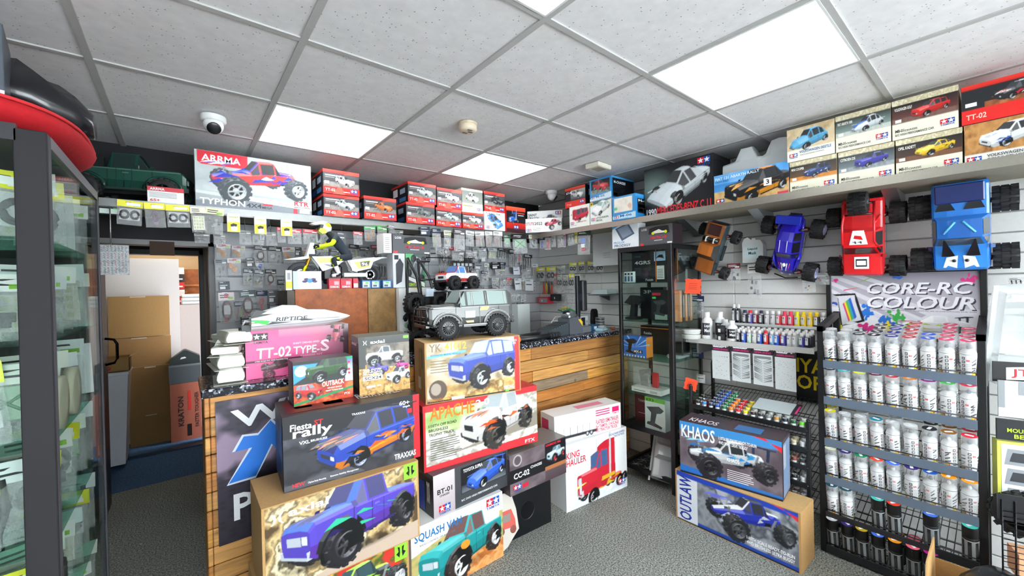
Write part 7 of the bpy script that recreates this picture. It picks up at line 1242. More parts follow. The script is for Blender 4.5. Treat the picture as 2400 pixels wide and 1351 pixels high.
def can(col, style, loc, label, rz):
    key = (col, style)
    if key not in can_cache:
        r = .0268; b = MB(); body = '#e4e6e8' if style != 'dark' else '#202226'
        b.lathe([(r * .96, 0), (r, .003), (r, .108), (r * .93, .113), (r * .7, .122), (r * .3, .126)], 20, 'z', body, cols=['#b8bcc0', body, body, '#d8dcdc', '#d0d4d4', '#d0d4d4'])
        c = b.mesh('can_body'); c.materials.append(PLASTIC)
        d = MB(); rr_ = random.Random(sum(map(ord, col)) + len(style))
        def patch(a0, a1, z0, z1, cc, sk=0., n=5):
            P_ = [a0 + (a1 - a0) * i / n for i in range(n + 1)]; q = r + .0004
            V = [(q * math.cos(a), q * math.sin(a), z0 + sk * (i / n)) for i, a in enumerate(P_)] + [(q * math.cos(a), q * math.sin(a), z1 + sk * (i / n)) for i, a in enumerate(P_)]
            d.color(cc).add(V, [(i, i + 1, n + 2 + i, n + 1 + i) for i in range(n)])
        if style == 'dark':
            for a in np.arange(0, 6.28, .9): patch(a, a + .45, .012, .10, '#8f9496'); patch(a + .5, a + .8, .03, .08, '#3a3c40')
            patch(0, 6.28, .098, .101, '#e0e0e0', 0, 18)
        else:
            patch(0, 6.28, .104, .107, '#a0a4a8', 0, 18)
            for a0 in np.arange(-.4, 6., 2.09):
                for k in range(5): patch(a0, a0 + rr_.uniform(.4, .75), .012 + k * .014, .017 + k * .014, rr_.choice(['#3a3c40', '#8a8e92', '#5a5c60']), rr_.uniform(.0, .018))
                patch(a0, a0 + .35, .008, .02, '#e0c820', .004); patch(a0 + .4, a0 + .6, .01, .018, '#e06820', .003)
                for k in range(5): patch(a0 + .95, a0 + 1.35, .014 + k * .017, .026 + k * .017, '#2a2c30'); patch(a0 + 1.02, a0 + 1.28, .017 + k * .017, .023 + k * .017, '#e8e8ea')
                for k in range(3): patch(a0 + 1.5 + k * .14, a0 + 1.58 + k * .14, .074, .082, '#e03030')
                for k in range(6): patch(a0 + 1.45, a0 + 1.95, .02 + k * .008, .022 + k * .008, '#9a9ea2')
        p = d.mesh('print'); p.materials.append(CARD)
        e = MB().lathe([(.006, .124), (.0075, .132), (.005, .140), (.001, .141)], 10, 'z', '#3c4652' if rr_.random() < .6 else '#e8e8e8'); n_ = e.mesh('nozzle'); n_.materials.append(PLASTIC)
        f = MB(); hh = .165
        if style == 'dark': f.lathe([(r * .99, .114), (r * .99, hh - .004), (r * .95, hh)], 20, 'z', '#101114')
        else: f.lathe([(r * .985, .112), (r * .985, hh - .004), (r * .95, hh)], 20, 'z', '#e8ecee')
        g_ = f.mesh('cap'); g_.materials.append(CAPP if style != 'dark' else PLASTIC)
        h_ = MB().lathe([(r * .93, hh + .0004), (.001, hh + .0006)], 20, 'z', col); h_.add([(-.014, -.006, hh + .0012), (.014, -.006, hh + .0012), (.014, .006, hh + .0012), (-.014, .006, hh + .0012)], [(0, 1, 2, 3)], False, [lin('#f0f0f0')]); i_ = h_.mesh('cap_disc'); i_.materials.append(CARD)
        can_cache[key] = (c, p, n_, g_, i_)
    c, p, n_, g_, i_ = can_cache[key]
    t = thing('spray_can', label, 'spray can', loc, 0, 'spray cans on the stepped rack', (Matrix.Rotation(-.2, 3, 'Y') @ Matrix.Rotation(rz, 3, 'Z')).to_euler())
    for nm, me in (('can_body', c), ('print', p), ('nozzle', n_), ('cap', g_), ('cap_disc', i_)): link(nm, me, t)
CN = {'#dfe4e4': 'clear-topped', '#2a2c34': 'black-topped', '#2d2f9a': 'navy-topped', '#d03038': 'red-topped', '#2f62d8': 'blue-topped', '#f0386a': 'pink-topped', '#36b8c0': 'turquoise-topped', '#e8f020': 'lime-yellow-topped', '#701838': 'maroon-topped', '#e01c28': 'bright red-topped', '#f58a20': 'orange-topped', '#8a1a8a': 'purple-topped', '#3cc040': 'green-topped', '#e83048': 'crimson-topped', '#e8d820': 'yellow-topped', '#c8ccd0': 'grey-topped', '#1f8aa8': 'teal-topped', '#9a6428': 'bronze-topped', '#d8d8b0': 'cream-topped', '#3a2a78': 'dark violet-topped', '#128a54': 'dark green-topped', '#f04428': 'vermilion-topped', '#4a78e8': 'cornflower-topped', '#2058b8': 'royal blue-topped', '#ff9c18': 'amber-topped', '#20505c': 'dark teal-topped', '#48c8b8': 'mint-topped', '#e8409a': 'magenta-topped', '#f06a80': 'salmon-topped', '#b8208a': 'deep magenta-topped', '#c8a828': 'mustard-topped'}
TIER = [
 [('#dfe4e4', 2), ('#dfe4e4', 4), ('#2a2c34', 2), ('#2a2c34', 4), ('#2d2f9a', 4), ('#d03038', 5), ('#2f62d8', 2), ('#f0386a', 5), ('#f0386a', 4)],
 [('#2a2c34', 2), ('#36b8c0', 2), ('#e8f020', 3), ('#701838', 2), ('#e01c28', 1), ('#f58a20', 3), ('#8a1a8a', 2), ('#3cc040', 2), ('#e83048', 1)],
 [('#e8d820', 2), ('#c8ccd0', 1), ('#c8ccd0', 2), ('#1f8aa8', 1), ('#c8ccd0', 3), ('#dfe4e4', 1), ('#2a2c34', 2), ('#9a6428', 2), ('#e83048', 2)],
 [('#d8d8b0', 2), ('#3a2a78', 2), ('#128a54', 2), ('#f04428', 2), ('#4a78e8', 2), ('#3a2a78', 1), ('#2058b8', 1), ('#ff9c18', 2), ('#ff9c18', 2)],
 [('#20505c', 2), ('#20505c', 2), None, ('d#48c8b8', 1), ('d#f04428', 1), None, ('d#4a78e8', 2), None, ('d#48c8b8', 1)],
 [('d#c8ccd0', 1), ('d#3a2a78', 2), ('d#c8a828', 1), ('d#4a78e8', 1), ('d#ff9c18', 2), ('d#f06a80', 2), ('d#b8208a', 2), None, None]]
TN = ('top', 'second', 'third', 'fourth', 'fifth', 'bottom'); RN = ('front', 'second', 'third', 'fourth', 'fifth')
rr = random.Random(11)
for k, row in enumerate(TIER):
    for i, c in enumerate(row):
        if not c: continue
        col, n = c; st = 'dark' if col[0] == 'd' else 'light'; col = col.lstrip('d')
        for q in range(n):
            x = RX + .022 + q * .060; y = RY1 - .055 - i * .0620
            can(col, st, (x, y + rr.uniform(-.002, .002), TZ[k] + .010 + (x - RX) * .2), '%s %s can, %s column from the left, %s row of the %s tier' % (CN[col], 'spray' if st == 'light' else 'black spray', nth(i + 1), RN[q], TN[k]), rr.uniform(0, 6.28))
# framed colour sign above the rack
def colsign(p):
    p.grad(0, 0, 1, 1, '#eceaf0', '#8f8a98'); p.grad(0, 0, 1, .45, '#f2f2f4', '#e2e0e8')
    for i in range(7): p.poly([(-.05, .75 + i * .06), (.5 + i * .05, .1 + i * .07), (.53 + i * .05, .14 + i * .07), (-.02, .8 + i * .06)], '#b8b4c0' if i % 2 else '#dcdae2')
    r = random.Random(5)
    for c, cx, cy, s in (('#2a78d8', .27, .36, .05), ('#3aa84a', .47, .30, .05), ('#2a70c8', .41, .22, .04), ('#f0d820', .42, .10, .06), ('#e0388a', .28, .12, .05), ('#e83a8a', .95, .88, .04), ('#3a70d0', .50, .96, .04), ('#f0d820', .06, .14, .06), ('#2a50b8', .03, .50, .02), ('#e83a8a', .04, .90, .02)):
        for _ in range(16): p.ell(cx + r.gauss(0, s * .55), cy + r.gauss(0, s * .9), s * r.uniform(.15, .5), s * r.uniform(.3, .9), c)
    p.poly([(.10, .74), (.28, .92), (.35, .96), (.2, .84)], '#8ac030'); p.poly([(.10, .73), (.26, .84), (.34, .90), (.18, .78)], '#f0d828'); p.poly([(.1, .72), (.24, .78), (.1, .74)], '#d83a78')
    p.poly([(.01, .66), (.05, .62), (.075, .1), (.26, .22), (.205, .60), (.19, .68)], '#1b1a20'); p.poly([(.035, .63), (.185, .65), (.19, .55), (.235, .24), (.085, .14), (.055, .6)], '#d8d8de')
    for i, c in enumerate(('#e03878', '#f0d828', '#60b838', '#3aa0c0', '#2a60c8')): p.poly([(.09 + i * .012, .5 + i * .02), (.105 + i * .012, .53 + i * .02), (.15 + i * .012, .24 + i * .012), (.135 + i * .012, .20 + i * .012)], c)
    p.poly([(.03, .14), (.085, .14), (.085, .02), (.01, .02)], '#f0e030')
    p.car(PM('coupe', '#f4f4f6', streak=('#c8e020', '#e03878', '#2a2a2c', '#2a2a2c'), wing='#2a2a2c', glass='#e8e8ee', rim='#e8e8ea', seed=3), .72, .2, .48, 8, 4, False)
t = thing('framed_sign', 'black-framed splashed colour sign above the spray can rack', 'sign', (3.045, .675, 1.17), math.radians(-90)); Wd, Hd = .59, .35
for n_, a in enumerate(((-.025, 0, -.03, 0, .03, Hd + .02), (Wd, 0, -.03, Wd + .025, .03, Hd + .02), (0, 0, Hd, Wd, .03, Hd + .015), (0, 0, -.015, Wd, .03, 0))): MB().box(*a, '#121316', b=.002).build('frame_bar', PLASTIC, t)
MB().box(0, .012, 0, Wd, .018, Hd, '#d8d8dc').build('board', CARD, t); p = Pic(250, 148); p.asp = Wd / Hd; colsign(p); g_ = grid_mesh('sign_print', p, Wd, Hd, t, y=.0105)
b = MB()
for (s, x, z, w, h) in (('CORE-RC', .155, .235, .40, .062), ('COLOUR', .155, .155, .42, .066)):
    b.text(s, x + .006, z - .006, w, h, '#4a4250', .0100, .25); b.text(s, x, z, w, h, '#efeff4', .0094, .25)
b.text('Specially formulated high quality paint, designed for use on polycarbonate body shells', .16, .140, .42, .007, '#77747c', .0095); b.build('sign_lettering', CARD, t)
for n_, dx in enumerate((.0, .03)): MB().box(Wd - .04 + dx, -.004, Hd + .012 + .0, Wd - .012 + dx, 0.0, Hd + .04, '#f2f0ec').build('paper_tab', CARD, t)
# ------------------------------------------------------------------ shelf and racks of paints
t = thing('wall_shelf', 'white shelf of paint bottles on the right slatwall', 'shelf', (2.87, .72, 1.085)); MB().box(0, 0, -.016, .228, .78, 0, '#d8d8d4', b=.003).build('board', PLASTIC, t); MB().box(-.004, 0, -.03, 0, .78, .004, '#c8c8c6').build('front_edge', PLASTIC, t); MB().box(.02, .70, -.11, .228, .712, -.016, '#a8aaac').build('bracket', METAL, t)
bot_cache = {}
def bottle(loc, cap, low, label, h=.085, r=.013, group='paint bottles on the white shelf', glass='#b8b4b0', name='paint_bottle'):
    k = (cap, low, h, r, glass)
    if k not in bot_cache:
        a = MB().lathe([(r * .95, 0), (r, .004), (r, h * .72), (r * .6, h * .8), (r * .55, h * .84)], 14, 'z', glass, cols=[low, low if h > .07 else glass, glass, glass, glass]).mesh('bottle_body'); a.materials.append(PLASTIC)
        b = MB().lathe([(r * .7, h * .80), (r * .72, h), (.001, h)], 12, 'z', cap).mesh('cap'); b.materials.append(PLASTIC)
        c = MB()
        for i in range(5):
            a0 = math.pi * .62 + i * .3; q = r + .0005; 
            for z0, z1, cc in ((h * .2, h * .68, '#e8eaec'), (h * .06, h * .18, low)): c.color(cc).add([(q * math.cos(a0), q * math.sin(a0), z0), (q * math.cos(a0 + .3), q * math.sin(a0 + .3), z0), (q * math.cos(a0 + .3), q * math.sin(a0 + .3), z1), (q * math.cos(a0), q * math.sin(a0), z1)], [(0, 1, 2, 3)])
            if i in (1, 3): c.color('#3a3c42').add([(q * 1.02 * math.cos(a0), q * 1.02 * math.sin(a0), h * .5), (q * 1.02 * math.cos(a0 + .25), q * 1.02 * math.sin(a0 + .25), h * .5), (q * 1.02 * math.cos(a0 + .25), q * 1.02 * math.sin(a0 + .25), h * .62), (q * 1.02 * math.cos(a0), q * 1.02 * math.sin(a0), h * .62)], [(0, 1, 2, 3)])
        c = c.mesh('label_wrap'); c.materials.append(CARD); bot_cache[k] = (a, b, c)
    a, b, c = bot_cache[k]; t = thing(name, label, 'bottle', loc, 0, group); link('bottle_body', a, t); link('cap', b, t); link('label_wrap', c, t); return t
rr = random.Random(3)
CLN = {'#e8e8e6': 'white-capped', '#e8202c': 'red-capped', '#e8e020': 'yellow-capped', '#f0c818': 'golden yellow-capped', '#26264a': 'navy-capped', '#e83858': 'pink-red-capped'}
LOWN = {'#2a5ac8': 'blue', '#e03030': 'red', '#7aa8d8': 'pale blue', '#b8d8c0': 'pale green', '#1c1e28': 'black', '#f0d020': 'yellow', '#8a1a2a': 'dark red', '#f08018': 'orange', '#c8c8c8': 'clear', '#5048a0': 'violet'}
rowf_ = ['#1c1e28', '#2a5ac8', '#b8d8c0', '#c8c8c8', '#2a5ac8', '#e03030', '#7aa8d8', '#2a5ac8', '#5048a0', '#c8c8c8', '#c8c8c8', '#5048a0', '#1c1e28']
for q in range(3):
    for i, lo in enumerate(rowf_ if q == 0 else rowf_[::-1]):
        cp = '#e8202c' if (q == 0 and i == 5) else '#e8e8e6'
        bottle((2.89 + q * .038, 1.145 - i * .0325 + rr.uniform(-.003, .003), 1.086), cp, lo, '%s bottle of %s paint, %s from left, %s row, white shelf' % (CLN[cp], LOWN[lo], nth(i + 1), ('front', 'middle', 'back')[q]), .088 + q * .006, .0135)
up = [('#26264a', '#1c1e28'), ('#e8202c', '#5048a0'), ('#e8e8e6', '#8a1a2a'), ('#26264a', '#1c1e28'), ('#e8e8e6', '#c8c8c8'), ('#e8e8e6', '#c8c8c8'), ('#e8e8e6', '#e03030'), ('#e83858', '#e83858'), ('#e83858', '#e83858'), ('#e8e020', '#e8e020'), ('#f0c818', '#f0c818'), ('#f0c818', '#f0c818'), ('#f0c818', '#1c1e28'), ('#e8e8e6', '#c8c8c8')]
LOWN.update({'#e83858': 'pink-red', '#e8e020': 'lemon', '#f0c818': 'golden'})
t = thing('paint_rail', 'narrow clear acrylic rail of coloured paint bottles above the white shelf', 'rail', (3.02, .68, 1.19)); MB().box(0, 0, -.006, .078, .60, 0, '#d0d4d4').box(0, 0, 0, .004, .60, .012, '#d0d4d4').build('rail_body', PLASTIC, t)
for i, (cp, lo) in enumerate(up): bottle((3.055, 1.165 - i * .0345, 1.1905), cp, lo, '%s bottle with %s base, %s from the left on the acrylic rail' % (CLN[cp], LOWN.get(lo, 'dark'), nth(i + 1)), .10, .0155, 'paint bottles on the acrylic rail', cp if i in (7, 8, 9, 10, 11, 12) else '#a8a0b0')
for i, y in enumerate((1.235, 1.205)): bottle((3.05, y, 1.1905), '#e8e8e6', '#1c1e28', 'slim black bottle with a white cap, %s of two left of the coloured paints' % ('left', 'right')[i], .14, .014, 'slim black bottles', '#1b1c22')
def big_bottle(x, y, h, r, label, txt, dark=False):
    t = thing('masking_fluid_bottle', label, 'bottle', (x, y, 1.0855), math.radians(-60), 'large white bottles on the white shelf')
    MB().lathe([(r * .95, 0), (r, .006), (r, h * .66), (r * .85, h * .74), (r * .45, h * .82), (r * .45, h * .85)], 22, 'z', '#eceeee').build('bottle_body', PLASTIC, t); MB().lathe([(r * .52, h * .83), (r * .52, h), (.001, h)], 16, 'z', '#f2f2f2').build('cap', PLASTIC, t)
    b = MB()
    for i in range(10):
        a0 = math.pi * 1.12 + i * .16; q = r + .0006
        b.color('#3a3440' if not dark else '#16161c').add([(q * math.cos(a0), q * math.sin(a0), h * .14), (q * math.cos(a0 + .165), q * math.sin(a0 + .165), h * .14), (q * math.cos(a0 + .165), q * math.sin(a0 + .165), h * .6), (q * math.cos(a0), q * math.sin(a0), h * .6)], [(0, 1, 2, 3)])
    for s, zz in ((txt[0], .42), (txt[1], .26)): b.text(s, -r * .6, h * zz, r * 1.2, h * .13, '#f4f4f8', -r - .0014)
    b.build('label_wrap', CARD, t)
big_bottle(2.93, 1.372, .19, .036, 'large white liquid mask bottle, left of the black tape stack', ('Liquid', 'Mask')); big_bottle(3.0, 1.31, .19, .036, 'large white and pink-labelled bottle behind the liquid mask bottle', ('Liquid', 'Mask'))
big_bottle(2.915, 1.195, .14, .034, 'squat white mask bottle right of the black tape stack', ('Liquid', 'Mask'), True)
big_bottle(2.97, 1.262, .14, .034, 'squat white mask bottle behind the black tape stack', ('Liquid', 'Mask'), True)
for i in range(2):
    t = thing('tape_roll', 'roll of black tape, %s of two stacked among the white bottles' % ('lower', 'upper')[i], 'tape', (2.90, 1.262, 1.0855 + i * .052), 0, 'rolls of black tape'); MB().lathe([(.016, 0), (.028, 0), (.028, .05), (.016, .05), (.016, 0)], 20, 'z', '#222228').build('roll', RUBBER, t); MB().box(-.0292, -.008, .006, -.0282, .008, .03, '#e8e8e8').build('label', CARD, t)
for i, nm in enumerate(('lower', 'upper')):
    t = thing('paint_tub', 'wide flat white tub with clear wrap, %s of two at the shelf end' % nm, 'tub', (2.86, 1.455, 1.0855 + i * .036), 0, 'flat white tubs'); MB().lathe([(.055, 0), (.062, .006), (.062, .02), (.065, .022), (.065, .030), (.001, .031)], 26, 'z', '#e4e4e0').build('tub_body', PLASTIC, t)
    MB().lathe([(.066, .024), (.068, .028), (.058, .0335), (.001, .034)], 20, 'z', '#fff').build('wrap', BAG, t)
# white jug of liquid mask on the slatwall, red price star
t = thing('canister', 'white canister of liquid mask behind the blue racing car', 'canister', (3.03, 1.165, 1.62), math.radians(-90))
b = MB().prism([(0, 0), (.13, 0), (.13, .12), (.115, .15), (.085, .155), (.085, .165), (.06, .165), (.06, .155), (.035, .175), (.01, .165), (0, .14)], 0, .06, 'y', '#e4e8ea'); b.build('jug_body', PLASTIC, t)
MB().flat([(.02, .025), (.11, .025), (.11, .11), (.02, .11)], '#d8eef2', -.001).text('Liquid', .035, .082, .06, .02, '#1c2a30', -.0016).text('Mask', .04, .055, .05, .02, '#1c2a30', -.0016).build('label', CARD, t)
def star_tag(loc, label, s, rot):
    t = thing('price_tag', label, 'tag', loc, 0, None, rot); n = 22
    P_ = [(s * (1.15 if k % 2 else 1.) * max(-.82, min(.82, 1.35 * math.cos(2 * math.pi * k / n))), s * (1.1 if k % 2 else 1.) * max(-.85, min(.85, 1.35 * math.sin(2 * math.pi * k / n)))) for k in range(n)]
    MB().prism(P_, 0, .002, 'y', '#f5502e').build('star_card', CARD, t); b = MB()
    for k in range(4): b.flat([(-s * .5, s * (.35 - k * .22)), (s * .45, s * (.37 - k * .22)), (s * .45, s * (.33 - k * .22)), (-s * .5, s * (.31 - k * .22))], '#8a1c14', -.001)
    b.build('handwriting', CARD, t)
star_tag((2.80, 1.405, 1.465), 'fluorescent orange star price tag below the rusty pickup', .058, (0, .08, math.radians(-70))); star_tag((2.70, 1.385, .79), 'fluorescent orange star price tag on the paint pot rack post', .045, (0, .2, math.radians(-70)))
# paint pot rack
PX, PY0, PY1 = 2.68, .70, 1.39
t = thing('paint_pot_rack', 'low black wire rack of small round paint pots', 'rack', (PX, PY0, 0))
for x, y, h in ((0, 0, .70), (0, PY1 - PY0 - .02, .78), (.33, 0, .9), (.33, PY1 - PY0 - .02, .9)): MB().box(x, y, 0, x + .02, y + .02, h, '#141518', b=.002).build('post', PLASTIC, t); MB().ball((x + .01, y + .01, h + .006), .011, 8, '#0e0f11').build('post_cap', PLASTIC, t)
PZ = (.655, .545, .445, .345, .245, .13)
for k, z in enumerate(PZ):
    s = MB().color('#1a1b1e')
    for j in range(30): yy = .015 + j * (PY1 - PY0 - .03) / 29; s.tube([(.0, yy, z), (.33, yy, z + .10 if k == 0 else z + .06)], .0016, 4)
    for x in (0, .16, .33): s.cyl((x, .01, z + x * (.3 if k == 0 else .18) - .003), (x, PY1 - PY0 - .01, z + x * (.3 if k == 0 else .18) - .003), .003, 5)
    s.build('wire_tier', PLASTIC, t); MB().box(-.008, .015, z - .016, -.004, PY1 - PY0 - .01, z + .012, '#17181b').build('front_lip', PLASTIC, t)
pot_cache = {}
def pot(loc, col, label, top='#d8dad8'):
    if col not in pot_cache:
        a = MB().lathe([(.0125, 0), (.013, .002), (.013, .012), (.012, .013)], 14, 'z', '#d8dcdc').mesh('pot_body'); a.materials.append(PLASTIC); b = MB().lathe([(.0145, .012), (.015, .014), (.015, .027), (.0135, .029)], 16, 'z', col).mesh('lid'); b.materials.append(PLASTIC)
        c = MB().lathe([(.0128, .0292), (.001, .0294)], 14, 'z', top); c.add([(-.006, -.002, .0300), (.006, -.002, .0300), (.006, .002, .0300), (-.006, .002, .0300)], [(0, 1, 2, 3)], False, [lin('#6a6c6e')]); c = c.mesh('lid_sticker'); c.materials.append(CARD); pot_cache[col] = (a, b, c)
    t = thing('paint_pot', label, 'paint pot', loc, 0, 'small paint pots on the low wire rack'); 
    for nm, me in zip(('pot_body', 'lid', 'lid_sticker'), pot_cache[col]): link(nm, me, t)
PCN = {'#1c1d20': 'black', '#3a86c8': 'sky blue', '#1c2f58': 'navy', '#2050a8': 'blue', '#157a48': 'green', '#f08220': 'orange', '#d82030': 'red', '#f0d820': 'yellow', '#40282a': 'maroon', '#3a3c3c': 'charcoal', '#7a7c80': 'grey', '#b8843c': 'tan', '#1c2c44': 'dark blue', '#1f5a3c': 'dark green', '#6adc30': 'lime', '#5a3a2a': 'brown', '#c8ccc8': 'white', '#c8b890': 'cream', '#8a3a2a': 'rust'}
front = ['#1c1d20', '#3a86c8', '#1c2f58', '#2050a8', '#157a48', '#f08220', '#d82030', '#f0d820', '#40282a', '#3a3c3c', '#7a7c80', '#b8843c', '#1c2c44', '#1f5a3c', '#6adc30']
nr = [3, 1, 6, 6, 6, 4, 4, 4, 3, 5, 4, 5, 4, 1, 2]
for i, c in enumerate(front):
    for q in range(nr[i]):
        cc = c if i < 8 else (c if q == 0 else ('#c8ccc8' if q < 3 else '#3a2c2a'))
        pot((PX + .02 + q * .036, PY1 - .055 - i * .0425, PZ[0] + .0185 + q * .0108 - .01), cc, '%s-lidded paint pot, %s column from the left, %s row of the top wire tier' % (PCN.get(cc, 'dark brown'), nth(i + 1), ('front', 'second', 'third', 'fourth', 'fifth', 'sixth')[q]))
for k, cols in ((1, ['#5a3a2a', '#1c1d20', '#c8ccc8', '#3a3c3c', '#7a7c80', '#3a3c3c', '#d82030', '#2050a8', '#c8b890', '#157a48', '#8a3a2a', '#157a48', '#3a3c3c', '#c8b890', '#c8ccc8']), (2, ['#c8b890'] * 3 + ['#1f5a3c', '#8a3a2a', '#3a3c3c'] * 4), (3, ['#3a3c3c', '#1c1d20', '#c8ccc8'] * 5), (4, ['#8a3a2a', '#5a3a2a', '#7a7c80'] * 5), (5, ['#3a3c3c', '#5a3a2a', '#1c2c44'] * 5)):
    for i, c in enumerate(cols[:15]):
        for q in range(2 if k < 5 else 1):
            if k > 2 and i < 9: continue
            pot((PX + .02 + q * .036, PY1 - .055 - i * .0425, PZ[k] + .0135 + q * .0065 - .006), c, '%s-lidded paint pot, %s column from the left, %s row of the %s wire tier' % (PCN[c], nth(i + 1), ('front', 'second')[q], ('top', 'second', 'third', 'fourth', 'fifth', 'lowest')[k]))
t = thing('stencil_sheet', 'pale stencil sheet lying over the pots on the low rack', 'sheet', (2.70, .80, .715), 0, None, (0, math.radians(-16), 0)); MB().box(0, 0, 0, .13, .20, .002, '#b8c4c6').build('sheet', CARD, t); b = MB().box(.0, -.03, .0, .13, -.002, .0025, '#2a1c26').box(.02, -.028, .0026, .11, -.018, .003, '#e03a8a').build('header_strip', CARD, t)
t = thing('wall_sign', 'black sign with large yellow lettering behind the paint pot rack', 'sign', (3.05, .865, .72), math.radians(-90)); MB().box(0, 0, 0, .17, .02, .32, '#17181a', b=.002).build('board', CARD, t); b = MB().text('IYA', .004, .185, .15, .09, '#e0c010', -.001).text('OR', .004, .08, .15, .09, '#e0c010', -.001).build('sign_lettering', CARD, t)


# ------------------------------------------------------------------ smaller boxed things
def bx(name, label, loc, ang, w, h, d, col, front=None, cat='box', group=None, top=None, mat=None, flatten=None, rot=None, side=None):
    t = thing(name, label, cat, loc, math.radians(ang), group, rot); b = MB().color(col); c, tp, sd = lin(col), lin(top or col), lin(side or col)
    b.add([(0, 0, 0), (w, 0, 0), (w, d, 0), (0, d, 0), (0, 0, h), (w, 0, h), (w, d, h), (0, d, h)], [(0, 3, 2, 1), (4, 5, 6, 7), (0, 1, 5, 4), (1, 2, 6, 5), (2, 3, 7, 6), (3, 0, 4, 7)], False, [c, tp, c, sd, c, sd]); b.build('box_body', mat or CARD, t)
    if front: f = MB(); front(f, w, h, d); f.build('print', CARD, t)
    return t
def R(f, x0, z0, x1, z1, c, y=-.001): f.flat([(x0, z0), (x1, z0), (x1, z1), (x0, z1)], c, y)
def pistol(f, cx, cz, s, c='#2a2c30', y=-.0014): f.flat([(cx - s * .45, cz + s * .38), (cx + s * .2, cz + s * .5), (cx + s * .45, cz + s * .35), (cx + s * .3, cz + s * .2), (cx + s * .08, cz + s * .15), (cx - s * .02, cz - s * .3), (cx + s * .35, cz - s * .42), (cx + s * .3, cz - s * .52), (cx - s * .45, cz - s * .42), (cx - s * .4, cz - s * .3), (cx - s * .25, cz - s * .28), (cx - s * .2, cz + s * .15)], c, y)
gc = 'boxed radio sets in the tall glass cabinet'
zs_ = [z + .0065 for z in CSH]
bx('radio_box', 'black radio set box with pale lettering on the cabinet top shelf', (2.80, 1.90, zs_[3]), -90, .22, .235, .06, '#181b20', lambda f, w, h, d: (R(f, 0, 0, w, h, '#20252c'), f.text('T-FHSS', .02, .195, .06, .014, '#4a8ab8', -.0016), f.text('4GRS', .025, .14, .14, .028, '#e8ecf0', -.0016), [R(f, .02, .11 - k * .011, .08, .114 - k * .011, '#5a6068', -.0016) for k in range(6)], pistol(f, .14, .07, .1, '#3a3f46'), f.text('Futaba', .12, .01, .08, .018, '#e8e8e8', -.0018)), group=gc)
bx('radio_box', 'black radio set box with an orange edge on the cabinet top shelf', (2.72, 1.665, zs_[3]), -90, .155, .24, .06, '#1a1c20', lambda f, w, h, d: (R(f, 0, 0, w, h, '#22262c'), R(f, .02, 0, .027, h, '#d87838', -.0014), R(f, .03, .02, .09, .12, '#dfe2e2', -.0014), [R(f, .035, .03 + k * .012, .08, .034 + k * .012, '#666', -.0018) for k in range(6)], R(f, .01, .155, .1, .225, '#a8c8e8', -.0014), f.flat([(.02, .17), (.05, .2), (.08, .2), (.09, .17), (.06, .18), (.04, .18)], '#20242a', -.0018)), group=gc)
t = bx('radio_box', 'black radio set box with large grey lettering seen through the cabinet side', (2.73, 1.485, zs_[3]), 0, .31, .245, .012, '#24282e', lambda f, w, h, d: (f.text('Futaba', .02, .15, .27, .055, '#8a929a', -.0014), R(f, .12, .02, .15, .09, '#888'), R(f, .005, 0, .012, h, '#c87838', -.0014)), group=gc)
for i in range(3): bx('battery_box', 'small white boxed accessory on the cabinet top shelf, %s of three' % ('left', 'middle', 'right')[i], (2.70, 1.905 - i * .028, zs_[3]), -90, .024, .085, .03, '#dfe4e6', lambda f, w, h, d: (R(f, .004, .01, .020, .05, '#4a6a8a'), R(f, .004, .06, .02, .075, '#2a3a5a')), group='small white boxes in the glass cabinet')
bx('radio_box', 'black box with pale lettering behind the pistol transmitter', (2.86, 1.87, zs_[2]), -90, .20, .25, .05, '#1c1f24', lambda f, w, h, d: (f.text('3PV', .03, .20, .12, .028, '#c8ccd0', -.0014), f.text('Futaba', .1, .02, .08, .022, '#f0f0f0', -.0014)), group=gc)
bx('radio_box', 'dark red-black controller box right of the pistol transmitter', (2.74, 1.70, zs_[2]), -90, .15, .23, .07, '#26282c', lambda f, w, h, d: (R(f, .01, .19, .08, .21, '#c83040'), R(f, .01, .165, .04, .18, '#40e060'), pistol(f, .07, .1, .12, '#45494e'), R(f, .03, .01, .13, .05, '#8fa49a')), group=gc)
for i, (x, c) in enumerate(((2.76, '#d88a4a'), (2.80, '#22252b'), (2.84, '#d88a4a'), (2.875, '#22252b'), (2.91, '#d88a4a'))): bx('radio_box', 'upright %s box edge, %s of five at the cabinet side pane, middle shelf' % ('orange' if c[1] == 'd' else 'black', nth(i + 1)), (x, 1.485, zs_[2]), 0, .032, .225, .10, c, lambda f, w, h, d: R(f, .012, .03, .02, .19, '#c8ccd4'), group='upright boxes at the cabinet side')
t = thing('pistol_transmitter', 'black pistol-grip radio transmitter on the cabinet middle shelf', 'transmitter', (2.735, 1.93, zs_[2]), math.radians(-90))
MB().prism([(.02, .02), (.10, .02), (.12, .0), (.0, .0), (.0, .015)], 0, .06, 'y', '#1a1b1e').prism([(.03, .015), (.08, .015), (.09, .12), (.05, .13)], .012, .048, 'y', '#202226').prism([(-.01, .13), (.05, .19), (.13, .185), (.15, .15), (.12, .125), (.05, .115)], .002, .06, 'y', '#26282c').build('grip_body', PLASTIC, t); MB().lathe([(.03, 0), (.034, .01), (.03, .025), (.012, .025), (.012, 0)], 20, 'y', '#111214', (.105, .062, .135)).build('steering_wheel', RUBBER, t); MB().cyl((.115, .03, .09), (.12, .03, .13), .006, 6, '#3a3c40').build('trigger', PLASTIC, t)
bx('radio_box', 'long black box with an orange line at the back of the third shelf', (2.90, 1.90, zs_[1]), -90, .36, .22, .1, '#1c1e22', lambda f, w, h, d: (R(f, .0, .20, w, .206, '#d88038'), f.text('Futaba', .03, .15, .07, .02, '#e0e0e0', -.0014)), group=gc)
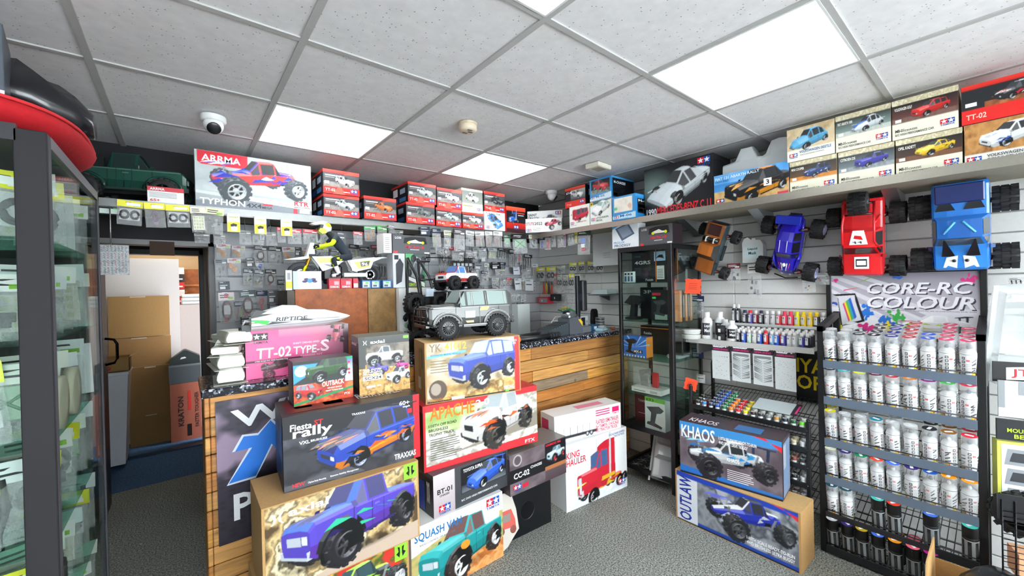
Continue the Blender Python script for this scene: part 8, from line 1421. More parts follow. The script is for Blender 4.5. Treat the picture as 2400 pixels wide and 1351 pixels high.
bx('radio_box', 'bright blue radio box with a black pistol transmitter picture', (2.685, 1.915, zs_[1]), -90, .20, .155, .09, '#2a6ad0', lambda f, w, h, d: (R(f, 0, 0, w, h, '#2f74d8'), [f.flat([(.1, .07), (.1 + .14 * math.cos(a), .07 + .1 * math.sin(a)), (.1 + .14 * math.cos(a + .1), .07 + .1 * math.sin(a + .1))], '#a8d0f8', -.0012) for a in (.3, .7, 1.1, 2.0, 2.5, 2.9)], [R(f, k * .025, 0, k * .025 + .0125, .012, '#f0f0f0', -.0014) for k in range(8)], pistol(f, .07, .08, .12, '#1a1b1e', -.0016), R(f, .09, .03, .17, .055, '#16181c', -.0018), f.text('MX-6', .095, .033, .065, .02, '#f2f2f2', -.0022)), group=gc, side='#e08a3a')
t = thing('packet', 'clear packet lying on the third glass shelf by the front post', 'packet', (2.80, 1.52, zs_[1])); MB().box(0, 0, 0, .16, .09, .012, '#c8d8e0', b=.004).build('contents', PLASTIC, t); MB().box(-.01, -.01, 0, .17, .1, .03, '#fff', b=.012).build('clear_bag', BAG, t)
t = thing('pistol_transmitter', 'black and red pistol transmitter in clear packing on the fourth shelf', 'transmitter', (2.76, 1.86, zs_[0]), math.radians(-90)); MB().prism([(.0, .0), (.11, .0), (.08, .02), (.075, .09), (.12, .13), (.10, .17), (.02, .15), (.03, .10), (.04, .03)], .01, .05, 'y', '#2a2426').build('grip_body', PLASTIC, t); MB().box(-.02, -.005, .0, .13, .002, .18, '#fff').build('blister', BAG, t); MB().box(.14, .0, .04, .19, .02, .15, '#c82830', b=.004).build('red_panel', PLASTIC, t)
bx('charger_box', 'flat white carton lying on the fourth glass shelf', (2.70, 1.86, zs_[0]), -90, .25, .036, .15, '#e4e4e0', lambda f, w, h, d: (R(f, .02, .01, .12, .016, '#777'), R(f, .16, .008, .22, .026, '#b8b8b4')), group=None)
bx('radio_box', 'white and green radio box with a grey pistol transmitter picture', (2.69, 1.74, .4055), -90, .165, .235, .12, '#eef0ee', lambda f, w, h, d: (R(f, 0, .205, w, h, '#7ac83a'), f.text('ET3', .015, .208, .06, .018, '#1c2a1c', -.0014), pistol(f, .085, .10, .16, '#4a4c50')), group=gc)
bx('radio_box', 'dark red box partly hidden at the bottom of the tall cabinet', (2.80, 1.90, .4055), -90, .15, .225, .1, '#5a2430', lambda f, w, h, d: (R(f, .01, .03, w - .01, .2, '#7a3040'), f.text('TAMIYA', .03, .15, .09, .02, '#e8d8d8', -.0014), R(f, .03, .06, .12, .065, '#e0d0d0', -.0014)), group=gc)
bx('radio_box', 'dark green boxed part at the bottom side of the tall cabinet', (2.84, 1.485, .4055), 0, .16, .19, .1, '#23302a', lambda f, w, h, d: (R(f, .02, .08, .06, .16, '#3a5a48'), R(f, .08, .03, .12, .1, '#8a8e90'), f.text('G', .02, .12, .03, .03, '#60c060', -.0014)), group=gc)
# on top of the cabinet
bx('charger_box', 'white and blue box with a grey charger picture on the cabinet top', (2.665, 1.985, 1.7725), -90, .235, .24, .10, '#e8eef4', lambda f, w, h, d: (R(f, 0, 0, w, h, '#eef3f8'), f.flat([(0, .15), (0, h), (w, h), (w, .22), (.12, .205)], '#5aa8dc', -.0012), f.flat([(.03, .155), (.15, .19), (.205, .10), (.09, .055)], '#5a6a80', -.0016), f.flat([(.05, .15), (.14, .175), (.185, .105), (.1, .075)], '#8a9ab0', -.002), R(f, .01, .205, .06, .225, '#e8e040', -.002), f.text('PROLUX', .015, .035, .1, .018, '#5aa0c8', -.0016), f.text('PRODIGY', .02, .01, .15, .02, '#5a6a80', -.0016)), side='#d8dce4')
mb_f = lambda f, w, h, d: (R(f, 0, 0, w, h, '#55575b'), f.text('LOSI', w * .06, h * .78, w * .16, h * .12, '#e8e8e8', -.0014, .02), f.flat([(w * .28, h * .55), (w * .30, h * .85), (w * .5, h * .93), (w * .88, h * .92), (w * .92, h * .55)], '#1a1a1c', -.0014), f.flat([(w * .36, h * .58), (w * .42, h * .68), (w * .6, h * .78), (w * .7, h * .68), (w * .84, h * .66), (w * .84, h * .58)], '#ece8dc', -.002), f.lathe([(h * .08, -.0024), (.0005, -.0026)], 12, 'y', '#d8e820', (w * .42, 0, h * .6)), f.lathe([(h * .08, -.0024), (.0005, -.0026)], 12, 'y', '#d8e820', (w * .8, 0, h * .62)), f.text('MICRO-B', w * .33, h * .3, w * .5, h * .14, '#e02838', -.0016), R(f, w * .45, h * .2, w * .7, h * .24, '#ccc', -.0016), R(f, w * .01, h * .0, w * .12, h * .12, '#e04048', -.0016), R(f, w * .84, h * .02, w * .98, h * .1, '#eee', -.0016))
bx('model_car_box', 'grey windowed mini buggy box on the tall cabinet', (2.665, 1.735, 1.7725), -90, .26, .14, .13, '#4e5054', mb_f, top='#6a6c70', side='#2a2226', group='grey windowed mini buggy boxes')
bx('model_car_box', 'grey windowed mini buggy box on the pair of upright boxes behind the motorbike', (1.10, 2.60, 1.7365), 0, .275, .125, .13, '#4e5054', mb_f, top='#6a6c70', group='grey windowed mini buggy boxes')
bx('leaflet_box', 'white narrow box end left of the mini buggy box', (1.04, 2.605, 1.7365), 0, .055, .13, .12, '#e8e8e6', lambda f, w, h, d: [R(f, .01, .02 + k * .013, .04, .024 + k * .013, '#999') for k in range(7)])
bx('model_car_box', 'upright white box with a black racing car picture, left of the green buggy box', (1.10, 2.605, 1.5035), 0, .085, .232, .10, '#c8ccd0', lambda f, w, h, d: (R(f, 0, 0, w, h, '#d8dcde'), f.flat([(.02, .02), (.06, .04), (.075, .16), (.05, .2), (.02, .16)], '#3a3c44', -.0014), R(f, .01, .19, .04, .22, '#20242a', -.0014)))
bx('model_car_box', 'upright green and grey box with a grey buggy picture, tilted artwork', (1.188, 2.60, 1.5035), 0, .145, .232, .10, '#3a4440', lambda f, w, h, d: (R(f, 0, 0, w, h, '#4a5a54'), f.flat([(0, .1), (.06, h), (0, h)], '#58b070', -.0012), f.flat([(.1, 0), (w, 0), (w, .16)], '#3a8a58', -.0012), f.flat([(.03, .08), (.10, .05), (.135, .19), (.08, .215)], '#9aa0a6', -.0016), f.flat([(.05, .1), (.1, .08), (.115, .15), (.07, .17)], '#5a6068', -.002), [f.ball((x, -.002, z), .02, 10, '#2a2c30', (1, .1, 1.3)) for x, z in ((.025, .1), (.12, .065), (.06, .2), (.135, .19))], f.flat([(.0, .06), (.14, .0), (.14, .03), (.02, .075)], '#e8e8e8', -.0018), f.text('CENTURION', .02, .01, .1, .018, '#c8e040', -.0024)))
def elem(f, w, h, d):
    R(f, 0, 0, w, h, '#eef0ee'); r = random.Random(4)
    for k in range(12): x, z = r.uniform(.04, .19), r.uniform(.09, .27); f.ball((x, -.001, z), r.uniform(.015, .03), 10, r.choice(['#b8d8c0', '#8fb89a', '#3a4a44']), (1, .04, .9))
    for k, (x, z, c) in enumerate(((.13, .24, '#8a4a40'), (.09, .20, '#3a6ac0'), (.14, .19, '#3a70d0'), (.07, .15, '#3a3c48'), (.13, .14, '#b8864a'), (.1, .09, '#2a2c30'))): f.flat([(x - .05, z - .015), (x - .045, z + .008), (x - .02, z + .03), (x + .02, z + .03), (x + .05, z + .005), (x + .05, z - .018)], c, -.0026 - k * .0003); f.ball((x - .03, -.004, z - .018), .014, 8, '#15161a', (1, .1, 1)); f.ball((x + .03, -.004, z - .018), .014, 8, '#15161a', (1, .1, 1))
    f.text('ELEMENT', .03, .035, .17, .02, '#3a4a4c', -.002); f.ball((.12, -.003, .055), .016, 10, '#3ab060', (1, .1, 1)); f.flat([(.09, h - .01), (.15, h - .01), (.15, h), (.09, h)], '#e8e0a0', -.002)
bx('poster_box', 'white box face with a heap of crawler trucks and fir trees, beside the cupboard', (1.118, 2.56, 1.155), 0, .235, .345, .12, '#e8eae8', elem); bx('storage_box', 'plain white carton supporting the crawler poster box behind the counter', (1.118, 2.56, 0), 0, .235, 1.154, .12, '#d8d8d4', None)
# on the cupboard
bx('drone_box', 'pale blue-white box with a small drone picture on the cupboard', (.500, 2.612, 1.5065), 0, .152, .106, .045, '#b8c8d8', lambda f, w, h, d: (R(f, .025, 0, w, h, '#dfe9f0'), [f.ball((x, -.0015, z), .014, 12, '#4a3a60', (1, .06, .5)) for x, z in ((.06, .045), (.07, .058), (.115, .045), (.108, .058))], f.ball((.088, -.002, .05), .016, 12, '#4a90d8', (1, .08, .8)), f.flat([(.055, .044), (.12, .05), (.12, .054), (.055, .048)], '#3a3a50', -.0012)))
for i, x in enumerate((.695, .765, .84)):
    bx('battery_box', 'red box with white lettering on the cupboard, %s of three' % ('left', 'middle', 'right')[i], (x, 2.612, 1.5065), 0, .066 if i < 2 else .03, .062, .04, '#d81e38', (lambda f, w, h, d: (f.text('CORE-RC', .006, .005, .052, .011, '#fff', -.0014), R(f, .03, .022, .058, .045, '#d8a0a8'), R(f, 0, .052, .05, .056, '#8a1020'))) if i < 2 else (lambda f, w, h, d: R(f, .002, .004, .028, .03, '#e8e0e0')), group='red battery boxes on the cupboard')
for i, x in enumerate((.895, .955, 1.03)):
    bx('parts_box', 'low blue and white labelled box on the cupboard, %s of three' % ('left', 'middle', 'right')[i], (x, 2.612, 1.5035), 0, .056 if i < 2 else .062, .052, .04, '#3a70b0', lambda f, w, h, d: (R(f, .004, .006, w - .008, .044, '#c8d4dc'), R(f, .01, .01, .035, .022, '#5a6068', -.0014), R(f, .02, .03, .04, .04, '#60d050', -.0014)), group='blue and white boxes on the cupboard')
bx('clip_box', 'tall yellow and white packet at the left end of the cupboard top', (.462, 2.612, 1.5025), 0, .032, .115, .04, '#e8e8d8', lambda f, w, h, d: (R(f, 0, .01, w, .05, '#e8e020'), R(f, .008, .06, .024, .1, '#8a8c90')))
# ------------------------------------------------------------------ on the counter, right part
ZC = 1.0915
def leg(i, loc, ang, ln):
    t = thing('camera_tripod', 'folded black tripod with orange collars lying on the counter, %s of two' % ('front', 'back')[i], 'tripod', loc, math.radians(ang), 'folded tripods on the counter')
    MB().cyl((.05, 0, .022), (ln, 0, .022), .019, 12, '#1b1c1e').build('leg_tube', PLASTIC, t); b = MB()
    for k in range(4): b.lathe([(.018, ln - .10 + k * .028), (.022, ln - .095 + k * .028), (.022, ln - .08 + k * .028), (.016, ln - .075 + k * .028)], 14, 'x', '#15161a', (0, 0, .022))
    b.build('leg_clamps', RUBBER, t); MB().lathe([(.021, .035), (.023, .04), (.023, .065), (.021, .07)], 14, 'x', '#e86a20', (0, 0, .023)).build('orange_collar', PLASTIC, t); MB().ball((.012, 0, .027), .027, 12, '#232428').build('ball_head', PLASTIC, t)
leg(0, (1.78, 2.20, ZC), -1, .46); leg(1, (1.80, 2.31, ZC), 2, .45)
t = thing('till_stand', 'grey card terminal stand with sloping sides on the counter', 'stand', (2.40, 2.22, ZC)); MB().prism([(0, 0), (.16, 0), (.16, .10), (.10, .15), (.0, .13)], 0, .13, 'y', '#54575e').build('base', PLASTIC, t); MB().box(.16, .0, 0, .27, .12, .055, '#64686e', b=.006).build('side_block', PLASTIC, t); MB().box(.0, .0, .13, .1, .1, .165, '#a8aeb0', b=.01).cyl((.02, .05, .165), (.09, .05, .17), .012, 8, '#c8ccd0').build('printer_head', METAL, t); MB().flat([(.10, .12), (.13, .12), (.155, .095), (.155, .06)], '#e8b820', -.002).build('warning_strip', CARD, t); MB().prism([(-.26, .0), (0, 0), (0, .10), (-.22, .055)], .01, .14, 'y', '#3c4248').build('sloping_tray', PLASTIC, t)
b = MB()
for k in range(8): b.box(-.20 + k * .026, .0, .058 + k * .0055, -.188 + k * .026, .15, .064 + k * .0055, '#8a949a')
b.build('tray_ribs', METAL, t)
t = thing('monitor_stand', 'tall grey pole with a black screen edge-on behind the card terminal', 'monitor', (2.66, 2.36, ZC)); MB().box(0, 0, 0, .035, .03, .48, '#4a4d52', b=.003).box(-.06, -.05, 0, .1, .08, .012, '#4a4d52', b=.003).build('pole', METAL, t); MB().box(.05, -.02, .17, .11, .04, .44, '#2c2e33', b=.01).box(.03, 0, .26, .06, .02, .32, '#2c2e33').build('screen', PLASTIC, t)
for i in range(4): t = thing('solder_tin', 'flat silver tin in the stack by the glass cabinet, %s from the bottom' % nth(i + 1), 'tin', (2.92, 2.33, ZC + i * .026), 0, 'stack of silver tins'); MB().lathe([(.038, 0), (.04, .003), (.04, .017), (.0415, .018), (.0415, .025), (.001, .0255)], 22, 'z', '#b8bcc0').build('tin_body', METAL, t)
for i, (x, y, w, d, h, c, l) in enumerate(((2.76, 2.28, .07, .05, .05, '#2a5a80', 'small blue and white box by the card terminal'), (2.79, 2.20, .09, .07, .02, '#a8c8d8', 'pale blue clear packet at the counter front right'), (2.86, 2.24, .06, .05, .035, '#b8bcb8', 'grey clear-topped box beside the silver tins'), (2.98, 2.22, .06, .03, .015, '#b0502c', 'short rust-coloured clamp on the counter end'))):
    bx('parts_box', l, (x, y, ZC), 10 * i, w, h, d, c, (lambda f, w, h, d: R(f, w * .2, h * .2, w * .7, h * .7, '#e0e8ec')))
for i, (x, z, l) in enumerate(((2.60, 1.13, 'left'), (2.98, 1.13, 'right'))):
    t = thing('desk_speaker', 'black rounded upright speaker at the back of the counter, %s of two' % l, 'speaker', (x, 2.46, ZC), 0, 'black speakers at the back of the counter'); MB().prism([(0, 0), (.075, 0), (.08, .06), (.072, .15), (.055, .17), (.02, .17), (.003, .15), (-.005, .06)], 0, .03, 'y', '#18191c').build('speaker_body', PLASTIC, t); MB().prism([(.01, .01), (.065, .01), (.068, .06), (.062, .145), (.013, .145), (.007, .06)], -.002, 0, 'y', '#0c0d0f').build('grille', CLOTH, t)
bx('picture_card', 'white card with dark print standing behind the tins', (2.82, 2.47, ZC), 0, .10, .11, .012, '#dfe3e6', lambda f, w, h, d: (R(f, .005, .01, .06, .1, '#2a2c38'), f.text('OS', .07, .05, .022, .02, '#3a4a5a', -.0014)))
# on the side wall by the corner
t = thing('wall_tray', 'small white-lipped glass tray shelf with a dish on the corner side wall', 'shelf', (2.93, 2.55, 1.10)); MB().box(0, 0, 0, .165, .55, .012, '#c8d0d0', b=.003).build('tray', PLASTIC, t); MB().lathe([(.06, .013), (.11, .022), (.115, .034), (.105, .030), (.001, .018)], 22, 'z', '#e0e4e4', (.06, .30, 0)).build('dish', PLASTIC, t)
t = thing('black_brush', 'small black hanging dust brush above the white dish', 'brush', (3.06, 2.86, 1.36), math.radians(-90)); MB().tube([(0, 0, 0), (.012, 0, -.07), (0, 0, -.12)], .002, 4, '#222').tube([(0, 0, 0), (-.010, 0, -.07), (0, 0, -.12)], .002, 4, '#222').build('cord', PLASTIC, t); MB().prism([(-.015, -.12), (.015, -.12), (.03, -.19), (.0, -.24), (-.07, -.245), (-.03, -.19)], 0, .02, 'y', '#141416').build('bristles', CLOTH, t)
t = thing('wire_loop', 'white wire loop stand on the back of the counter', 'stand', (2.42, 2.46, ZC)); MB().tube([(0, 0, 0), (.01, 0, .08), (.06, 0, .13), (.12, 0, .13), (.17, 0, .08), (.18, 0, 0)], .003, 6, '#e8e8e6').build('loop', PLASTIC, t)
bx('white_box', 'white upright box behind the tripods against the back wall', (2.60, 3.10, .95), 0, .16, .36, .12, '#d0d8d6', None); bx('storage_box', 'plain carton under the white upright box behind the counter', (2.58, 3.08, 0), 0, .2, .949, .18, '#a8a8a4', None)
t = thing('tool_set', 'row of thin screwdrivers hung in a black wire frame on the back slatwall', 'tools', (1.66, 3.17, 1.76)); MB().tube([(0, 0, 0), (.46, 0, 0), (.46, 0, -.19), (0, 0, -.19)], .004, 5, '#17181a', closed=True).tube([(0, .12, 0), (0, 0, 0)], .004, 5).tube([(.46, .12, 0), (.46, 0, 0)], .004, 5).build('frame', METAL, t)
for i in range(9):
    x = .10 + i * .018; s = MB(); s.cyl((x, -.01, -.03), (x, -.01, -.12), .0025, 5, '#c0c4c8').cyl((x, -.01, -.12), (x, -.01, -.20), .006, 7, ['#d88030', '#c83038', '#30405a'][i % 3]); s.build('screwdriver', METAL, t)
for i in range(5): MB().box(.24 + i * .043, -.006, -.075, .275 + i * .043, 0, -.01, '#2a2c30').flat([(.243 + i * .043, -.07), (.272 + i * .043, -.07), (.272 + i * .043, -.045), (.243 + i * .043, -.045)], '#c8ccd0', -.007).build('tool_card', CARD, t)
for i, (yy, c, zz) in enumerate(((3.20, '#e03830', 1.52), (3.16, '#f0b820', 1.52), (3.12, '#1a1b1e', 1.52), (3.08, '#f04830', 1.50))):
    t = thing('hand_tool', ('red-handled', 'yellow-handled', 'black-handled', 'orange-red handled')[i] + ' pliers hung on the side wall above the red box', 'tool', (3.06, yy, zz), math.radians(-90), 'hand tools on the side wall'); MB().tube([(0, 0, 0), (-.004, 0, -.04), (-.012, 0, -.12)], .005, 5, c).tube([(0, 0, 0), (.006, 0, -.04), (.014, 0, -.12)], .005, 5, c).build('handles', PLASTIC, t); MB().prism([(-.008, 0), (.008, 0), (.003, .03), (-.003, .03)], -.004, .004, 'y', '#9a9ea2').build('jaws', METAL, t)
for lab, yy, zz, w, c in (('grey and red tool case on the corner side wall', 3.16, 1.30, .16, '#c8384a'), ('black tool case right of the red one on the corner side wall', 2.97, 1.33, .14, '#1a1b1e')): bx('tool_case', lab, (3.0, yy + w / 2, zz), -90, w, .07, .08, c, lambda f, w, h, d: (R(f, .03, .01, w - .01, .055, '#8a8c90' if w > .15 else '#2a2c30'), R(f, w * .4, .02, w * .5, .04, '#d8d8d8', -.0014)))
t = thing('paper_stack', 'pale blue sheets in clear wrap on a small bracket shelf, side wall', 'papers', (2.93, 2.25, 1.40)); 
for k in range(5): MB().box(.01, .01, .004 + k * .008, .15, .2 - k * .01, .010 + k * .008, ('#cfe2e8', '#e4ecec')[k % 2]).build('sheet', CARD, t)
MB().box(0, 0, -.01, .165, .22, 0, '#8f9494').prism([(.02, -.01), (.165, -.01), (.165, -.06)], .1, .112, 'y', '#6a6c6e').build('bracket_shelf', METAL, t)
t = thing('poster_sheet', 'large crinkled clear plastic sheet hung on the corner side wall', 'sheet', (3.02, 2.97, 1.22), math.radians(-90)); MB().box(0, 0, 0, .33, .004, .26, '#fff').build('sheet', BAG, t); MB().tube([(.03, -.01, .02), (.1, -.01, .0), (.2, -.01, .03), (.3, -.01, .0)], .008, 5, '#30a060').tube([(.08, -.015, .03), (.16, -.015, .045)], .01, 6, '#d8c838').build('hanging_tools', PLASTIC, t)
bx('notice_card', 'tall white notice sheet on the wall behind the tall cabinet', (2.95, 2.42, 1.66), -90, .28, .30, .006, '#dfe2e2', lambda f, w, h, d: [R(f, .12, .07 + k * .02, .2, .076 + k * .02, '#b8bcc0') for k in range(3)])
# ------------------------------------------------------------------ floor by the counter: black carton with a torn red picture
t = bx('black_carton', 'black carton on the floor beneath the dark chassis box', (1.36, 1.86, 0), -2.8, .42, .282, .16, '#0f1114', lambda f, w, h, d: (f.lathe([(.06, -.001), (.052, -.0014), (.052, -.001)], 24, 'y', '#17191d', (.23, 0, .14))))
t = thing('picture_card', 'torn grey card with a red off-roader print, against the black carton', 'card', (1.335, 1.80, 0.001), math.radians(-4), None, (math.radians(-10), 0, math.radians(-4))); MB().prism([(0, .0), (.06, .02), (.11, .06), (.15, .09), (.145, .2), (.12, .30), (0, .31)], 0, .003, 'y', '#c8c2b8').build('card_sheet', CARD, t); MB().flat([(.01, .12), (.03, .18), (.05, .21), (.11, .21), (.13, .15), (.13, .11)], '#c85a50', -.001).flat([(.04, .19), (.1, .19), (.1, .15), (.04, .15)], '#8a8078', -.0016).ball((.03, -.001, .11), .022, 10, '#8a4a40', (1, .05, 1)).ball((.11, -.001, .1), .022, 10, '#8a4a40', (1, .05, 1)).build('print', CARD, t)
# ------------------------------------------------------------------ through the doorway
bx('white_board', 'tall white board leaning inside the back room', (-.62, 5.56, .002), 0, .60, 1.86, .02, '#ccc8c2', None, cat='board')
for i, (x0, z0, x1, z1, y, c) in enumerate(((-.56, 1.07, -.105, 1.48, 5.50, '#a8834e'), (-.56, .74, -.10, 1.065, 5.49, '#a07a48'), (-.42, .30, -.085, .78, 5.40, '#9a7444'), (-.42, .002, -.085, .30, 5.40, '#93703f'))):
    bx('flattened_carton', 'brown flattened cardboard panel in the back room, %s' % ('topmost', 'second down', 'third down, standing forward', 'lowest, on the floor')[i], (x0, y, z0), 0, x1 - x0, z1 - z0, .03, c, lambda f, w, h, d: R(f, w * .35, h * .97, w * .6, h * .99, '#d8d0c0'), mat=KRAFT, group='flattened cardboard panels in the back room')
t = thing('bin', 'white plastic bin on castors just inside the back room', 'bin', (-.58, 4.85, .0)); MB().prism([(.0, .03), (.17, .03), (.20, .80), (0, .80)], 0, .3, 'y', '#d8dce4').build('bin_body', PLASTIC, t); MB().box(-.01, -.01, .80, .21, .31, .83, '#e4e8ee', b=.006).build('lid', PLASTIC, t); MB().lathe([(.024, 0), (.024, .02)], 12, 'y', '#14181e', (.15, .05, .027)).lathe([(.024, 0), (.024, .02)], 12, 'y', '#14181e', (.15, .25, .027)).build('castor', RUBBER, t)
t = thing('open_carton', 'small open cardboard carton on top of the white bin', 'box', (-.56, 4.88, .831)); b = MB().color('#b08a56'); b.box(0, 0, 0, .19, .004, .12).box(0, .18, 0, .19, .184, .12).box(0, 0, 0, .004, .18, .12).box(.186, 0, 0, .19, .18, .12).box(0, 0, 0, .19, .18, .004).build('carton_body', KRAFT, t); MB().add([(.19, 0, .12), (.19, .18, .12), (.24, .18, .15), (.24, 0, .15)], [(0, 1, 2, 3)], False, [lin('#c09a62')]).build('flap', KRAFT, t)
t = thing('red_gadget', 'red and white round gadget in front of the small open carton', 'gadget', (-.53, 4.86, .832)); MB().ball((0, 0, .02), .02, 10, '#c83048').ball((.03, 0, .035), .016, 8, '#d04050').cyl((-.02, -.01, .01), (-.03, -.02, .01), .014, 10, '#e8e0e0').build('body', PLASTIC, t)
bx('cardboard_box', 'brown carton with sideways black lettering by the door post', (-.115, 5.30, .002), 0, .245, .58, .2, '#8a4a34', lambda f, w, h, d: (f.text('KRATON', .09, .10, .40, .05, '#1c1416', -.0014, 0, math.pi / 2) if 0 else f.text('KRATON', .105, .15, .30, .045, '#1c1416', -.0014, 0, math.pi / 2), f.text('FASTER TOUGHER', .225, .12, .36, .03, '#2a1c1c', -.0014, 0, math.pi / 2), R(f, .13, .04, .165, .16, '#1c1416'), R(f, .14, .3, .165, .5, '#b03028')), mat=KRAFT)
bx('storage_crate', 'dark grey crate on the brown lettered carton', (-.12, 5.31, .583), 0, .255, .19, .2, '#3c4244', lambda f, w, h, d: R(f, 0, .17, w, .19, '#5a6062'), mat=PLASTIC); t = thing('black_case', 'black angular case on the dark grey crate', 'case', (-.11, 5.33, .774)); MB().prism([(0, 0), (.24, 0), (.24, .07), (.13, .14), (.11, .14), (.0, .05)], 0, .14, 'y', '#1a2422').build('case_body', PLASTIC, t); MB().flat([(.08, .05), (.13, .06), (.12, .075), (.09, .07)], '#d0d0c8', -.002).build('label', CARD, t)
bx('white_cabinet', 'white cabinet with a wrapped bundle deep in the back room', (-.02, 5.72, 0), 0, .30, 1.37, .3, '#c8bcb4', None, cat='cabinet'); t = thing('cloth_bundle', 'folded white bundle on top of the back room cabinet', 'cloth', (-.01, 5.74, 1.371))
for k in range(3): MB().box(0, 0, k * .04, .26 - k * .02, .2, k * .04 + .036, '#dfe4e2', b=.012).build('fold', CLOTH, t)
t = thing('storage_shelf', 'orange-brown wooden shelf unit at the back of the back room', 'shelf', (-.05, 6.12, 0)); MB().box(0, 0, 0, .35, .16, 1.78, '#9a5420', b=.003).build('carcass', M_WALN, t); MB().box(-.02, -.02, 1.58, .36, .0, 1.60, '#c07838').box(-.02, -.02, 1.5, .1, 0, 1.52, '#c07838').build('shelf_board', M_WALN, t)
for i in range(5): bx('parts_box', 'small red and white box on the back room shelf, %s up' % nth(i + 1), (-.05, 6.03, 1.38 + i * .085), 0, .075, .075, .06, ('#d83a28', '#e8e4e0', '#c82c28', '#2a2a30', '#e8e4e0')[i], lambda f, w, h, d: R(f, .01, .02, .06, .035, '#f4e8e0'), group='small boxes in the back room')
bx('hanging_board', 'dark brown board flap hung over the doorway top', (-.145, 3.28, 1.735), 0, .115, .085, .01, '#3c2a20', None, cat='board', mat=KRAFT)
# ------------------------------------------------------------------ inside the big glass cabinet
rr = random.Random(21); gb = 'bagged parts on the shelves of the big glass cabinet'
kinds = [('clear', '#e8e8e6'), ('parts', '#e0e4e8'), ('cable', '#e8e8e0'), ('grid', '#d8e4e4'), ('rings', '#e0dc30'), ('tools', '#dfe3e6'), ('green', '#d8e0d8'), ('card', '#d4d8da')]
for k, z in enumerate((.066,) + LSH[:-1] + (LSH[-1],)):
    top = (LSH + (1.87,))[k] - z
    for i in range(6):
        kd, cl = kinds[rr.randrange(len(kinds))]; y = 1.60 + i * .125 + rr.uniform(-.02, .02); w = rr.uniform(.14, .18); x = -.275 - w / 2; h = min(top - .03, rr.uniform(.16, .23))
        t = thing('parts_bag', '%s, %s from front, %s shelf of big cabinet' % (KN[kd], nth(i + 1), ('floor', 'lowest', 'second', 'third', 'fourth', 'fifth', 'top')[k]), 'packet', (x, y, z + .007 + h), 0, gb, (rr.uniform(-.05, .05), rr.uniform(-.06, .06), rr.uniform(-.1, .45))); t.scale = (w, w * .7, h)
        hm, bm, cm = pack_meshes(kd, cl, w, h); link('header_card', hm, t); link('contents', cm, t); link('clear_bag', bm, t) if kd != 'card' else None
    for i in range(5):
        kd, cl = kinds[rr.randrange(len(kinds))]; x = -.42 - i * .12; y = 1.56 + rr.uniform(0, .04); w = rr.uniform(.11, .15); h = min(top - .03, rr.uniform(.16, .23))
        t = thing('parts_bag', '%s, %s behind door pane, %s shelf of big cabinet' % (KN[kd], nth(i + 1), ('floor', 'lowest', 'second', 'third', 'fourth', 'fifth', 'top')[k]), 'packet', (x, y, z + .007 + h), 0, gb, (rr.uniform(-.05, .05), rr.uniform(-.1, .1), rr.uniform(-.2, .2))); t.scale = (w, w * .7, h)
        hm, bm, cm = pack_meshes(kd, cl, w, h); link('header_card', hm, t); link('contents', cm, t); link('clear_bag', bm, t) if kd != 'card' else None
for i, (y, z) in enumerate(((1.68, 1.127), (1.86, 1.127))):
    t = thing('masking_roll', 'blue-centred cream tape roll on the fourth shelf of the big cabinet, %s of two' % ('left', 'right')[i], 'tape', (-.275, y, z + .075), 0, 'blue-centred tape rolls'); MB().lathe([(.045, -.012), (.074, -.012), (.074, .012), (.045, .012)], 26, 'x', '#d8d2bc').build('tape_ring', CARD, t); MB().lathe([(.045, -.008), (.02, -.01), (.02, .01), (.045, .008)], 22, 'x', '#3a86c0').build('blue_core', PLASTIC, t)
t = thing('spare_wheel', 'dark disc wheel lying behind the side pane under the knob', 'wheel', (-.29, 1.66, .72)); wheel_thing(t, (0, 0, 0), .05, .04, 1).rotation_euler = (0, 0, -math.pi / 2)
# ------------------------------------------------------------------ bottom right corner of the shop
t = thing('open_carton', 'open brown cardboard carton on the floor at the right edge', 'box', (2.28, -.12, 0)); c = '#b98f58'
MB().box(0, 0, 0, .005, .34, .24, c).box(.30, 0, 0, .305, .34, .24).box(0, 0, 0, .305, .005, .24).box(0, .335, 0, .305, .34, .24).box(0, 0, 0, .305, .34, .005).build('carton_body', KRAFT, t)
MB().prism([(0, .24), (.30, .24), (.28, .34), (.03, .34)], .335, .34, 'y', '#c49a62').build('flap', KRAFT, t); MB().add([(0, 0, .24), (0, .34, .24), (-.09, .30, .28), (-.09, .03, .28)], [(0, 1, 2, 3)], False, [lin('#c8a06a')]).build('flap', KRAFT, t)
t = thing('wire_basket', 'black wire cooling rack standing in the brown carton', 'basket', (2.46, .02, .10), math.radians(-70)); b = MB().color('#2a2b2e')
for k in range(20): b.tube([(0, 0, .06 + k * .022), (.11, 0, .06 + k * .022)], .0017, 4)
for x in (0, .035, .075, .11): b.cyl((x, .002, .02), (x, .002, .52), .003, 5)
b.build('wire_grid', METAL, t); MB().box(-.01, .006, .44, .12, .014, .54, '#15161a').build('top_plate', PLASTIC, t)
t = thing('off_road_tyre', 'chunky black off-road tyre behind the wire rack at the right edge', 'tyre', (2.68, -.03, .50)); wheel_thing(t, (0, 0, 0), .085, .08, -1, tread=16).rotation_euler = (0, 0, math.radians(65))  # a single loose off-road tyre, not a pack
t = thing('storage_bag', 'black sack slumped in the brown carton at the right edge', 'bag', (2.44, .03, .02)); V = []
r5 = random.Random(8); b = MB().color('#15161a')
for i in range(10):
    for j in range(14): a = 2 * math.pi * j / 14; k = math.sin(math.pi * (i + .5) / 10) ** .6; V.append((.11 * k * math.cos(a) * r5.uniform(.85, 1.1), .12 * k * math.sin(a) * r5.uniform(.85, 1.1), i * .036))
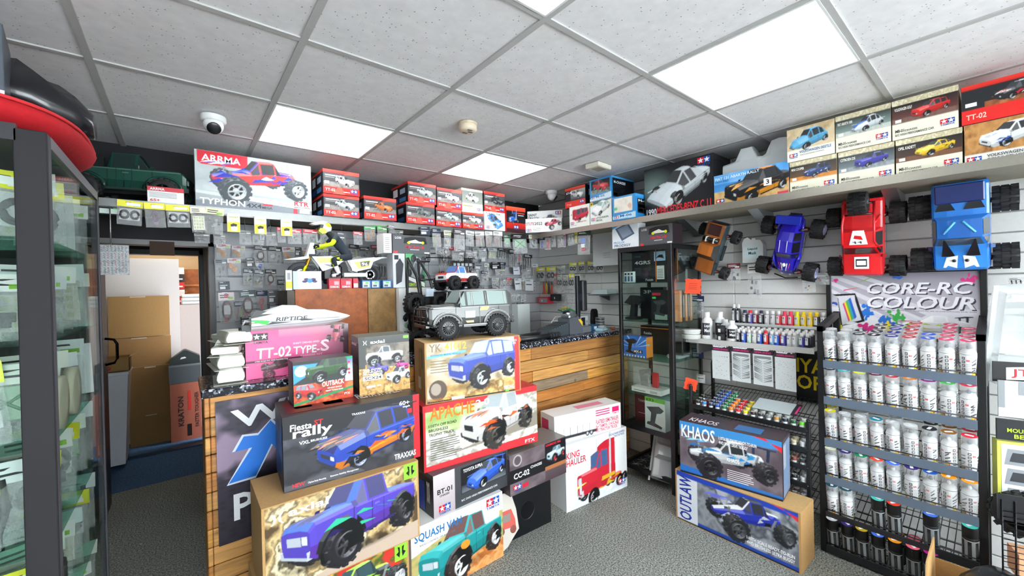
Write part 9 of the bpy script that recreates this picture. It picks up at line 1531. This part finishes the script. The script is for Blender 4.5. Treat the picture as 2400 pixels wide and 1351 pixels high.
b.add(V, [(i * 14 + j, i * 14 + (j + 1) % 14, (i + 1) * 14 + (j + 1) % 14, (i + 1) * 14 + j) for i in range(9) for j in range(14)] + [tuple(126 + j for j in range(14))], True); b.build('sack', GLOSS, t)
t = bx('model_tyre_pack', 'yellow-framed white tyre packaging at the right edge', (2.76, .035, .47), -72, .16, .30, .05, '#d8dc60', lambda f, w, h, d: (R(f, .012, .0, w, .29, '#e0e4e4'), [(f.flat([(.02, .03 + k * .085), (w - .01, .03 + k * .085), (w - .005, .10 + k * .085), (.03, .10 + k * .085)], '#8f949a', -.0014), f.flat([(.035, .045 + k * .085), (w - .02, .045 + k * .085), (w - .02, .085 + k * .085), (.045, .085 + k * .085)], '#3a3c42', -.0018)) for k in range(3)]), group=None)
bx('carded_packet', 'black and lime mounted tyre label above the yellow-framed pack', (2.77, .035, .775), -72, .16, .09, .012, '#22252a', lambda f, w, h, d: (f.text('MOUNTED', .03, .035, .1, .018, '#b8e030', -.0014), f.text('BEST', .05, .01, .06, .018, '#b8e030', -.0014)), cat='packet')
bx('carded_packet', 'white stencil-shaped packet above the black and lime label', (2.80, .03, .87), -72, .14, .16, .006, '#e4e6e8', lambda f, w, h, d: (R(f, .06, .1, .14, .16, '#8f9498'), R(f, .0, .04, .02, .16, '#8f9498')), cat='packet')
bx('carded_packet', 'black packet with bold red and white logo at the right edge', (2.82, .045, 1.02), -72, .18, .09, .006, '#17181a', lambda f, w, h, d: (f.flat([(.04, .01), (.17, .02), (.17, .08), (.04, .065)], '#e8e8e8', -.0012), f.text('JTX', .055, .02, .1, .04, '#c81c28', -.0016)), cat='packet')
bx('orange_carton', 'pale orange carton below the tyre packaging at the right edge', (2.60, -.02, .26), -72, .14, .10, .1, '#e0a880', None)
t = thing('rail_hook', 'bent chrome slatwall hook right of the spray can rack', 'hook', (3.08, .03, 1.13)); MB().tube([(0, 0, 0), (-.22, 0, 0), (-.235, -.0, .012), (-.24, -.03, .012)], .003, 6, '#c8ccd0').build('wire', METAL, t)
L_ = bpy.data.lights.new('back_room_lamp', 'AREA'); L_.energy = 9; L_.size = .6; L_.color = (1, .93, .82); o = bpy.data.objects.new('back_room_lamp', L_); COL.objects.link(o); o.location = (-.2, 5.6, 2.18); tag(o, 'ceiling lamp lighting the back room', 'lamp')
# crumbs of litter on the carpet
t = MB().color('#d0d0c8'); rr = random.Random(9)
for i in range(46):
    x, y = rr.uniform(-.3, 2.5), rr.uniform(.8, 4.0)
    if .0 < x < 2.7 and 1.6 < y: continue
    s = rr.uniform(.002, .005); t.box(x, y, .0, x + s * rr.uniform(1, 4), y + s, .002)
tag(t.build('paper_crumbs', CARD), 'scattered white paper crumbs on the grey carpet', 'litter', kind='stuff')
